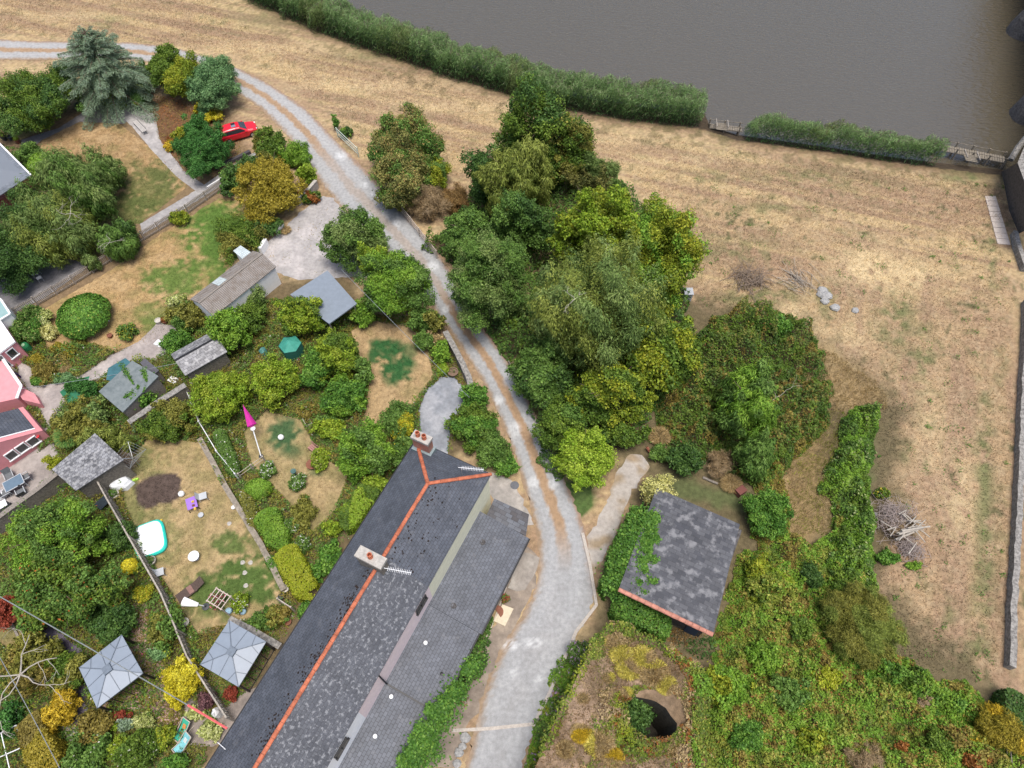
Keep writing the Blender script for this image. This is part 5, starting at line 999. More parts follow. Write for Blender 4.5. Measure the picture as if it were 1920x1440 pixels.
mb = MB(); mb.roof([onroof(2.3, .12), onroof(3.2, .12), onroof(3.2, 1.35), onroof(2.3, 1.35)], .02, d_); mb.build('skylight', CORRT, r_)
slab_shed('garage_porch', 'small white corrugated lean-to on the end of the garage', 'porch', [(437, 470), (451, 460), (472, 474), (456, 487)], [2.0, 2.0, 2.2, 2.2], CORRT, WHITE)
slab_shed('open_shed', 'open-fronted shed with plain blue-grey felt roof and wooden posts', 'shed', [(614, 507), (669, 569), (617, 607), (544, 552)], [2.7, 2.6, 2.4, 2.5], FELT, None, .3, (0, 1, 2, 3), .12)
sroot2, _ = None, None
slab_shed('shed_store', 'dark boarded store under the open felt-roofed shed', 'store', [(612, 520), (640, 552), (600, 588), (556, 553)], [2.2, 2.2, 2.2, 2.2], WOOD, WOOD, .05)
gable('slate_shed', 'small old shed with bleached slate roof between two trees', 'shed', (320, 664), (398, 621), 2.7, 2.0, 2.6, SLATEW, STONE, .15, ridge=DARKM)
slab_shed('felt_shed', 'green-grey felt-roofed shed draped with creeper beside the garden path', 'shed', [(185, 734), (230, 773), (297, 705), (248, 676)], [2.1, 2.1, 2.4, 2.4], GREENFELT, WOOD, .15)
slab_shed('teal_shed', 'low teal glazed frame behind the green-grey shed', 'cold frame', [(199, 712), (203, 690), (235, 671), (256, 688), (222, 716)], [1.9, 1.9, 1.9, 1.9, 1.9], TEALG, WOOD, .1)
slab_shed('lean_store', 'small dark felt lean-to right of the green-grey shed', 'store', [(262, 680), (272, 672), (298, 694), (286, 705)], [1.7, 1.7, 1.6, 1.6], mat('dark_felt', (.09, .09, .105), .8), WOOD, .1)
ivy('creeper', 'thin green creeper trailing over the green-grey shed roof', lambda e: (P(*e[:3]), P(*e[3:])), [(225, 680, 2.4, 250, 720, 2.4), (250, 735, 2.2, 232, 745, 2.3), (268, 690, 2.4, 275, 715, 2.4), (262, 738, 2.0, 258, 722, 2.4), (285, 700, 2.2, 268, 735, 2.3)], 1500, 'ivy', .14, leaf=.12)
rt, W4 = slab_shed('stone_outhouse', 'stone outhouse with mottled grey slate roof beside the board fence', 'outhouse', [(97, 880), (178, 812), (232, 862), (142, 920)], [2.3, 2.7, 2.7, 2.3], SLATEO, STONE, .2)
plant(105, 868, 18, 16, 1.6, 'privet', 'yellow-green bush against the top of the stone outhouse', leaf=.13)
# pink house, conservatory and the blue-roofed house on the left edge
def houses():
    root = thing('pink_house', P(10, 790), 'pink rendered house with dark slate roof at the left edge', 'house')
    a, b = P(97, 822, 0), P(-76, 942, 0); u = (b-a).normalized(); zz = lambda d: 1.35+d*.62
    w1 = P(58, 752, 1.35); w1.z = 0
    inn = Vector((-u.y, u.x, 0));  inn = inn if inn.dot(w1-a) > 0 else -inn
    D = (w1-a).dot(inn); L = 5.0
    V = lambda s, t, z: a+u*s+inn*t+Vector((0, 0, z))
    mb = MB(); mb.face([V(0, 0, 0), V(L, 0, 0), V(L, 0, zz(L)-.05), V(0, 0, zz(0)-.05)]); mb.face([V(0, D, 0), V(0, 0, 0), V(0, 0, zz(0)-.05), V(0, D, zz(0)-.05)]); mb.face([V(L, D, 0), V(0, D, 0), V(0, D, zz(0)-.05), V(L, D, zz(L)-.05)])
    mb.face([V(-.02, -.02, zz(0)-.04), V(L, -.02, zz(L)-.04), V(L, .35, zz(L)-.04), V(-.02, .35, zz(0)-.04)]); mb.face([V(0, 0, zz(0)-.05), V(0, D, zz(0)-.05), V(.3, D, zz(.3)-.05), V(.3, 0, zz(.3)-.05)][::-1]); mb.build('wall', PINKW, root)
    mb = MB(); mb.roof([V(.32, .42, zz(.32)), V(L, .42, zz(L)), V(L, D-.1, zz(L)), V(.32, D-.1, zz(.32))], .05, inn); mb.build('roof', SLATE, root)
    mb = MB(); mb.bar(V(.3, .38, zz(.3)+.02), V(L, .38, zz(L)+.02), .1, .06); mb.build('verge', FRAME, root)
    for s in (1.0, 1.85, 2.7): window(root, V(s, 0, .95+(.08 if s > 1 else 0)), -u, Vector((0, 0, 1)), .78, .95, 1)
    mb = MB(); mb.lathe(V(.55, -.03, 1.1), [(.16, 0), (.16, .06), (.02, .07)], 12); d = mb.build('wall_plaque', mat('red_paint', (.5, .03, .04), .5), root)
    w_ = thing('pink_wing', P(10, 725), 'pink parapeted side wing of the house with white coping', 'house wing')
    pts = [P(-60, 690, 0), P(12, 672, 0), P(60, 742, 0), P(52, 765, 0), P(-60, 790, 0)]
    mb = MB(); mb.prism(pts, 0, 1.5); mb.build('wall', PINKW, w_); mb = MB(); q = [Vector((p.x, p.y, 1.53)) for p in pts]
    for i in range(1, 3): mb.bar(q[i], q[i+1] if i < 2 else q[3], .22, .06)
    mb.build('coping', FRAME, w_); mb = MB(); b_ = [P(40, 735, 0), P(74, 746, 0), P(84, 765, 0), P(60, 765, 0)]; mb.face([Vector((b_[0].x, b_[0].y, 1.4)), (b_[1].x, b_[1].y, .7), (b_[2].x, b_[2].y, .6), Vector((b_[3].x, b_[3].y, 1.3))]); 
    z_ = [1.4, .7, .6, 1.3]
    for i in range(4): j = (i+1) % 4; mb.face([(b_[i].x, b_[i].y, 0), (b_[j].x, b_[j].y, 0), (b_[j].x, b_[j].y, z_[j]), (b_[i].x, b_[i].y, z_[i])])
    mb.build('buttress', PINKW, w_)
    c = thing('white_conservatory', P(15, 650), 'white flat-roofed extension with dark glazing at the left edge', 'extension')
    mb = MB(); T4 = [P(-60, 560, 2.3), P(2, 602, 2.3), P(28, 640, 2.3), P(-60, 706, 2.3)]; mb.prism([p for p in T4], 2.15, 2.3); mb.build('roof', WHITE, c)
    I = [p.lerp(sum(T4, Vector())/4, .04) for p in T4]; mb = MB(); mb.prism(I, 0, 2.14, top=False); mb.build('wall', PINKW, c)
    dd = (I[3]-I[2]); dd.z = 0; ww = dd.normalized(); nn = Vector((-ww.y, ww.x, 0)); nn = nn if nn.dot(I[0]-I[2]) < 0 else -nn
    for k, s in enumerate((.75, 1.95)): window(c, Vector((I[2].x, I[2].y, 0))+ww*s+Vector((0, 0, 1.25 if k else 1.45)), ww if ww.cross(Vector((0, 0, 1))).dot(nn) > 0 else -ww, Vector((0, 0, 1)), 1.1 if k else .7, 1.6 if k else 1.0, 2 if k else 1)
    g = thing('glass_lean_to', P(0, 590), 'small white framed lean-to with pale teal glass roof', 'lean-to'); Q4 = [P(-40, 540, 2.4), P(2, 562, 2.4), P(19, 588, 2.2), P(-40, 625, 2.2)]
    mb = MB(); mb.roof([p.lerp(sum(Q4, Vector())/4, .06) for p in Q4], .03); mb.build('glass', mat('pale_teal_glass', (.25, .38, .38), .15, .1, 3), g); mb = MB()
    for i in range(4): mb.bar(Q4[i], Q4[(i+1) % 4], .16, .1)
    mb.build('frame', FRAME, g); mb = MB(); mb.prism([Vector((p.x, p.y, 0)) for p in Q4], 0, 2.1, top=False); mb.build('wall', WHITE, g)
    h = thing('blue_roofed_house', P(10, 330), 'house corner with blue-grey slate roof and dull red wall at the left edge', 'house'); mb = MB(); mb.roof([P(-70, 300, 4.2), P(-2, 268, 2.9), P(58, 328, 2.3), P(-40, 392, 3.4)], .08); mb.build('roof', BLUEROOF, h)
    q = [P(-70, 340, 0), P(10, 290, 0), P(64, 352, 0), P(40, 386, 0), P(-60, 440, 0)]; mb = MB(); mb.prism(q, 0, 1.6); mb.build('wall', REDW, h)
    e = MB(); e.bar(P(-2, 268, 2.95), P(58, 328, 2.36), .14, .08); e.build('verge', FRAME, h)
houses()
def gazebo(label, corners, zt=2.35, rise=.38, sides=((1, 2), (2, 3))):
    W = [P(x, y, zt) for x, y in corners]; c = sum(W, Vector())/4; ap = c+Vector((0, 0, rise)); root = thing('gazebo', (c.x, c.y, 0), label, 'gazebo', 'two hard-topped gazebos')
    mb = MB()
    for i in range(4):
        a, b = W[i], W[(i+1) % 4]; mb.face([b, a, ap]) if (a-c).cross(b-c).z < 0 else mb.face([a, b, ap]); mb.face([a, b, b-Vector((0, 0, .1)), a-Vector((0, 0, .1))])
    mb.build('roof', ALU, root); sm = MB()
    for i in range(4):
        a, b = W[i], W[(i+1) % 4]; up = Vector((0, 0, .018)); sm.bar(a+up, ap+up, .05, .03)
        for f in (.28, .72): e = a.lerp(b, f); t = .82; hp = (a if f < .5 else b).lerp(ap, .42); sm.bar(e+up, hp+up, .035, .02)
        sm.bar(a.lerp(b, .5)+up, ap+up, .035, .02)
    sm.build('roof_seams', mat('seam_grey', (.12, .145, .18), .5), root); k = MB(); s = .26; d = (W[1]-W[0]).normalized(); n = (W[3]-W[0]).normalized()
    k.prism([ap+d*s+n*s, ap-d*s+n*s, ap-d*s-n*s, ap+d*s-n*s], ap.z-.12, ap.z+.1); k.build('vent_cap', mat('dark_cap', (.14, .17, .21), .5), root)
    I = [p.lerp(c, .05) for p in W]
    for p in I: q = MB(); q.bar((p.x, p.y, 0), (p.x, p.y, zt-.11), .12); q.build('post', BLACKF, root)
    for i, j in sides:
        f = MB(); a, b = I[i], I[j]; g = lambda t, z: Vector((a.x+(b.x-a.x)*t, a.y+(b.y-a.y)*t, z)); f.bar(g(0, .12), g(1, .12), .05); f.bar(g(0, zt-.25), g(1, zt-.25), .05)
        for t in (.25, .5, .75): f.bar(g(t, .12), g(t, zt-.25), .05)
        f.build('side_frame', BLACKF, root)
    return root
gazebo('blue-grey topped gazebo on the pink paving, left one', [(228, 1190), (268, 1262), (182, 1328), (148, 1252)])
gazebo('blue-grey topped gazebo right against the cottage terrace', [(430, 1163), (499, 1203), (447, 1288), (375, 1246)])
# ---------------------------------------------------------------- red car
def car():
    c = P(447, 248, .5); ang = math.radians(26.5); root = thing('red_car', (c.x, c.y, 0), 'small red hatchback with open black sunroof parked on dry grass', 'car'); ca, sa = math.cos(ang), math.sin(ang)
    def Q(x, y, z): return Vector((c.x+x*ca-y*sa, c.y+x*sa+y*ca, z))
    RED = mat('red_paintwork', (.62, .012, .03), .28, .03, 2, spec=.6); st_ = [(-2.0, .50, .70, .70, .74), (-1.96, .86, .70, .72, .80), (-1.80, 1.05, .66, .80, .84), (-1.58, 1.40, .56, .82, .84), (-1.0, 1.47, .57, .83, .86), (-.2, 1.47, .57, .83, .86), (.22, 1.42, .56, .83, .86), (.98, 1.0, .70, .82, .85), (1.5, .92, .70, .80, .80), (1.88, .80, .62, .74, .72), (2.02, .60, .55, .64, .56)]
    mb = MB(); R = []
    for x, zt, wt, wb, zb in st_: zb = min(zb, zt-.03); R.append([Q(x, s*y, z) for s, y, z in ((-1, wb*.9, .24), (-1, wb, .42), (-1, wb, zb), (-1, wt+.03, zt-.06), (-1, wt-.06, zt), (1, wt-.06, zt), (1, wt+.03, zt-.06), (1, wb, zb), (1, wb, .42), (1, wb*.9, .24))])
    for i in range(len(R)-1):
        for k in range(10): mb.face([R[i][k], R[i][(k+1) % 10], R[i+1][(k+1) % 10], R[i+1][k]][::-1])
    mb.face(R[0]); mb.face(R[-1][::-1]); body = mb.build('body', RED, root)
    g = MB(); g.face([Q(.32, -.5, 1.385), Q(.92, -.66, 1.06), Q(.92, .66, 1.06), Q(.32, .5, 1.385)]); g.build('windscreen', GLASS, root)
    for s in (-1, 1):
        g = MB(); g.face([Q(-1.45, s*.765, 1.0), Q(-1.35, s*.64, 1.33), Q(.2, s*.64, 1.33), Q(.78, s*.80, 1.0), Q(-.2, s*.81, .98)] if s < 0 else [Q(.78, s*.80, 1.0), Q(.2, s*.64, 1.33), Q(-1.35, s*.64, 1.33), Q(-1.45, s*.765, 1.0), Q(-.2, s*.81, .98)]); g.build('side_window', DARKM, root)
        m_ = MB(); m_.box(Q(.72, s*.90, 1.0), (.16, .14, .11), ang); m_.build('mirror', RED, root)
        h = MB(); h.lathe(Q(1.9, s*.50, .68), [(.12, 0), (.13, .08), (.05, .13)], 10, .7, 1.1); h.build('headlight', FRAME, root)
        b = MB(); b.box(Q(-1.99, s*.6, .78), (.06, .16, .24), ang); b.build('tail_light', mat('tail_red', (.35, .01, .01), .3), root)
        for x in (-1.25, 1.28):
            w_ = MB(); w_.tube([Q(x, s*.62, .31), Q(x, s*.835, .31)], .31, 18); wo = w_.build('wheel', DARKM, root); r = MB(); r.tube([Q(x, s*.80, .31), Q(x, s*.85, .31)], .19, 12); r.build('rim', METALG, wo)
    g = MB(); g.face([Q(-1.93, -.56, 1.06), Q(-1.65, -.5, 1.36), Q(-1.65, .5, 1.36), Q(-1.93, .56, 1.06)][::-1]); g.build('rear_window', GLASS, root)
    s = MB(); s.box(Q(-.25, .22, 1.475), (.42, .34, .02), ang); s.build('sunroof', DARKM, root); s = MB(); s.box(Q(-.28, -.16, 1.482), (.44, .36, .03), ang); s.build('sunroof_glass', mat('tinted_glass', (.16, .20, .25), .15), root)
car()
# ================================================================ FENCES AND GARDEN WALLS
def fence(name, label, path, h, style='picket', m=WOOD, gap=.14, bay=1.9, group=None, cat='fence'):
    """path gives the fence top in photo pixels"""
    Wp = [P(a, b, h) for a, b in path]; root = thing(name, (Wp[0].x, Wp[0].y, 0), label, cat, group)
    for a, b in zip(Wp[:-1], Wp[1:]):
        L = (b-a).length; k = max(1, round(L/bay)); d = (b-a)/L
        for i in range(k):
            p, q = a+d*(L*i/k), a+d*(L*(i+1)/k); g = lambda t, z: Vector((p.x+(q.x-p.x)*t, p.y+(q.y-p.y)*t, z)); po = MB(); po.bar(g(0, 0), g(0, h+.06), .1); po.build('post', m, root); pn = MB(); l = (q-p).length
            if style == 'picket':
                for z in (.25, h-.2): pn.bar(g(0, z), g(1, z), .05, .08)
                for j in range(1, int(l/gap)): t = j*gap/l; pn.bar(g(t, .08), g(t, h), .035, .07)
            elif style == 'rail':
                for z in (h*.3, h*.62, h*.95): pn.bar(g(0, z), g(1, z), .05, .09)
            elif style == 'board':
                nb = int(l/.15)
                for j in range(nb): t = (j+.5)/nb; n = Vector((-d.y, d.x, 0))*(.018 if j % 2 else -.018); pn.bar(g(t, .05)+n, g(t, h-.05)+n, .025, .145)
                pn.bar(g(0, h), g(1, h), .10, .04); pn.bar(g(0, h*.5), g(1, h*.5), .09, .05)
            elif style == 'wire':
                for z in (h*.5, h*.98): pn.bar(g(0, z), g(1, z), .03)
            pn.build('panel', m, root)
    b = Wp[-1]; po = MB(); po.bar((b.x, b.y, 0), (b.x, b.y, h+.06), .1); po.build('post', m, root); return root
fence('picket_fence', 'long weathered picket fence crossing the left gardens', [(22, 578), (130, 517), (262, 434), (345, 384), (414, 336)], 1.15, 'picket', mat('weathered_picket', (.33, .29, .25), .85, .3, 8))
fence('field_gate', 'pale green five-bar field gate beside the track', [(630, 240), (669, 277)], 1.2, 'rail', mat('pale_green_metal', (.50, .56, .48), .6, .15, 5), bay=3.2, cat='gate')
plant(629, 228, 5, 10, 1.9, 'ivy', 'ivy covered gatepost at the top of the field gate', leaf=.12, name='ivy_post', rz=.9)
plant(648, 248, 16, 10, .9, 'darkgreen', 'low nettles behind the field gate', leaf=.14, pal2='fresh')
fence('rail_fence', 'post and rail fence on the right of the track beside the copse', [(752, 386), (785, 428), (818, 470)], 1.1, 'rail', WOODP, bay=2.2)
fence('rail_fence', 'short stretch of rail fence where the track passes under the trees', [(954, 678), (978, 712)], 1.0, 'rail', WOOD, bay=1.8)
fence('board_fence', 'tall weathered board fence with twin top rails between the two left gardens', [(172, 884), (200, 935), (240, 1005), (300, 1110), (330, 1180)], 1.8, 'board', mat('bleached_boards', (.34, .31, .27), .9, .35, 7), bay=2.0)
fence('board_fence', 'lower boundary fence running down to the cottage corner', [(330, 1182), (350, 1230), (388, 1290), (424, 1345)], 1.5, 'board', mat('bleached_boards', (.34, .31, .27)), bay=2.0)
fence('wire_fence', 'thin pale railing between the flower beds left of the pink parasol', [(345, 722), (372, 790), (405, 845), (440, 888)], 1.0, 'wire', FRAME, bay=2.4)
fence('timber_barrier', 'short white timber barrier at the foot of the pink parasol', [(446, 888), (492, 856)], .8, 'wire', WOODP, bay=1.4)
fence('trellis', 'small pale trellis panel behind the potted bushes', [(520, 1122), (545, 1138)], 1.2, 'rail', WOODP, bay=1.4)
fence('paddock_fence', 'grey wooden fence at the lower right corner of the frame', [(1895, 1400), (1900, 1450)], 1.2, 'rail', WOOD, bay=1.4)
wallpath('garden_wall', [(532, 1106), (490, 1022), (430, 925), (374, 822)], .55, .32, STONE, 'low stone wall along the right side of the lawn with the pool', cap=.06, jag=.02, capm=mat('mossy_coping', (.24, .21, .17), .95, .4, 4))
wallpath('garden_wall', [(348, 722), (300, 752), (242, 793)], 1.5, .42, STONE, 'thick lichened wall stub below the green-grey shed', cap=.08, capm=LICHW, jag=.03)
wallpath('garden_wall', [(835, 622), (848, 645), (862, 672), (878, 705), (886, 735)], 1.1, .4, STONE, 'curved stone wall with pale lichen between track and grey patio', cap=.08, capm=LICHW, jag=.03)
wallpath('garden_wall', [(107, 888), (60, 925), (0, 968), (-50, 1000)], 1.7, .3, STONE, 'dark garden wall at the left edge below the patio table', cap=.06, capm=WOOD, jag=.02)
wallpath('retaining_wall', [(430, 1160), (470, 1180), (525, 1212)], .5, .35, STONE, 'low stone retaining wall above the right gazebo', cap=.06, capm=LICHW, jag=.02)
wallpath('garden_wall', [(592, 338), (575, 358), (556, 372)], 1.0, .25, mat('grey_block', (.33, .31, .29), .9, .2, 6), 'grey block wall under the lime yellow bush', cap=.05)
wallpath('garden_wall', [(528, 415), (516, 428)], .9, .3, WHITE, 'short whitewashed wall piece on the upper driveway edge')
wallpath('garden_wall', [(497, 447), (486, 465)], .9, .3, WHITE, 'short whitewashed wall piece beside the garage')
wallpath('ramp_wall', [(402, 312), (440, 296), (468, 282)], .35, .35, mat('dark_timber', (.06, .055, .06), .9), 'dark timber ramp edge below the red car')
wallpath('ramp_wall', [(388, 350), (420, 330), (480, 288)], .4, .12, FRAME, 'white painted edge along the concrete ramp')
wallpath('timber_edging', [(15, 1155), (34, 1195)], .15, .15, WOOD, 'timber edging of the small lawn at the left edge')
wallpath('timber_edging', [(113, 1352), (136, 1396)], .15, .12, WOODP, 'pair of pale rails beside the golden shrub'); wallpath('concrete_edging', [(122, 1348), (142, 1385)], .1, .5, CONC, 'lichened concrete strip beside the golden shrub')
wallpath('gravel_board', [(848, 1300), (880, 1250), (920, 1180), (950, 1100)], .06, .08, WOODP, 'thin edging along the verge in front of the cottages')
def wire(label, a, b, sag=.3, r=.018, m=None):
    a, b = P(*a), P(*b); pts = [a.lerp(b, i/12)-Vector((0, 0, sag*4*(i/12)*(1-i/12))) for i in range(13)]; mb = MB(); mb.tube(pts, r, 4); return mb.build('cable', m or METALG, None, label, 'cable')
wire('overhead cable crossing the left gazebo', (-40, 1096, 6.4), (352, 1322, 5.7), .3, .03)
wire('pink sleeved end of the overhead cable at the cottage eave', (352, 1322, 5.7), (426, 1366, 5.62), .02, .06, mat('pink_sleeve', (.75, .15, .15), .5))
wire('thin cable running down the lower left corner', (-30, 1180, 5.5), (122, 1460, 5.5), .1, .02); wire('thin cable over the round patchy lawn to the cottage chimney', (640, 505, 6.0), (880, 745, 6.2), .2, .016)
wire('washing line from pink house to the slate shed', (40, 729, 1.9), (338, 680, 2.3), .15, .014)
wire('loose white cable on the lower cottage roof', (408, 1392, 5.9), (450, 1430, 6.3), .05, .022, FRAME)
# ================================================================ GARDEN PLANTING
LAWNS = [p for n_, p in EXCL if n_ == 'lawn']; ALLX = [p for n_, p in EXCL]
cover('garden_beds', [(0, 610), (120, 640), (330, 600), (430, 560), (560, 560), (680, 590), (760, 590), (850, 640), (880, 740), (830, 840), (780, 850), (600, 1060), (440, 1330), (380, 1440), (-20, 1500), (-20, 1000)], .6, 'hawthorn', leaf=.15, per=190, pal2='olive', pal3='olivebrown', excl=ALLX, label='low mixed planting in the garden beds between the lawns', nsc=.8, acc=[((.5, .5, .42), .004), ((.4, .1, .12), .003)])
cover('garden_beds', [(240, 185), (350, 180), (430, 240), (470, 290), (400, 320), (330, 340), (255, 230)], .3, 'rust', leaf=.12, per=60, pal2='olivebrown', excl=ALLX, label='rusty brown low growth in the rockery bed', nsc=.8)
cover('garden_beds', [(0, 270), (60, 280), (80, 330), (60, 420), (0, 560), (-40, 560), (-40, 270)], .5, 'hawthorn', leaf=.15, per=90, pal2='darkgreen', excl=ALLX, label='mixed low shrubs around the blue-roofed house', nsc=.8)
cover('garden_borders', [(0, 610), (120, 640), (330, 600), (430, 560), (560, 560), (680, 590), (760, 590), (850, 640), (880, 740), (830, 840), (780, 850), (600, 1060), (440, 1330), (380, 1440), (-20, 1500), (-20, 1000)], 1.0, 'hawthorn', leaf=.15, per=110, pal2='oak', pal3='yellowgreen', excl=ALLX, label='taller leafy mounds in the garden borders', nsc=1.4, hfn=lambda x, y: sst(.50, .64, fbm(x*.8+5, y*.8+5, 88))*1.1+.05, acc=[((.7, .68, .6), .004)])
cover('driveway_weeds', [(490, 480), (560, 410), (620, 380), (690, 440), (700, 515), (560, 520)], .12, 'olive', leaf=.12, per=16, pal2='straw', label='sparse weeds in the cracks of the concrete driveway', hfn=lambda x, y: sst(.5, .7, fbm(x*1.5, y*.5, 3)))
def S(px, py, rx, ry, h, pal, label, **k): return plant(px, py, rx, ry, h, pal, label, k.pop('cat', 'shrub'), **k)
def TT(px, py, rx, ry, h, pal, label, **k): return T(px, py, rx, ry, h, pal, label, **k)
# top-left plot
S(55, 290, 26, 20, 1.7, 'hawthorn', 'rounded shrub beside the blue slate roof, upper of two'); S(76, 308, 24, 20, 1.6, 'fresh', 'rounded shrub beside the blue slate roof, lower of two', style='dome', leaf=.14)
S(335, 408, 17, 16, 1.2, 'privet', 'yellow-green bush growing through the picket fence', leaf=.14, pal2='yellowgreen')
S(158, 593, 46, 40, 2.2, 'ivy', 'large round clipped green bush on the dry lawn', style='dome', leaf=.16, acc=[((.38, .42, .08), .03)], rz=1.25)
S(237, 622, 18, 17, 1.0, 'hawthorn', 'small round bush with yellow flowers beside the path', leaf=.13, acc=[((.6, .5, .05), .14)])
S(52, 612, 34, 36, 1.8, 'hawthorn', 'dark mixed bush next to the white extension', acc=[((.4, .4, .15), .05)], pal2='ivy'); S(82, 598, 14, 18, 1.3, 'varieg', 'white variegated bush left of the round clipped bush', leaf=.13); S(92, 622, 14, 16, 1.1, 'cream', 'cream yellow flowering plant near the white extension', leaf=.13)
for i, (x, y, pal, lb) in enumerate(((130, 658, 'goldgreen', 'yellowish ground plant below the round clipped bush'), (108, 652, 'goldgreen', 'yellow spiky plant in the stony bed near the green bin'), (68, 672, 'goldgreen', 'small yellow plant beside the green bin'), (150, 640, 'olive', 'olive ground plant right below the round clipped bush'))): S(x, y, 14, 10, .55, pal, lb, leaf=.12)
S(80, 700, 28, 20, .7, 'olivebrown', 'low brown-green plants in the kidney-shaped bed', leaf=.12); S(122, 692, 14, 10, .7, 'straw', 'straw coloured grass clump in the kidney-shaped bed', style='spiky', dens=.14, asp=.08); S(122, 708, 24, 9, .6, 'bluegreen', 'blue-green edging plants along the garden path', leaf=.12); S(68, 715, 12, 9, .7, 'ivy', 'green corner plant of the kidney-shaped bed', leaf=.12)
S(330, 570, 20, 18, 1.8, 'varieg', 'pale variegated shrub at the lower corner of the corrugated garage', leaf=.15)
S(348, 592, 32, 34, 2.2, 'olive', 'olive green shrub below the variegated one', pal2='hawthorn'); S(330, 640, 32, 24, 1.8, 'ivy', 'dark green bush left of the old slate shed', pal2='oak')
TT(428, 622, 42, 44, 4.0, 'fresh', 'vivid fresh green tree right of the old slate shed', puff=.24); S(470, 590, 30, 30, 2.4, 'oak', 'dark shrub behind the vivid fresh green tree')
S(480, 560, 20, 24, 2.0, 'birch', 'grey-green shrub on the wall of the corrugated garage', dens=.6)
TT(568, 592, 44, 40, 4.2, 'limey', 'yellow-tipped green tree left of the open felt-roofed shed', puff=.24, pal2='oak')
TT(635, 668, 44, 44, 4.0, 'limey', 'yellow-tipped tree beside the patchy lawn', puff=.24, pal2='oak'); S(600, 690, 30, 40, 2.8, 'ivy', 'green shrub left of the yellow-tipped tree')
TT(518, 712, 52, 46, 3.8, 'lime', 'yellow-green apple tree in the middle garden', puff=.24, pal2='limey')
TT(408, 742, 50, 50, 3.8, 'lime', 'yellow-green apple tree left of the pink parasol', puff=.24, pal2='limey')
S(678, 590, 22, 24, 2.0, 'fresh', 'bright shrub at the open shed corner'); S(650, 745, 40, 46, 2.6, 'ivy', 'green climbing shrub along the middle path', pal2='fresh'); S(682, 700, 18, 30, 2.2, 'hawthorn', 'dark shrub on the left edge of the patchy lawn')
S(616, 800, 34, 28, 1.6, 'limey', 'yellow-green shrub below the raised bed', pal2='hawthorn'); S(575, 770, 22, 14, .9, 'olivebrown', 'brown-green plants in the raised timber bed'); S(600, 860, 20, 20, 1.2, 'limey', 'speckled bush near the pink garden bench', acc=[((.4, .42, .15), .08)]) 
TT(690, 848, 56, 52, 4.4, 'fresh', 'dark fresh green tree left of the terrace hip end', puff=.24, pal2='hawthorn')
S(740, 790, 30, 34, 2.2, 'hawthorn', 'shrub above the terrace roof corner'); S(757, 795, 22, 24, 2.0, 'privet', 'yellow flowering shrub beside the grey patio', leaf=.14, acc=[((.62, .5, .03), .25)])
S(755, 850, 24, 40, 1.6, 'hawthorn', 'bush with yellow blossoms against the back roof edge', acc=[((.6, .5, .05), .02)])
S(825, 660, 20, 22, 1.7, 'fresh', 'fresh green bush inside the curved stone wall', puff=.3); S(815, 640, 26, 18, 1.4, 'straw', 'withered buddleia at the top of the curved stone wall', leaf=.18, pal2='hawthorn'); S(795, 640, 20, 24, 1.6, 'hawthorn', 'green shrub at the upper right of the patchy lawn'); S(830, 692, 12, 12, .9, 'lime', 'small lime bush by the patio edge', leaf=.12)
S(885, 800, 48, 50, 2.6, 'oak', 'big dark laurel mass between patio and track', pal2='ivy', puff=.26); S(925, 840, 36, 42, 2.2, 'hawthorn', 'dark green shrub by the track above the gravel yard'); S(885, 745, 26, 26, 2.0, 'ivy', 'ivy green bush at the lower end of the curved stone wall'); S(950, 872, 18, 24, 1.5, 'ivy', 'low dark bush at the track edge by the gravel yard')
hedge([(700, 905), (668, 950), (640, 985)], 1.6, 1.5, 'oak', 'dark shrub border along the upper back wall of the cottages', leaf=.15, pal2='lime'); S(705, 905, 26, 18, 1.7, 'lime', 'lime yellow shrub touching the back eave, upper one', leaf=.15); S(655, 960, 20, 20, 1.6, 'lime', 'bright lime yellow shrub near the back eave, lower one', leaf=.15); S(620, 990, 18, 16, 1.3, 'limey', 'yellow speckled shrub at the tip of the small back lawn', leaf=.13)
S(485, 918, 25, 20, 1.3, 'fresh', 'small round clipped ball bush beside the low stone wall', style='dome', leaf=.12, rz=.85)
hedge([(490, 950), (512, 995), (528, 1020)], 1.6, 1.3, 'fresh', 'upper green part of the long clipped hedge beside the pool lawn', leaf=.13); hedge([(528, 1020), (550, 1065), (575, 1110), (572, 1120)], 1.7, 1.4, 'privet', 'lower yellow-green part of the long clipped hedge beside the pool lawn', leaf=.13)
S(578, 1150, 20, 18, 1.3, 'ivy', 'dark bush where the long hedge meets the cottage roof')
for x, y, r, lb in ((500, 880, 18, 'white rose bush by the timber barrier'), (558, 905, 18, 'white rose bush in the middle of the back lawn'), (566, 1020, 17, 'white rose bush beside the long hedge, lowest'), (545, 985, 16, 'leafy white rose bush beside the long hedge')): S(x, y, r, r, 1.0, 'hawthorn', lb, leaf=.13, acc=[((.8, .8, .74), .10)], cat='rose bush', name='rose_bush', group='white rose bushes')
S(570, 960, 24, 34, 1.1, 'olive', 'olive border plants on the small back lawn', pal2='hawthorn'); S(620, 1050, 30, 34, 1.3, 'ivy', 'dark green planting below the back lawn tip', pal2='darkgreen'); S(590, 1080, 20, 20, 1.1, 'ivy', 'green planting beside the clipped hedge end')
S(308, 800, 50, 36, 2.4, 'oak', 'spreading shrub above the pool lawn', pal2='olive', puff=.26); S(262, 800, 16, 14, 1.4, 'bluegreen', 'blue-green shrub under the wall stub', leaf=.13); S(330, 770, 34, 24, 2.2, 'olive', 'brownish shrub behind the pool lawn', dens=.7)
S(155, 790, 66, 44, 2.8, 'olive', 'broad olive green shrub below the green-grey shed', pal2='birch', puff=.24); S(200, 830, 50, 30, 2.2, 'willow', 'olive shrub beside the stone outhouse', style='droop', leaf=.24, asp=.25)
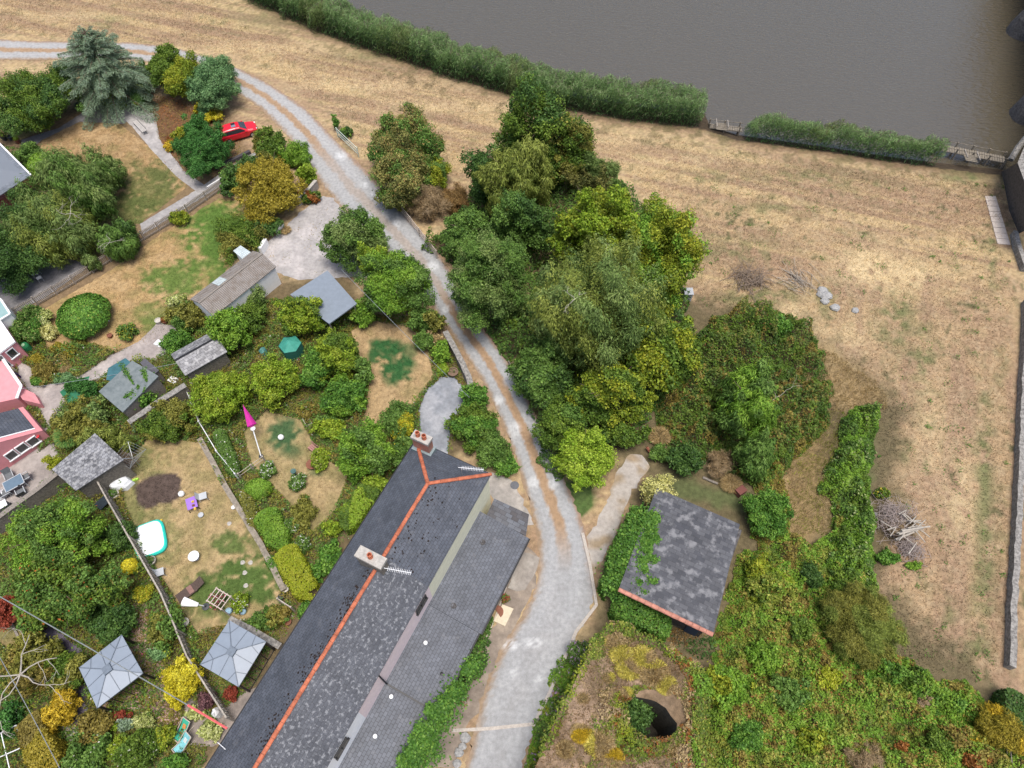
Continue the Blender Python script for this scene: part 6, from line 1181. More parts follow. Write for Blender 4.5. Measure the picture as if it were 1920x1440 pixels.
S(150, 725, 34, 16, 1.5, 'emerald', 'deep green plants under the garden netting', leaf=.14); S(265, 740, 26, 28, 2.3, 'ivy', 'ivy bush spilling off the green-grey shed')
p_ = plant(127, 810, 29, 28, 2.3, [(.09, .13, .03), (.22, .24, .06), (.42, .40, .14)], 'cordyline palm with a burst of yellow-green strap leaves', 'palm', style='spiky', name='cordyline', dens=.22, asp=.10, rz=.95, pal2=[(.05, .12, .05), (.10, .20, .08), (.3, .3, .1)])
hedge([(405, 800), (425, 850), (440, 890)], .9, .9, 'hawthorn', 'flower border left of the pink parasol lawn', leaf=.13, acc=[((.7, .7, .62), .04)]); hedge([(452, 915), (470, 960), (480, 990)], .8, .8, 'olive', 'mixed border between low wall and clipped hedge', leaf=.13, acc=[((.7, .7, .65), .03)]); hedge([(498, 1040), (520, 1070)], .6, .6, 'ivy', 'ground plants beside the low stone wall', leaf=.13)
S(500, 1160, 30, 24, 1.3, 'hawthorn', 'loose bush below the trellis panel', pal2='olive'); S(525, 1150, 18, 18, 1.1, 'olivebrown', 'brownish potted bush beside the trellis panel')
# lower left
TT(100, 1010, 92, 80, 5.6, 'fresh', 'large bright green rowan, upper crown, at the left', puff=.22, pal2='hawthorn', acc=[((.35, .10, .03), .012)])
TT(120, 1110, 98, 76, 5.0, 'oak', 'large dark rowan with orange berries above the left gazebo', puff=.22, pal2='hawthorn', acc=[((.45, .13, .03), .02), ((.25, .24, .05), .04)])
S(205, 1165, 42, 40, 2.6, 'darkgreen', 'dark glossy shrub above the left gazebo'); S(225, 1005, 24, 30, 2.0, 'darkgreen', 'dark shrub beside the tall board fence'); S(244, 1062, 15, 15, 1.2, 'yellow', 'bright yellow ball shrub by the board fence', style='dome', leaf=.11); S(268, 1112, 20, 14, 1.0, 'privet', 'yellow-green flowering plant at the paved path end', leaf=.12, acc=[((.55, .45, .04), .2)])
S(305, 1180, 28, 42, 2.4, 'hawthorn', 'green columnar bush between the two gazebos', pal2='olive'); S(300, 1225, 18, 14, 1.2, 'bluegreen', 'grey-green plant below the columnar bush')
S(340, 1280, 38, 46, 2.2, 'yellow', 'big rounded yellow shrub between the two gazebos', leaf=.12, puff=.22, pal2='yellow'); S(387, 1315, 17, 16, 1.3, 'purple', 'dark purple shrub right of the big yellow shrub', leaf=.12); S(432, 1302, 13, 13, 1.0, 'red', 'small red acer on the gravel by the right gazebo', leaf=.11)
S(368, 1335, 20, 14, .8, 'varieg', 'yellow-green hosta beside the red cable', leaf=.2, asp=.7); S(392, 1370, 26, 20, .9, 'varieg', 'large variegated hosta near the cottage corner', leaf=.22, asp=.6); S(270, 1352, 22, 16, .9, 'varieg', 'round variegated plant below the pink paving', leaf=.14); S(236, 1358, 14, 12, .7, 'bluegrey', 'blue-grey plant below the pink paving', leaf=.13); S(215, 1360, 9, 9, .6, 'lime', 'small lime plant below the pink paving', leaf=.12); S(225, 1342, 24, 8, .7, 'red', 'reddish plant strip under the left gazebo', leaf=.12)
S(20, 1145, 28, 30, 1.7, 'red', 'dark red acer at the left edge', leaf=.14); S(60, 1180, 30, 10, .6, 'purple', 'purple ground plants beside the red acer', leaf=.12)
S(118, 1326, 34, 34, 2.2, 'gold', 'golden yellow shrub left of the left gazebo', leaf=.2, asp=.3, puff=.28); S(180, 1365, 36, 32, 1.6, 'olivebrown', 'brown-leaved shrub at the lower left'); S(250, 1405, 60, 34, 1.8, 'oak', 'mixed green shrubbery at the picture bottom left of the cottages', pal2='limey', acc=[((.7, .7, .6), .01)]); S(165, 1415, 50, 34, 1.8, 'hawthorn', 'green shrubbery with white flowers at the lower left edge', acc=[((.75, .75, .65), .015)]); S(310, 1380, 22, 20, 1.3, 'yellowgreen', 'yellow-green bush left of the deckchairs'); S(330, 1430, 26, 18, 1.4, 'ivy', 'dark bush below the deckchairs')
hedge([(45, 1335), (62, 1390), (90, 1440)], 1.5, 1.8, 'goldgreen', 'mustard brown conifer hedge in the lower left corner', leaf=.15, pal2='olivebrown', rough=.2); S(15, 1350, 24, 30, 1.5, 'emerald', 'leafy green vegetable patch in the lower left corner', acc=[((.6, .6, .5), .02)], leaf=.2)
S(60, 1240, 62, 50, 2.6, 'olive', 'olive shrub under the bare white branches', pal2='olivebrown', puff=.24); S(130, 1260, 40, 36, 2.4, 'olive', 'olive bush against the left gazebo', pal2='oak')
def dead_branches(label, c, z, R, n, r0, seed, m, name='bare_branches', cat='dead tree', flat=.25, col=None):
    rng = random.Random(seed); mb = MB(); b = P(c[0], c[1], z); 
    def grow(p, a, L, r, k):
        pts = [p]; 
        for i in range(4): a += rng.uniform(-.45, .45); p = p+Vector((math.cos(a), math.sin(a), rng.uniform(-flat, flat)*.6))*L/4; pts.append(p)
        mb.tube(pts, [r, r*.85, r*.7, r*.55, r*.4], 5)
        if k: 
            for _ in range(2): grow(pts[rng.choice((2, 3, 4))], a+rng.choice((-1, 1))*rng.uniform(.3, .9), L*.62, r*.5, k-1)
    for i in range(n): grow(b, i*2*math.pi/n+rng.uniform(-.3, .3), R*rng.uniform(.7, 1.1), r0, 2)
    if name == 'bare_branches': mb.tube([Vector((b.x+.1, b.y-.1, 0)), b], r0*1.2, 6)
    return mb.build(name, m, None, label, cat)
PALEB = mat('pale_bare_wood', (.36, .33, .285), .8, .2, 6)
dead_branches('bare bleached branches over the shrubs at the lower left edge', (38, 1265), 3.2, 2.8, 6, .05, 4, PALEB); dead_branches('bare white twigs of the weeping birch on the front lawn', (132, 400), 6.1, 1.6, 4, .025, 9, PALEB, 'bare_twigs', 'twigs'); dead_branches('bare white twigs hanging over the picket fence', (205, 455), 3.6, 1.3, 4, .018, 11, PALEB, 'bare_twigs', 'twigs'); dead_branches('bare pale limbs of the huge birch in the copse', (1078, 560), 12.2, 1.0, 3, .03, 15, PALEB, 'bare_twigs', 'twigs'); dead_branches('pale dead stems across the bramble thicket', (1455, 745), 3.0, 1.6, 3, .02, 17, PALEB, 'bare_twigs', 'twigs')
TWIG = mat('brush_wood', (.20, .155, .12), .9, .35, 8)
def brush(label, c, R, n, seed, m, L=(1.2, 2.4), r=.022, hgt=.5, name='brush_pile', cat='brush pile', dirn=None):
    rng = random.Random(seed); p0 = P(*c); mb = MB()
    for i in range(n):
        a = (rng.uniform(0, math.pi) if dirn is None else dirn+rng.gauss(0, .5)); l = rng.uniform(*L); p = p0+Vector((rng.gauss(0, R*.4), rng.gauss(0, R*.4), rng.uniform(.03, hgt))); d = Vector((math.cos(a), math.sin(a), rng.uniform(-.15, .25)))*l/2; mb.tube([p-d, p+Vector((rng.uniform(-.15, .15), rng.uniform(-.15, .15), .05)), p+d], [r, r*.8, r*.3], 4)
    return mb.build(name, m, None, label, cat)
brush('left heap of cut brown branches on the dry field', (1405, 525), 1.9, 110, 21, TWIG, (1.0, 2.8), .03, .6); brush('right trail of thin cut branches on the dry field', (1495, 530), 1.8, 60, 22, mat('pale_brush', (.34, .30, .25), .9), (1.0, 3.2), .026, .35, dirn=-.9); brush('grey-brown twig heap beside the driftwood', (1672, 975), 1.6, 420, 23, mat('grey_twigs', (.30, .25, .23), .9, .3, 8), (.6, 1.6), .018, 1.1, 'twig_heap', 'brush pile'); brush('small grey twigs under the driftwood', (1700, 1030), 1.1, 200, 24, mat('grey_twigs', (.30, .25, .23)), (.5, 1.2), .018, .7, 'twig_heap', 'brush pile')
drift = thing('driftwood_pile', P(1708, 1000), 'pile of bleached pale driftwood logs beside the field hedge', 'wood pile'); rg = random.Random(31)
for i in range(26):
    big = i < 5; a = rg.gauss(.15, .12) if big else rg.uniform(-1.4, 1.2); p = P(1708+rg.gauss(0, 14), (1000 if big else 985)+rg.gauss(0, 8 if big else 16), .9+rg.uniform(0, .5)); l = rg.uniform(1.6, 2.3) if big else rg.uniform(.6, 1.4); d = Vector((math.cos(a), math.sin(a), rg.uniform(-.08, .08)))*l/2; b = MB(); b.tube([p-d, p+Vector((0, 0, .04)), p+d], [.085, .08, .06] if big else [.045, .04, .03], 6); b.build('log', PALEB, drift)
S(1690, 985, 30, 30, 1.0, 'pinkbrown', 'mound of dead grey stems carrying the driftwood', style='twiggy', leaf=.3, asp=.08, dens=.6); S(1665, 1045, 26, 14, .8, 'ivy', 'green nettles below the driftwood pile', leaf=.14); S(1712, 1060, 18, 8, .4, 'fresh', 'fresh weeds at the foot of the driftwood pile', leaf=.14); S(1655, 925, 14, 12, .8, 'oak', 'green weed clump above the twig heap', acc=[((.55, .45, .05), .1)], leaf=.13)
for x, y, rx, ry, h, pal, lb in ((1430, 1230, 34, 30, 1.9, 'fresh', 'bright nettle clump between barn and twiggy willow'), (1500, 1180, 30, 28, 1.8, 'oak', 'dark shrub in the middle of the wild undergrowth'), (1480, 1300, 40, 34, 1.9, 'hawthorn', 'grey-green shrub in the lower undergrowth'), (1550, 1270, 26, 24, 1.6, 'privet', 'yellow flowering bush below the twiggy willow'), (1400, 1380, 36, 30, 1.9, 'ivy', 'leafy bush right of the kiln at the picture bottom'), (1530, 1390, 34, 26, 1.7, 'yellowgreen', 'yellow-green shrub at the picture bottom in the undergrowth'), (1760, 1390, 34, 26, 1.6, 'oak', 'dark bush in the lower right corner undergrowth'), (1830, 1425, 26, 18, 1.2, 'rust', 'rusty red bramble patch in the lower right corner'), (1460, 1090, 28, 26, 1.5, 'limey', 'bright bush right of the barn roof corner'), (1520, 1080, 24, 26, 1.5, 'darkgreen', 'dark hollow shrub above the wild undergrowth'), (1735, 1320, 22, 14, 1.0, 'pinkbrown', 'patch of dead pinkish stems below the ivy hedge')): S(x, y, rx, ry, h, pal, lb, puff=.26, dens=.9)
# tufts that break up the open grass
def tufts():
    fld = [(480, 60), (760, 135), (1050, 225), (1400, 285), (1760, 335), (1890, 350), (1905, 700), (1900, 1300), (1700, 1230), (1640, 1080), (1640, 780), (1560, 660), (1480, 600), (1300, 570), (1300, 450), (1150, 300), (950, 240), (860, 330), (700, 300), (600, 200), (430, 100), (0, 60), (-40, -60), (300, -60)]
    cover('field_grass', fld, .16, 'straw', leaf=.15, asp=.3, per=60, style='blades', colf=lambda x, y: paint(x, y)*1.5, label='short dry grass tufts over the open field', amp=.6)
    for i, q in enumerate(LAWNS): cover('lawn_grass', q, .07, 'hawthorn', leaf=.13, asp=.3, per=80, style='blades', colf=(lambda f: lambda x, y: f(x, y)*1.35)(LAWNCOL[i]), label='short grass blades on a garden lawn', amp=.5, fe=3)
    rng = np.random.default_rng(9); PO = []
    for _ in range(260):
        a, b = rng.uniform(1250, 1895), rng.uniform(330, 1280)
        if b > 580 and a < 1670: continue
        p = P(a, b); k = rng.integers(8, 26); r = rng.uniform(.08, .28); q = np.stack([rng.normal(p.x, r, k), rng.normal(p.y, r, k), rng.uniform(.03, .16, k)], 1); PO.append(q)
    q = np.concatenate(PO); nr = rng.normal(size=q.shape)*.6; nr[:, 2] += 1; foliage('weed_rosettes', q, nr, rng.uniform(.1, .2, len(q)), .4, palcol('hawthorn', rng.uniform(.2, .9, len(q))), None, None, rng, label='small green weeds dotted over the dry field', kind='stuff')
tufts()
# ================================================================ SMALL THINGS IN THE GARDENS AND BY THE RIVER
PURP = mat('purple_plastic', (.30, .16, .55), .45, .06, 4); GREYP = mat('grey_plastic', (.42, .44, .46), .5, .08, 4); DKGREY = mat('dark_grey_textile', (.13, .14, .15), .8, .15, 8); CREAMP = mat('cream_plastic', (.55, .50, .38), .6, .1, 5)
YEL = mat('yellow_plastic', (.60, .42, .06), .5); ORANGE = mat('orange_bucket', (.55, .13, .03), .55, .1, 5); MAG = mat('magenta_canvas', (.45, .02, .24), .7, .1, 5); WICK = mat('brown_wicker', (.085, .06, .05), .8, .35, 20, bump=.5); BROWNP = mat('brown_pot', (.20, .08, .05), .7, .2, 6)
def hd(a, b): p, q = P(*a), P(*b); return math.atan2((q-p).y, (q-p).x)
def frame_at(px, py, ang):
    c = P(px, py); ca, sa = math.cos(ang), math.sin(ang); return c, (lambda x, y, z: Vector((c.x+x*ca-y*sa, c.y+x*sa+y*ca, z)))
def pool():
    c, Q = frame_at(283, 1013, math.radians(-66)); root = thing('paddling_pool', c, 'white rounded-square paddling pool with turquoise rim on the lawn', 'paddling pool')
    def ring(a, b, z, e=4.0): return [Q(math.copysign(abs(math.cos(t))**(2/e), math.cos(t))*a, math.copysign(abs(math.sin(t))**(2/e), math.sin(t))*b, z) for t in [2*math.pi*i/32 for i in range(32)]]
    def loft(rs, m, name, cap=False):
        mb = MB()
        for r, s in zip(rs[:-1], rs[1:]):
            for i in range(32): j = (i+1) % 32; mb.face([r[i], r[j], s[j], s[i]])
        if cap: mb.face(rs[-1])
        return mb.build(name, m, root, smooth=True)
    loft([ring(1.28, 1.05, 0), ring(1.38, 1.15, .10), ring(1.38, 1.15, .26), ring(1.30, 1.07, .36), ring(1.2, .97, .385)], mat('turquoise_plastic', (.03, .55, .45), .35, .03, 3), 'rim'); loft([ring(1.23, 1.0, .38), ring(1.15, .92, .42), ring(.9, .7, .445), ring(.3, .25, .45), ring(.02, .02, .45)], mat('white_cover', (.82, .84, .85), .45, .02, 3), 'cover', True)
    v = MB(); v.lathe(Q(0, 0, .45), [(.05, 0), (.05, .02), (.01, .03)], 8); v.build('valve', GREYP, root)
pool()
def chair(px, py, ang, label, m, fm=GREYP, h=.42, arms=False, name='garden_chair', w=.5, group='garden chairs', back=.85):
    c, Q = frame_at(px, py, ang); root = thing(name, c, label, 'chair', group); s = MB(); M = Matrix.Rotation(ang, 3, 'Z'); s.box(Q(0, 0, h), (w, w, .04), M=M); s.build('seat', m, root)
    b = MB(); b.face([Q(-w/2, -w/2, h+.02), Q(-w/2, w/2, h+.02), Q(-w/2-.14, w/2, back), Q(-w/2-.14, -w/2, back)]); b.face([Q(-w/2-.03, w/2, h+.02), Q(-w/2-.03, -w/2, h+.02), Q(-w/2-.17, -w/2, back), Q(-w/2-.17, w/2, back)]); b.build('backrest', m, root)
    for x in (-1, 1):
        for y in (-1, 1): l = MB(); l.bar(Q(x*(w/2-.02), y*(w/2-.02), h-.02), Q(x*(w/2+.03), y*(w/2), 0), .03); l.build('leg', fm, root)
    if arms:
        for y in (-1, 1): a = MB(); a.bar(Q(-w/2-.08, y*w/2, .62), Q(w/2, y*w/2, .62), .045, .03); a.bar(Q(w/2-.02, y*w/2, .62), Q(w/2, y*w/2, h), .03); a.build('armrest', fm, root)
    return root
def table(px, py, ang, label, w, d, h, m, fm, round_=False, name='garden_table', rim=None):
    c, Q = frame_at(px, py, ang); root = thing(name, c, label, 'table'); M = Matrix.Rotation(ang, 3, 'Z'); t = MB()
    if round_: t.lathe(Q(0, 0, h-.04), [(w/2, 0), (w/2, .035), (.03, .045)], 20); t.build('tabletop', m, root); l = MB(); l.lathe(Q(0, 0, 0), [(w*.32, 0), (.05, .05), (.04, h-.05)], 10); l.build('pedestal', fm, root)
    else:
        t.box(Q(0, 0, h), (w, d, .05), M=M); t.build('tabletop', m, root)
        for x in (-1, 1):
            for y in (-1, 1): l = MB(); l.bar(Q(x*(w/2-.05), y*(d/2-.05), h-.03), Q(x*w/2, y*d/2, 0), .045); l.build('leg', fm, root)
        if rim:
            r = MB()
            for s in (-1, 1): r.bar(Q(-w/2, s*d/2, h+.005), Q(w/2, s*d/2, h+.005), .05, .06); r.bar(Q(s*w/2, -d/2, h+.005), Q(s*w/2, d/2, h+.005), .05, .06)
            r.build('rim', rim, root)
    return root, Q
table(364, 948, math.radians(-65), 'low purple play table with yellow toys on the pool lawn', .95, .75, .5, PURP, DARKM)
def toybox(label, px, py, z, m, s=(.18, .14, .1)): b = MB(); c = P(px, py, z); b.box((c.x, c.y, z+s[2]/2), s, .4); b.lathe((c.x, c.y, z+s[2]+.002), [(s[1]*.35, 0), (s[1]*.3, .05), (.01, .07)], 8); b.build('toy', m, None, label, 'toy')
toybox('yellow toy at the top of the purple play table', 362, 941, .53, YEL); toybox('dark toy in the middle of the purple play table', 363, 948, .53, BROWNP); toybox('yellow toy at the bottom of the purple play table', 366, 954, .53, YEL, (.16, .2, .08))
chair(384, 934, math.radians(20), 'pale grey garden chair beside the purple play table', GREYP, w=.55); chair(304, 1076, math.radians(20), 'pale grey garden chair by the tall board fence', GREYP, w=.55)
table(368, 1047, 0, 'small round white table alone on the pool lawn', .78, 0, .55, FRAME, GREYP, True)
def pot(px, py, r, h, m, label, soil=True, pl=None, name='plant_pot', group='plant pots', z=0.0):
    c = P(px, py, z); root = thing(name, c, label, 'plant pot', group); b = MB(); b.lathe(c, [(r*.7, 0), (r*.95, h*.8), (r*1.08, h*.82), (r*1.08, h), (r*.88, h), (r*.82, h*.8), (.01, h*.78)], 16); b.build('pot', m, root)
    if pl:
        SEED[0] += 1; rng = np.random.default_rng(SEED[0]); n = 260; d = unit(rng.normal(size=(n, 3))); pos = np.array(c)+np.array([0, 0, h+r*.5])+d*np.array([r*1.1, r*1.1, r*.8])*rng.uniform(.6, 1, (n, 1)); foliage('plant', pos, d+rng.normal(size=(n, 3))*.4, rng.uniform(.08, .14, n), .55, palcol(pl, rng.uniform(0, 1, n)), root, None, rng)
    return root
LG = mat('light_pot', (.48, .45, .40), .7, .15, 5); DG = mat('dark_pot', (.05, .055, .06), .5, .2, 5)
for a in ((286, 1054, .34, .4, LG, 'grey pot with a green bush below the paddling pool', 'hawthorn'), (350, 1169, .28, .4, LG, 'pale ring-rimmed pot left of the right gazebo', None), (537, 1106, .26, .4, LG, 'pale pot at the end of the low stone wall', None), (529, 1121, .2, .35, DG, 'dark glazed pot behind the trellis panel', None), (542, 1168, .22, .35, BROWNP, 'brown pot at the cottage back corner', None), (430, 921, .17, .3, PURP, 'purple pot standing on the low stone wall line', None), (439, 953, .15, .22, FRAME, 'small white pot on the lawn side of the low wall', None),
          (218, 930, .34, .42, LG, 'pot with a spiky green plant under the pale tarpaulin', 'ivy'), (10, 262, .3, .45, DG, 'left dark tub with flowers at the upper left edge', 'pinkbrown'), (22, 262, .28, .45, DG, 'middle dark tub at the upper left edge', None), (35, 268, .26, .45, BROWNP, 'right brown tub at the upper left edge', 'lime'), (299, 605, .26, .38, LG, 'round stone pot at the top of the garden path', None), (311, 605, .26, .35, BROWNP, 'reddish pot at the top of the garden path', 'rust'), (208, 632, .22, .3, BROWNP, 'brown pot beside the round clipped bush', None),
          (850, 702, .42, .45, mat('basket', (.17, .115, .08), .9, .3, 12), 'big round wicker basket pot at the head of the grey patio', None), (378, 967, .19, .2, GREYP, 'grey bucket on the lawn under the purple play table', None)): pot(*a[:6], pl=a[6])
def bucket(): c = P(172, 915); r = thing('orange_bin', c, 'orange plastic bin between outhouse and board fence', 'bin'); b = MB(); b.lathe(c, [(.36, 0), (.44, .85)], 18); b.build('body', ORANGE, r); b = MB(); b.lathe((c.x, c.y, .852), [(.46, 0), (.46, .04), (.05, .08)], 18); b.build('lid', mat('orange_lid', (.65, .2, .07), .5), r)
bucket()
c = P(52, 656); r = thing('green_bin', c, 'green compost bin beside the white extension', 'bin'); b = MB(); b.lathe(c, [(.46, 0), (.40, .6), (.34, .7)], 16); b.build('body', mat('green_plastic', (.02, .16, .06), .5), r); b = MB(); b.lathe((c.x, c.y, .702), [(.16, 0), (.15, .06), (.02, .08)], 12); b.build('lid', mat('pale_green', (.35, .55, .35), .5), r)
# sun lounger, folded parasol, rose arch
c, Q = frame_at(360, 1108, math.radians(42)); r = thing('sun_lounger', c, 'dark brown sun lounger with a folded brown towel on the lawn', 'sun lounger'); b = MB(); b.face([Q(-1, -.33, .3), Q(.35, -.33, .3), Q(.35, .33, .3), Q(-1, .33, .3)]); b.face([Q(.35, -.33, .3), Q(1.0, -.33, .55), Q(1.0, .33, .55), Q(.35, .33, .3)]); b.bar(Q(-1, -.33, .27), Q(.35, -.33, .27), .05); b.bar(Q(-1, .33, .27), Q(.35, .33, .27), .05); b.build('bed', WICK, r)
for x in (-.9, .3):
    for y in (-.3, .3): l = MB(); l.bar(Q(x, y, .27), Q(x, y, 0), .05); l.build('leg', DARKM, r)
b = MB(); b.box(Q(.0, 0, .335), (.35, .62, .05), math.radians(42)); b.build('towel', mat('brown_towel', (.22, .13, .11), .9), None, 'brown towel folded across the sun lounger', 'towel')
def lying_parasol():
    a, b_ = P(343, 1128, .25), P(372, 1134, .18); d = (b_-a).normalized(); r = thing('white_parasol', (a.x, a.y, 0), 'white closed parasol lying beside the sun lounger', 'parasol'); s = d.cross(Vector((0, 0, 1))); mb = MB(); n = 10
    for k in range(n):
        t0, t1 = math.pi*k/n, math.pi*(k+1)/n; f = lambda t, w, kk: s*math.cos(t)*w+Vector((0, 0, 1))*(math.sin(t)*w*.5+.02*(kk % 2))
        mb.face([a+f(t0, .34, k), a+f(t1, .34, k+1), b_+f(t1, .12, k+1), b_+f(t0, .12, k)])
    mb.build('canopy', FRAME, r); p = MB(); p.tube([a+d*.2, b_+d*.45], .035, 8); p.build('pole', GREYP, r); q = MB(); e = b_+d*.5; q.lathe((e.x, e.y, 0), [(.26, 0), (.26, .07), (.06, .1), (.05, .3)], 14); q.build('base', DG, r)
lying_parasol()
def arch():
    a = P(406, 1140, 0); ang = math.radians(-28); ca, sa = math.cos(ang), math.sin(ang); Q = lambda x, y, z: Vector((a.x+x*ca-y*sa, a.y+x*sa+y*ca, z)); r = thing('rose_arch', a, 'pale timber rose arch seen from above near the right gazebo', 'garden arch'); m = mat('arch_wood', (.50, .42, .37), .8, .2, 9)
    f = MB()
    for y in (0, .95): f.bar(Q(0, y, 1.95), Q(1.35, y, 1.95), .06)
    f.build('side_rail', m, r); f = MB()
    for x in (.08, .38, .68, .98, 1.28): f.bar(Q(x, -.08, 2.0), Q(x, 1.03, 2.0), .05)
    f.bar(Q(0, .47, 2.04), Q(1.35, .47, 2.04), .03); f.build('slats', m, r)
    for x in (.03, 1.3):
        for y in (.02, .93): p = MB(); p.bar(Q(x, y, 1.92), Q(x, y, 0), .06); p.build('post', m, r)
arch()
plant(408, 1122, 13, 12, 2.0, 'hawthorn', 'pink climbing rose over the upper left of the timber arch', 'climbing rose', name='climbing_rose', leaf=.12, acc=[((.72, .12, .24), .3)]); plant(406, 1138, 10, 8, 1.6, 'hawthorn', 'pink climbing rose at the lower left foot of the timber arch', 'climbing rose', name='climbing_rose', leaf=.12, acc=[((.72, .12, .24), .25)])
plant(448, 1130, 16, 18, 1.4, 'limey', 'white flowering bush right of the timber rose arch', leaf=.12, acc=[((.75, .75, .7), .08)])
for x, y, lb in ((431, 1147, 'pale blue glazed globe at the corner of the gazebo wall'), (457, 1148, 'small blue glazed globe under the white flowering bush'), (342, 928, 'white ball at the top end of the pool lawn'), (528, 822, 'white ball on the dark green patch of the back lawn')):
    b = MB(); b.lathe(P(x, y), [(.06, 0), (.2, .1), (.24, .22), (.2, .34), (.08, .42)], 14); b.build('garden_ball', mat('pale_blue_glaze', (.33, .50, .62), .2, .1, 3) if 'blue' in lb else FRAME, None, lb, 'garden ball')
for i, (x, y) in enumerate(((430, 982), (455, 1055), (459, 1074), (461, 1098), (470, 1055))):
    b = MB(); c = P(x, y); b.prism([c+Vector((math.cos(k)*.17*(1+.2*math.sin(3*k+i)), math.sin(k)*.17, 0)) for k in [j*math.pi/4 for j in range(8)]], 0, .035); b.build('stepping_stone', CONC, None, ('stepping stone near the white pot, highest in the pool lawn', 'stepping stone right of the round white table, left of a pair', 'stepping stone in the dark green grass, second from the rose arch', 'stepping stone nearest to the white flowering bush by the arch', 'stepping stone next to the low stone wall, right of a pair')[i], 'stepping stone', 'stepping stones in the pool lawn')
# rotary dryer
def dryer():
    c = P(262, 872); r = thing('rotary_dryer', c, 'thin rotary washing line with open arms on the lawn corner', 'washing line'); p = MB(); p.tube([c, c+Vector((0, 0, 1.8))], .03, 8); p.build('pole', METALG, r); t = c+Vector((0, 0, 1.2)); E_ = []
    for k in range(4): a = .35+k*math.pi/2; e = t+Vector((math.cos(a)*1.25, math.sin(a)*1.25, .65)); E_.append(e); b = MB(); b.bar(t, e, .035); b.build('arm', METALG, r)
    l = MB()
    for f in (.4, .6, .8, .98):
        for k in range(4): l.bar(t.lerp(E_[k], f), t.lerp(E_[(k+1) % 4], f), .012)
    l.build('lines', METALG, r)
dryer()
def tarp():
    poly = [(184, 886), (206, 872), (224, 884), (240, 900), (248, 908), (234, 922), (212, 926), (192, 914)]; c = P(208, 898); rng = random.Random(8); W = [P(x+6, y-2, .0) for x, y in poly]; mb = MB(); n = len(W); R = [[p.lerp(c, f)+Vector((0, 0, h+rng.uniform(-.05, .05))) for p in W] for f, h in ((0, .05), (.04, .35), (.15, .62), (.4, .8), (.75, .86))]
    for a, b in zip(R[:-1], R[1:]):
        for i in range(n): j = (i+1) % n; mb.face([a[i], a[j], b[j], b[i]])
    mb.face(R[-1]); mb.build('tarpaulin', mat('pale_tarp', (.62, .64, .66), .5, .12, 3, bump=.3), None, 'crumpled pale tarpaulin over a heap by the stone outhouse', 'tarpaulin', smooth=False)
tarp()
def lump(name, px, py, r, h, m, label, cat, sx=1.0):
    rng = random.Random(int(px*7+py)); b = MB(); b.lathe(P(px, py), [(r*.8, 0), (r*1.05, h*.3), (r*rng.uniform(.75, .9), h*.75), (r*.35, h), (.02, h*1.02)], 9, sx, 1)
    for i in range(len(b.v)): b.v[i] = b.v[i]+Vector((rng.uniform(-.14, .14)*r, rng.uniform(-.14, .14)*r, rng.uniform(-.05, .05)*h if b.v[i].z > .02 else 0))
    return b.build(name, m, None, label, cat)
lump('bin_bag', 224, 883, .5, .5, mat('black_sack', (.015, .018, .03), .25, .2, 5), 'shiny black rubbish sack behind the pale tarpaulin', 'rubbish sack')
lump('blue_bag', 213, 885, .22, 1.05, mat('blue_bag', (.06, .25, .55), .5), 'small blue bag lying on top of the pale tarpaulin', 'bag')
brush('stack of thin logs and sticks beside the stone outhouse', (236, 866), .9, 130, 41, TWIG, (.8, 1.6), .03, .6, 'stick_stack', 'wood pile', dirn=-.3)
for x, y, m, lb in ((236, 903, mat('red_toy', (.5, .12, .16), .5), 'pink and white toy beside the pale tarpaulin'), (255, 900, mat('lime_toy', (.35, .6, .08), .5), 'lime green toy scooter on the pool lawn'), (300, 978, YEL, 'small yellow and white toy above the paddling pool')): toybox(lb, x, y, .0, m, (.45, .16, .14))
b = MB(); pa, pb = P(186, 948, .5), P(200, 935, .5); b.box((pa+pb)/2, (1.0, .75, .06), hd((184, 945), (198, 932))); b.box((pa+pb)/2+Vector((0, 0, .035)), (.85, .6, .01), hd((184, 945), (198, 932)))
b.build('cold_frame', mat('black_panel', (.03, .04, .05), .2), None, 'dark glazed cold frame against the tall board fence', 'cold frame')
# pink parasol with its pole
def parasol():
    a, b_, e = P(455, 758, 2.6), P(472, 798, 1.9), P(490, 856, .0); r = thing('pink_parasol', e, 'closed magenta parasol on a white pole beside the apple trees', 'parasol'); d = (b_-a).normalized(); s = d.cross(Vector((0, 0, 1))).normalized(); u = s.cross(d); mb = MB(); n = 10
    for k in range(n):
        t0, t1 = 2*math.pi*k/n, 2*math.pi*(k+1)/n; f = lambda t, w, kk: (s*math.cos(t)+u*math.sin(t)*.7)*w*(1+.15*(kk % 2)); mb.face([a, b_+f(t0, .34, k), b_+f(t1, .34, k+1)]); mb.face([b_+f(t1, .34, k+1), b_+f(t0, .34, k), b_+d*.12])
    mb.build('canopy', MAG, r); p = MB(); p.tube([b_, e+Vector((0, 0, .1))], .045, 8); p.build('pole', FRAME, r); t = MB(); t.lathe(b_+d*.25-Vector((0, 0, .1)), [(.16, 0), (.2, .12), (.05, .22)], 8); t.build('cloth', FRAME, r); q = MB(); q.lathe(e, [(.2, 0), (.18, .1), (.04, .14)], 10); q.build('base', DG, r)
parasol()
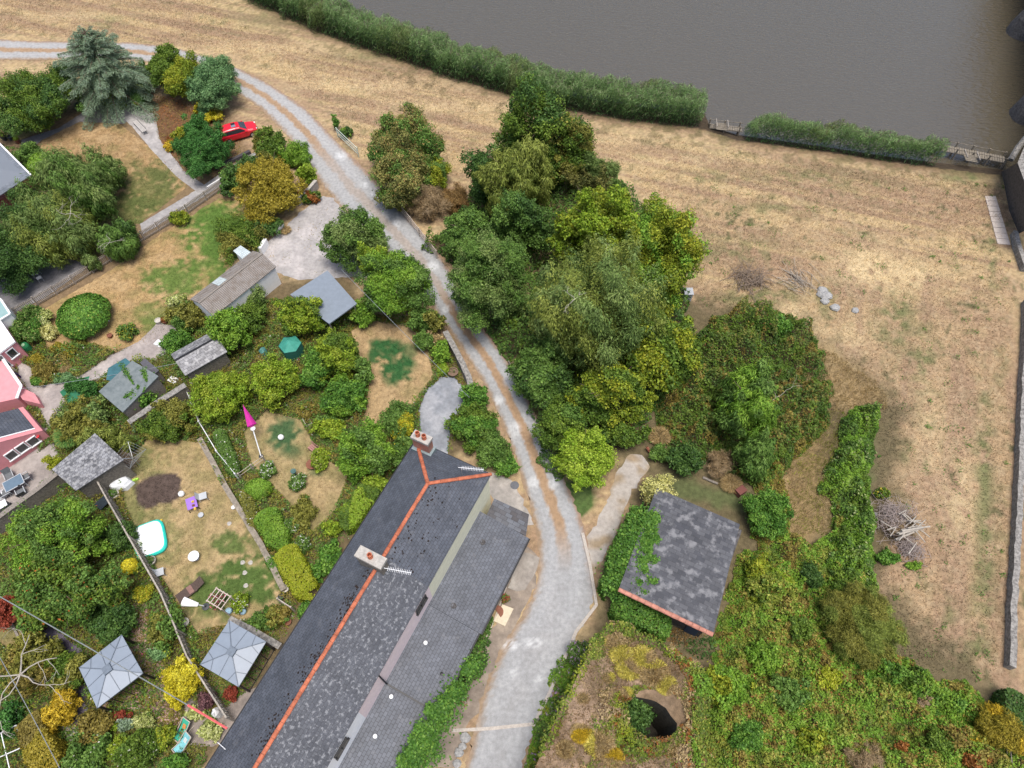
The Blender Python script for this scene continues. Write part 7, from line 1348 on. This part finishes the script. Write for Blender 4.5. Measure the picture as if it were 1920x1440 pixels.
# bench, raised bed, fire bowl, patio furniture
def bench(px, py, ang, label, m, L=1.3, name='garden_bench'):
    c, Q = frame_at(px, py, ang); r = thing(name, c, label, 'bench'); M = Matrix.Rotation(ang, 3, 'Z'); s = MB()
    for y in (-.16, 0, .16): s.box(Q(0, y, .44), (L, .13, .04), M=M)
    s.bar(Q(-L*.4, -.2, .40), Q(-L*.4, .22, .40), .05); s.bar(Q(L*.4, -.2, .40), Q(L*.4, .22, .40), .05); s.build('seat', m, r); b = MB()
    for z in (.6, .75): b.box(Q(0, .27, z), (L, .03, .1), M=M)
    for x in (-1, 1): b.bar(Q(x*L*.4, .28, .45), Q(x*L*.4, .30, .82), .045)
    b.build('backrest', m, r)
    for x in (-1, 1):
        for y in (-.2, .22): l = MB(); l.bar(Q(x*(L/2-.05), y, .42), Q(x*(L/2-.05), y, 0), .06); l.build('leg', m, r)
bench(594, 849, math.radians(-38), 'pinkish wooden bench on the middle back lawn', mat('pink_wood', (.33, .17, .15), .8, .2, 8)); bench(265, 243, math.radians(-48), 'weathered slatted bench beside the paved path', mat('pale_slats', (.42, .40, .38), .8, .2, 8), 2.3)
def raised():
    W = [P(x, y) for x, y in ((563, 776), (573, 772), (586, 797), (576, 802))]; r = thing('raised_bed', sum(W, Vector())/4, 'narrow timber-edged raised bed beside the middle lawn', 'raised bed')
    for i in range(4): b = MB(); p, q = W[i], W[(i+1) % 4]; b.bar(p+Vector((0, 0, .15)), q+Vector((0, 0, .15)), .07, .3); b.build('board', WOODP, r)
    b = MB(); b.prism(W, 0, .2); b.build('soil', mat('dark_soil', (.04, .025, .018), .95), r)
raised()
b = MB(); b.lathe(P(586, 873), [(.2, 0), (.42, .15), (.45, .3), (.38, .3), (.02, .2)], 14); b.build('fire_bowl', BROWNP, None, 'brown fire bowl on the green patch of the back lawn', 'fire bowl')
b = MB(); b.lathe(P(555, 892), [(.1, 0), (.08, .7), (.2, .75), (.22, .85), (.02, .8)], 12); b.build('bird_bath', mat('verdigris', (.06, .12, .11), .6), None, 'dark green bird bath between the white rose bushes', 'bird bath')
table(36, 913, math.radians(38), 'patio table with blue-grey glass top below the pink house', 1.35, .95, .74, mat('blue_glass', (.12, .18, .24), .15, .1, 3), GREYP, rim=GREYP)
for x, y, a, lb in ((24, 897, -52, 'grey patio chair at the upper left side of the glass table'), (53, 900, 218, 'grey patio chair at the upper right side of the glass table'), (46, 927, 128, 'grey patio chair at the lower right side of the glass table'), (18, 928, 38, 'grey patio chair with a white bag at the lower left of the glass table')): chair(x, y, math.radians(a), lb, DKGREY, GREYP, .44, True, 'patio_chair', .6, 'patio chairs round the glass table', .95)
lump('white_bag', 6, 930, .4, .5, FRAME, 'white bag lying left of the patio table', 'bag'); b = MB(); c = P(36, 911, .77); b.lathe(c, [(.1, 0), (.07, .05), (.02, .16)], 10); b.build('table_ornament', DG, None, 'small dark ornament on the patio glass table', 'ornament')
def bbq():
    c, Q = frame_at(10, 958, math.radians(38)); r = thing('barbecue', c, 'silver barbecue trolley at the left edge', 'barbecue'); M = Matrix.Rotation(math.radians(38), 3, 'Z'); b = MB(); b.box(Q(0, 0, .5), (1.1, .55, .7), M=M); b.build('cabinet', DKGREY, r); g = MB(); g.box(Q(0, 0, .87), (1.15, .6, .03), M=M)
    for i in range(6): g.bar(Q(-.5+.2*i, -.28, .9), Q(-.5+.2*i, .28, .9), .025)
    g.build('grill', FRAME, r)
    for x in (-.5, .5): w_ = MB(); w_.tube([Q(x, -.3, .12), Q(x, .3, .12)], .1, 10); w_.build('wheel', DARKM, r)
bbq()
c, Q = frame_at(73, 522, .2); chair(78, 526, 2.2, 'small white folding chair beside the white stool', FRAME, w=.4); table(72, 518, .2, 'small square white table on the shaded patio at the left', .5, .5, .5, FRAME, GREYP)
for x, y, m, lb, nm in ((25, 698, CREAMP, 'upper cream storage crate against the pink house', 'crate'), (32, 708, mat('dark_purple', (.05, .02, .10), .6), 'dark purple storage crate against the pink house', 'crate'), (40, 722, CREAMP, 'lower cream storage crate against the pink house', 'crate'), (325, 713, FRAME, 'white enamel basin on the stones by the old slate shed', 'basin'), (299, 645, FRAME, 'white board lying beside the garden path', 'board')):
    b = MB(); c = P(x, y); h = .55 if nm == 'crate' else .12; s = .62 if nm == 'crate' else .75; b.box((c.x, c.y, h/2), (s, s*.75, h), -.5); b.box((c.x, c.y, h+.017), (s*.9, s*.66, .03), -.5); b.build(nm, m, None, lb, nm)
for x, y, lb in ((204, 602, 'small pale bird table right of the round clipped bush'),): b = MB(); b.lathe(P(x, y), [(.06, 0), (.05, .7), (.24, .72), (.22, .8), (.02, .78)], 12); b.build('bird_table', FRAME, None, lb, 'bird table')
# teal hexagonal tent
def tent():
    c = P(551, 662); r = thing('teal_tent', c, 'small teal green hexagonal play tent between the garden trees', 'play tent'); R = .95; H0, H1 = 1.3, 1.9; pts = [c+Vector((math.cos(i*math.pi/3+.2)*R, math.sin(i*math.pi/3+.2)*R, 0)) for i in range(6)]; a = MB(); ap = c+Vector((0, 0, H1))
    for i in range(6): p, q = pts[i], pts[(i+1) % 6]; a.face([p+Vector((0, 0, H0)), q+Vector((0, 0, H0)), ap])
    a.build('roof', TEAL, r); w_ = MB(); w_.prism(pts, 0, H0-.003, top=False); w_.build('wall', mat('teal_dark', (.03, .16, .13), .7), r)
tent(); lump('compost_bin', 496, 664, .35, .8, mat('teal_bin', (.08, .22, .2), .5), 'grey-teal compost bin left of the play tent', 'bin')
def deck(px, py, ang, m, label, m2):
    c, Q = frame_at(px, py, ang); r = thing('deckchair', c, label, 'deckchair', 'two deckchairs'); b = MB(); pts = [(-.6, .28), (-.2, .22), (.2, .42), (.62, .85)]
    for (x0, z0), (x1, z1) in zip(pts[:-1], pts[1:]): b.face([Q(x0, -.26, z0), Q(x1, -.26, z1), Q(x1, .26, z1), Q(x0, .26, z0)])
    b.build('canvas', m, r); f = MB()
    for y in (-.3, .3): f.bar(Q(-.65, y, .30), Q(.55, y, 0), .05); f.bar(Q(-.6, y, 0), Q(.65, y, .9), .05)
    f.bar(Q(.65, -.3, .9), Q(.65, .3, .9), .05); f.bar(Q(-.65, -.3, .30), Q(-.65, .3, .30), .05); f.build('frame', WOODP, r); o = MB(); o.box(Q(.25, 0, .50), (.34, .24, .02), M=Matrix.Rotation(ang, 3, 'Z') @ Matrix.Rotation(-.75, 3, 'Y')); o.build('print', m2, r)
deck(346, 1371, math.radians(60), mat('green_canvas', (.05, .38, .26), .8), 'green deckchair with an orange patch below the pink paving', mat('orange_print', (.6, .25, .08), .8)); deck(347, 1396, math.radians(50), mat('aqua_canvas', (.20, .50, .55), .8), 'aqua blue deckchair below the green one', mat('pale_print', (.6, .65, .65), .8))
lump('white_cover', 413, 1338, .35, 1.2, FRAME, 'white fabric cover bundled beside the red cable end', 'cover', .7)
# yard things near the track
b = MB(); b.lathe(P(965, 910), [(.34, 0), (.34, .03), (.30, .035), (.02, .035)], 20); b.build('manhole_cover', mat('iron', (.11, .115, .13), .6, .2, 12), None, 'round dark manhole cover in the gravel yard', 'manhole cover')
def steps():
    W = [P(x, y) for x, y in ((942, 1134), (963, 1142), (947, 1175), (926, 1165))]; r = thing('door_slab', W[0], 'pale stone doorstep slab with a dark semicircle in front of the cottages', 'doorstep'); b = MB(); b.prism(W, 0, .12); b.build('slab', mat('sandstone', (.55, .48, .36), .85, .12, 5), r); c = P(932, 1148); m_ = MB(); m_.prism([c+Vector((math.cos(t-1.0)*.45, math.sin(t-1.0)*.45, 0)) for t in [i*math.pi/10 for i in range(11)]], .0, .13); m_.build('mat', BROWNP, r)
steps()
sheet('patio', [(972, 1032), (990, 1037), (1012, 1046), (1004, 1075), (985, 1105), (968, 1110), (955, 1100)], .05, GRAVEL, plain((.26, .235, .21), (.38, .355, .32), 2.2, 6, seed=71), jit=.04)
plant(948, 1122, 9, 9, .6, 'hawthorn', 'little bush with red flowers by the cottage door', leaf=.1, acc=[((.5, .02, .06), .3)]); plant(868, 1310, 12, 12, .8, 'pinkbrown', 'pale flowering pot plants in front of the lower cottage', leaf=.1, acc=[((.7, .68, .6), .2)])
ROCK = mat('grey_rock', (.20, .20, .20), .9, .25, 6, bump=.8, col2=(.42, .42, .41), detail=10)
for x, y, r, lb in ((873, 1383, .3, 'rounded boulder on the verge, highest of the verge row'), (867, 1400, .22, 'small boulder on the verge, second of the row'), (861, 1411, .28, 'rounded boulder on the verge, third of the row'), (857, 1432, .24, 'boulder on the verge at the picture bottom'), (1541, 546, .42, 'topmost grey boulder of the rock group on the field'), (1538, 553, .34, 'left grey boulder of the rock group on the field'), (1548, 556, .46, 'largest grey boulder of the rock group on the field'), (1546, 566, .34, 'lowest grey boulder of the rock group on the field'), (1565, 578, .38, 'flat grey boulder right of the rock group'), (1603, 583, .3, 'lone pale boulder right of the rock group'), (1640, 965, .2, 'small pale stone above the driftwood pile')): lump('boulder', x, y, r, r*.9, ROCK, lb, 'boulder', 1.15)
bb = MB(); c = P(1287, 560, 0); bb.box((c.x, c.y, .5), (.7, .7, 1.0)); bb.box((c.x, c.y, 1.03), (.8, .8, .05)); bb.build('utility_box', GREYP, None, 'pale grey utility box beside the copse on the field', 'utility box')
b = MB(); b.tube([P(1318, 895, .12), P(1346, 907, .12)], [.11, .09], 8); b.build('fallen_log', WOOD, None, 'pale fallen log on the barn lawn', 'log'); b = MB(); c = P(1386, 925); b.box((c.x, c.y, .3), (.7, .5, .6), .6); b.box((c.x, c.y, .625), (.74, .54, .04), .6); b.build('rusty_box', mat('rust_metal', (.16, .06, .05), .8), None, 'rusty red box at the edge of the barn lawn', 'box')
b = MB(); b.tube([P(1213, 838, .5), P(1222, 852, .15), P(1231, 858, .15)], [.12, .1, .05], 6); b.build('red_log', mat('red_wood', (.22, .08, .05), .9), None, 'reddish log lying by the low green bush', 'log')
# river jetties
def jetty(label, pts, zt, ladder, w_=1.0):
    a, b_ = P(*pts[0], zt), P(*pts[1], zt); r = thing('jetty', (a.x, a.y, -1), label, 'jetty', 'wooden river jetties'); d = (b_-a).normalized(); n = Vector((-d.y, d.x, 0)); L = (b_-a).length; k = MB(); m = mat('wet_wood', (.20, .175, .14), .9, .4, 7)
    for i in range(int(L/.25)): p = a+d*(i*.25+.1); k.bar(p-n*w_/2, p+n*w_/2, .2, .05)
    for s in (-.35, .35): k.bar(a+n*s*w_-Vector((0, 0, .05)), b_+n*s*w_-Vector((0, 0, .05)), .1, .08)
    k.build('deck', m, r)
    for i in range(int(L/1.6)+1):
        for s in (-.5, .5): q = a+d*i*1.6+n*s*w_; p = MB(); p.bar((q.x, q.y, -2.2), (q.x, q.y, zt+.6), .12); p.build('post', m, r)
    for s in (-.5, .5): h = MB(); h.bar(a+n*s*w_+Vector((0, 0, .5)), b_+n*s*w_+Vector((0, 0, .5)), .05); h.build('handrail', m, r)
    if ladder:
        c = P(*ladder, .1); 
        for s in (-.6, .6): h = MB(); h.bar(c+d*s-n*.5+Vector((0, 0, .8)), c+d*s+n*1.4+Vector((0, 0, .3)), .08); h.build('stair_rail', mat('river_wood', (.30, .27, .24), .85, .3, 8), r)
        t = MB()
        for i in range(5): t.bar(c-d*.6+n*(i*.4-.4)+Vector((0, 0, .4-.12*i)), c+d*.6+n*(i*.4-.4)+Vector((0, 0, .4-.12*i)), .16, .04)
        for s in (-.55, .55): t.bar(c+d*s-n*.4+Vector((0, 0, .36)), c+d*s+n*1.2+Vector((0, 0, -.12)), .06)
        t.build('steps', m, r)
jetty('small wooden jetty with steps in the gap between the reed beds', [(1330, 236), (1392, 243)], -.2, (1352, 244), .8); jetty('long wooden landing stage at the river end beside the bridge', [(1762, 276), (1885, 300)], -.3, (1818, 303), 1.1)
def greenhouse():
    r = thing('cold_frame', P(15, 1400), 'white framed glass cold frame in the lower left corner', 'cold frame'); W = [P(x, y, 1.0) for x, y in ((-40, 1395), (30, 1360), (62, 1440), (-40, 1480))]; f = MB()
    for i in range(4): f.bar(W[i], W[(i+1) % 4], .06)
    f.bar(W[0].lerp(W[3], .5), W[1].lerp(W[2], .5), .05); f.bar(W[0].lerp(W[1], .6), W[3].lerp(W[2], .6), .05)
    f.build('frame', FRAME, r)
    for p in W: q = MB(); q.bar((p.x, p.y, 0), (p.x, p.y, .96), .06); q.build('post', FRAME, r)
greenhouse()
b = MB(); b.face([P(112, 735, .5), P(140, 712, .9), P(168, 705, .9), P(160, 735, .6), P(130, 760, .4)]); b.build('garden_netting', mat('green_net', (.02, .14, .07), .7, .3, 20), None, 'dark green garden netting beside the path', 'netting')
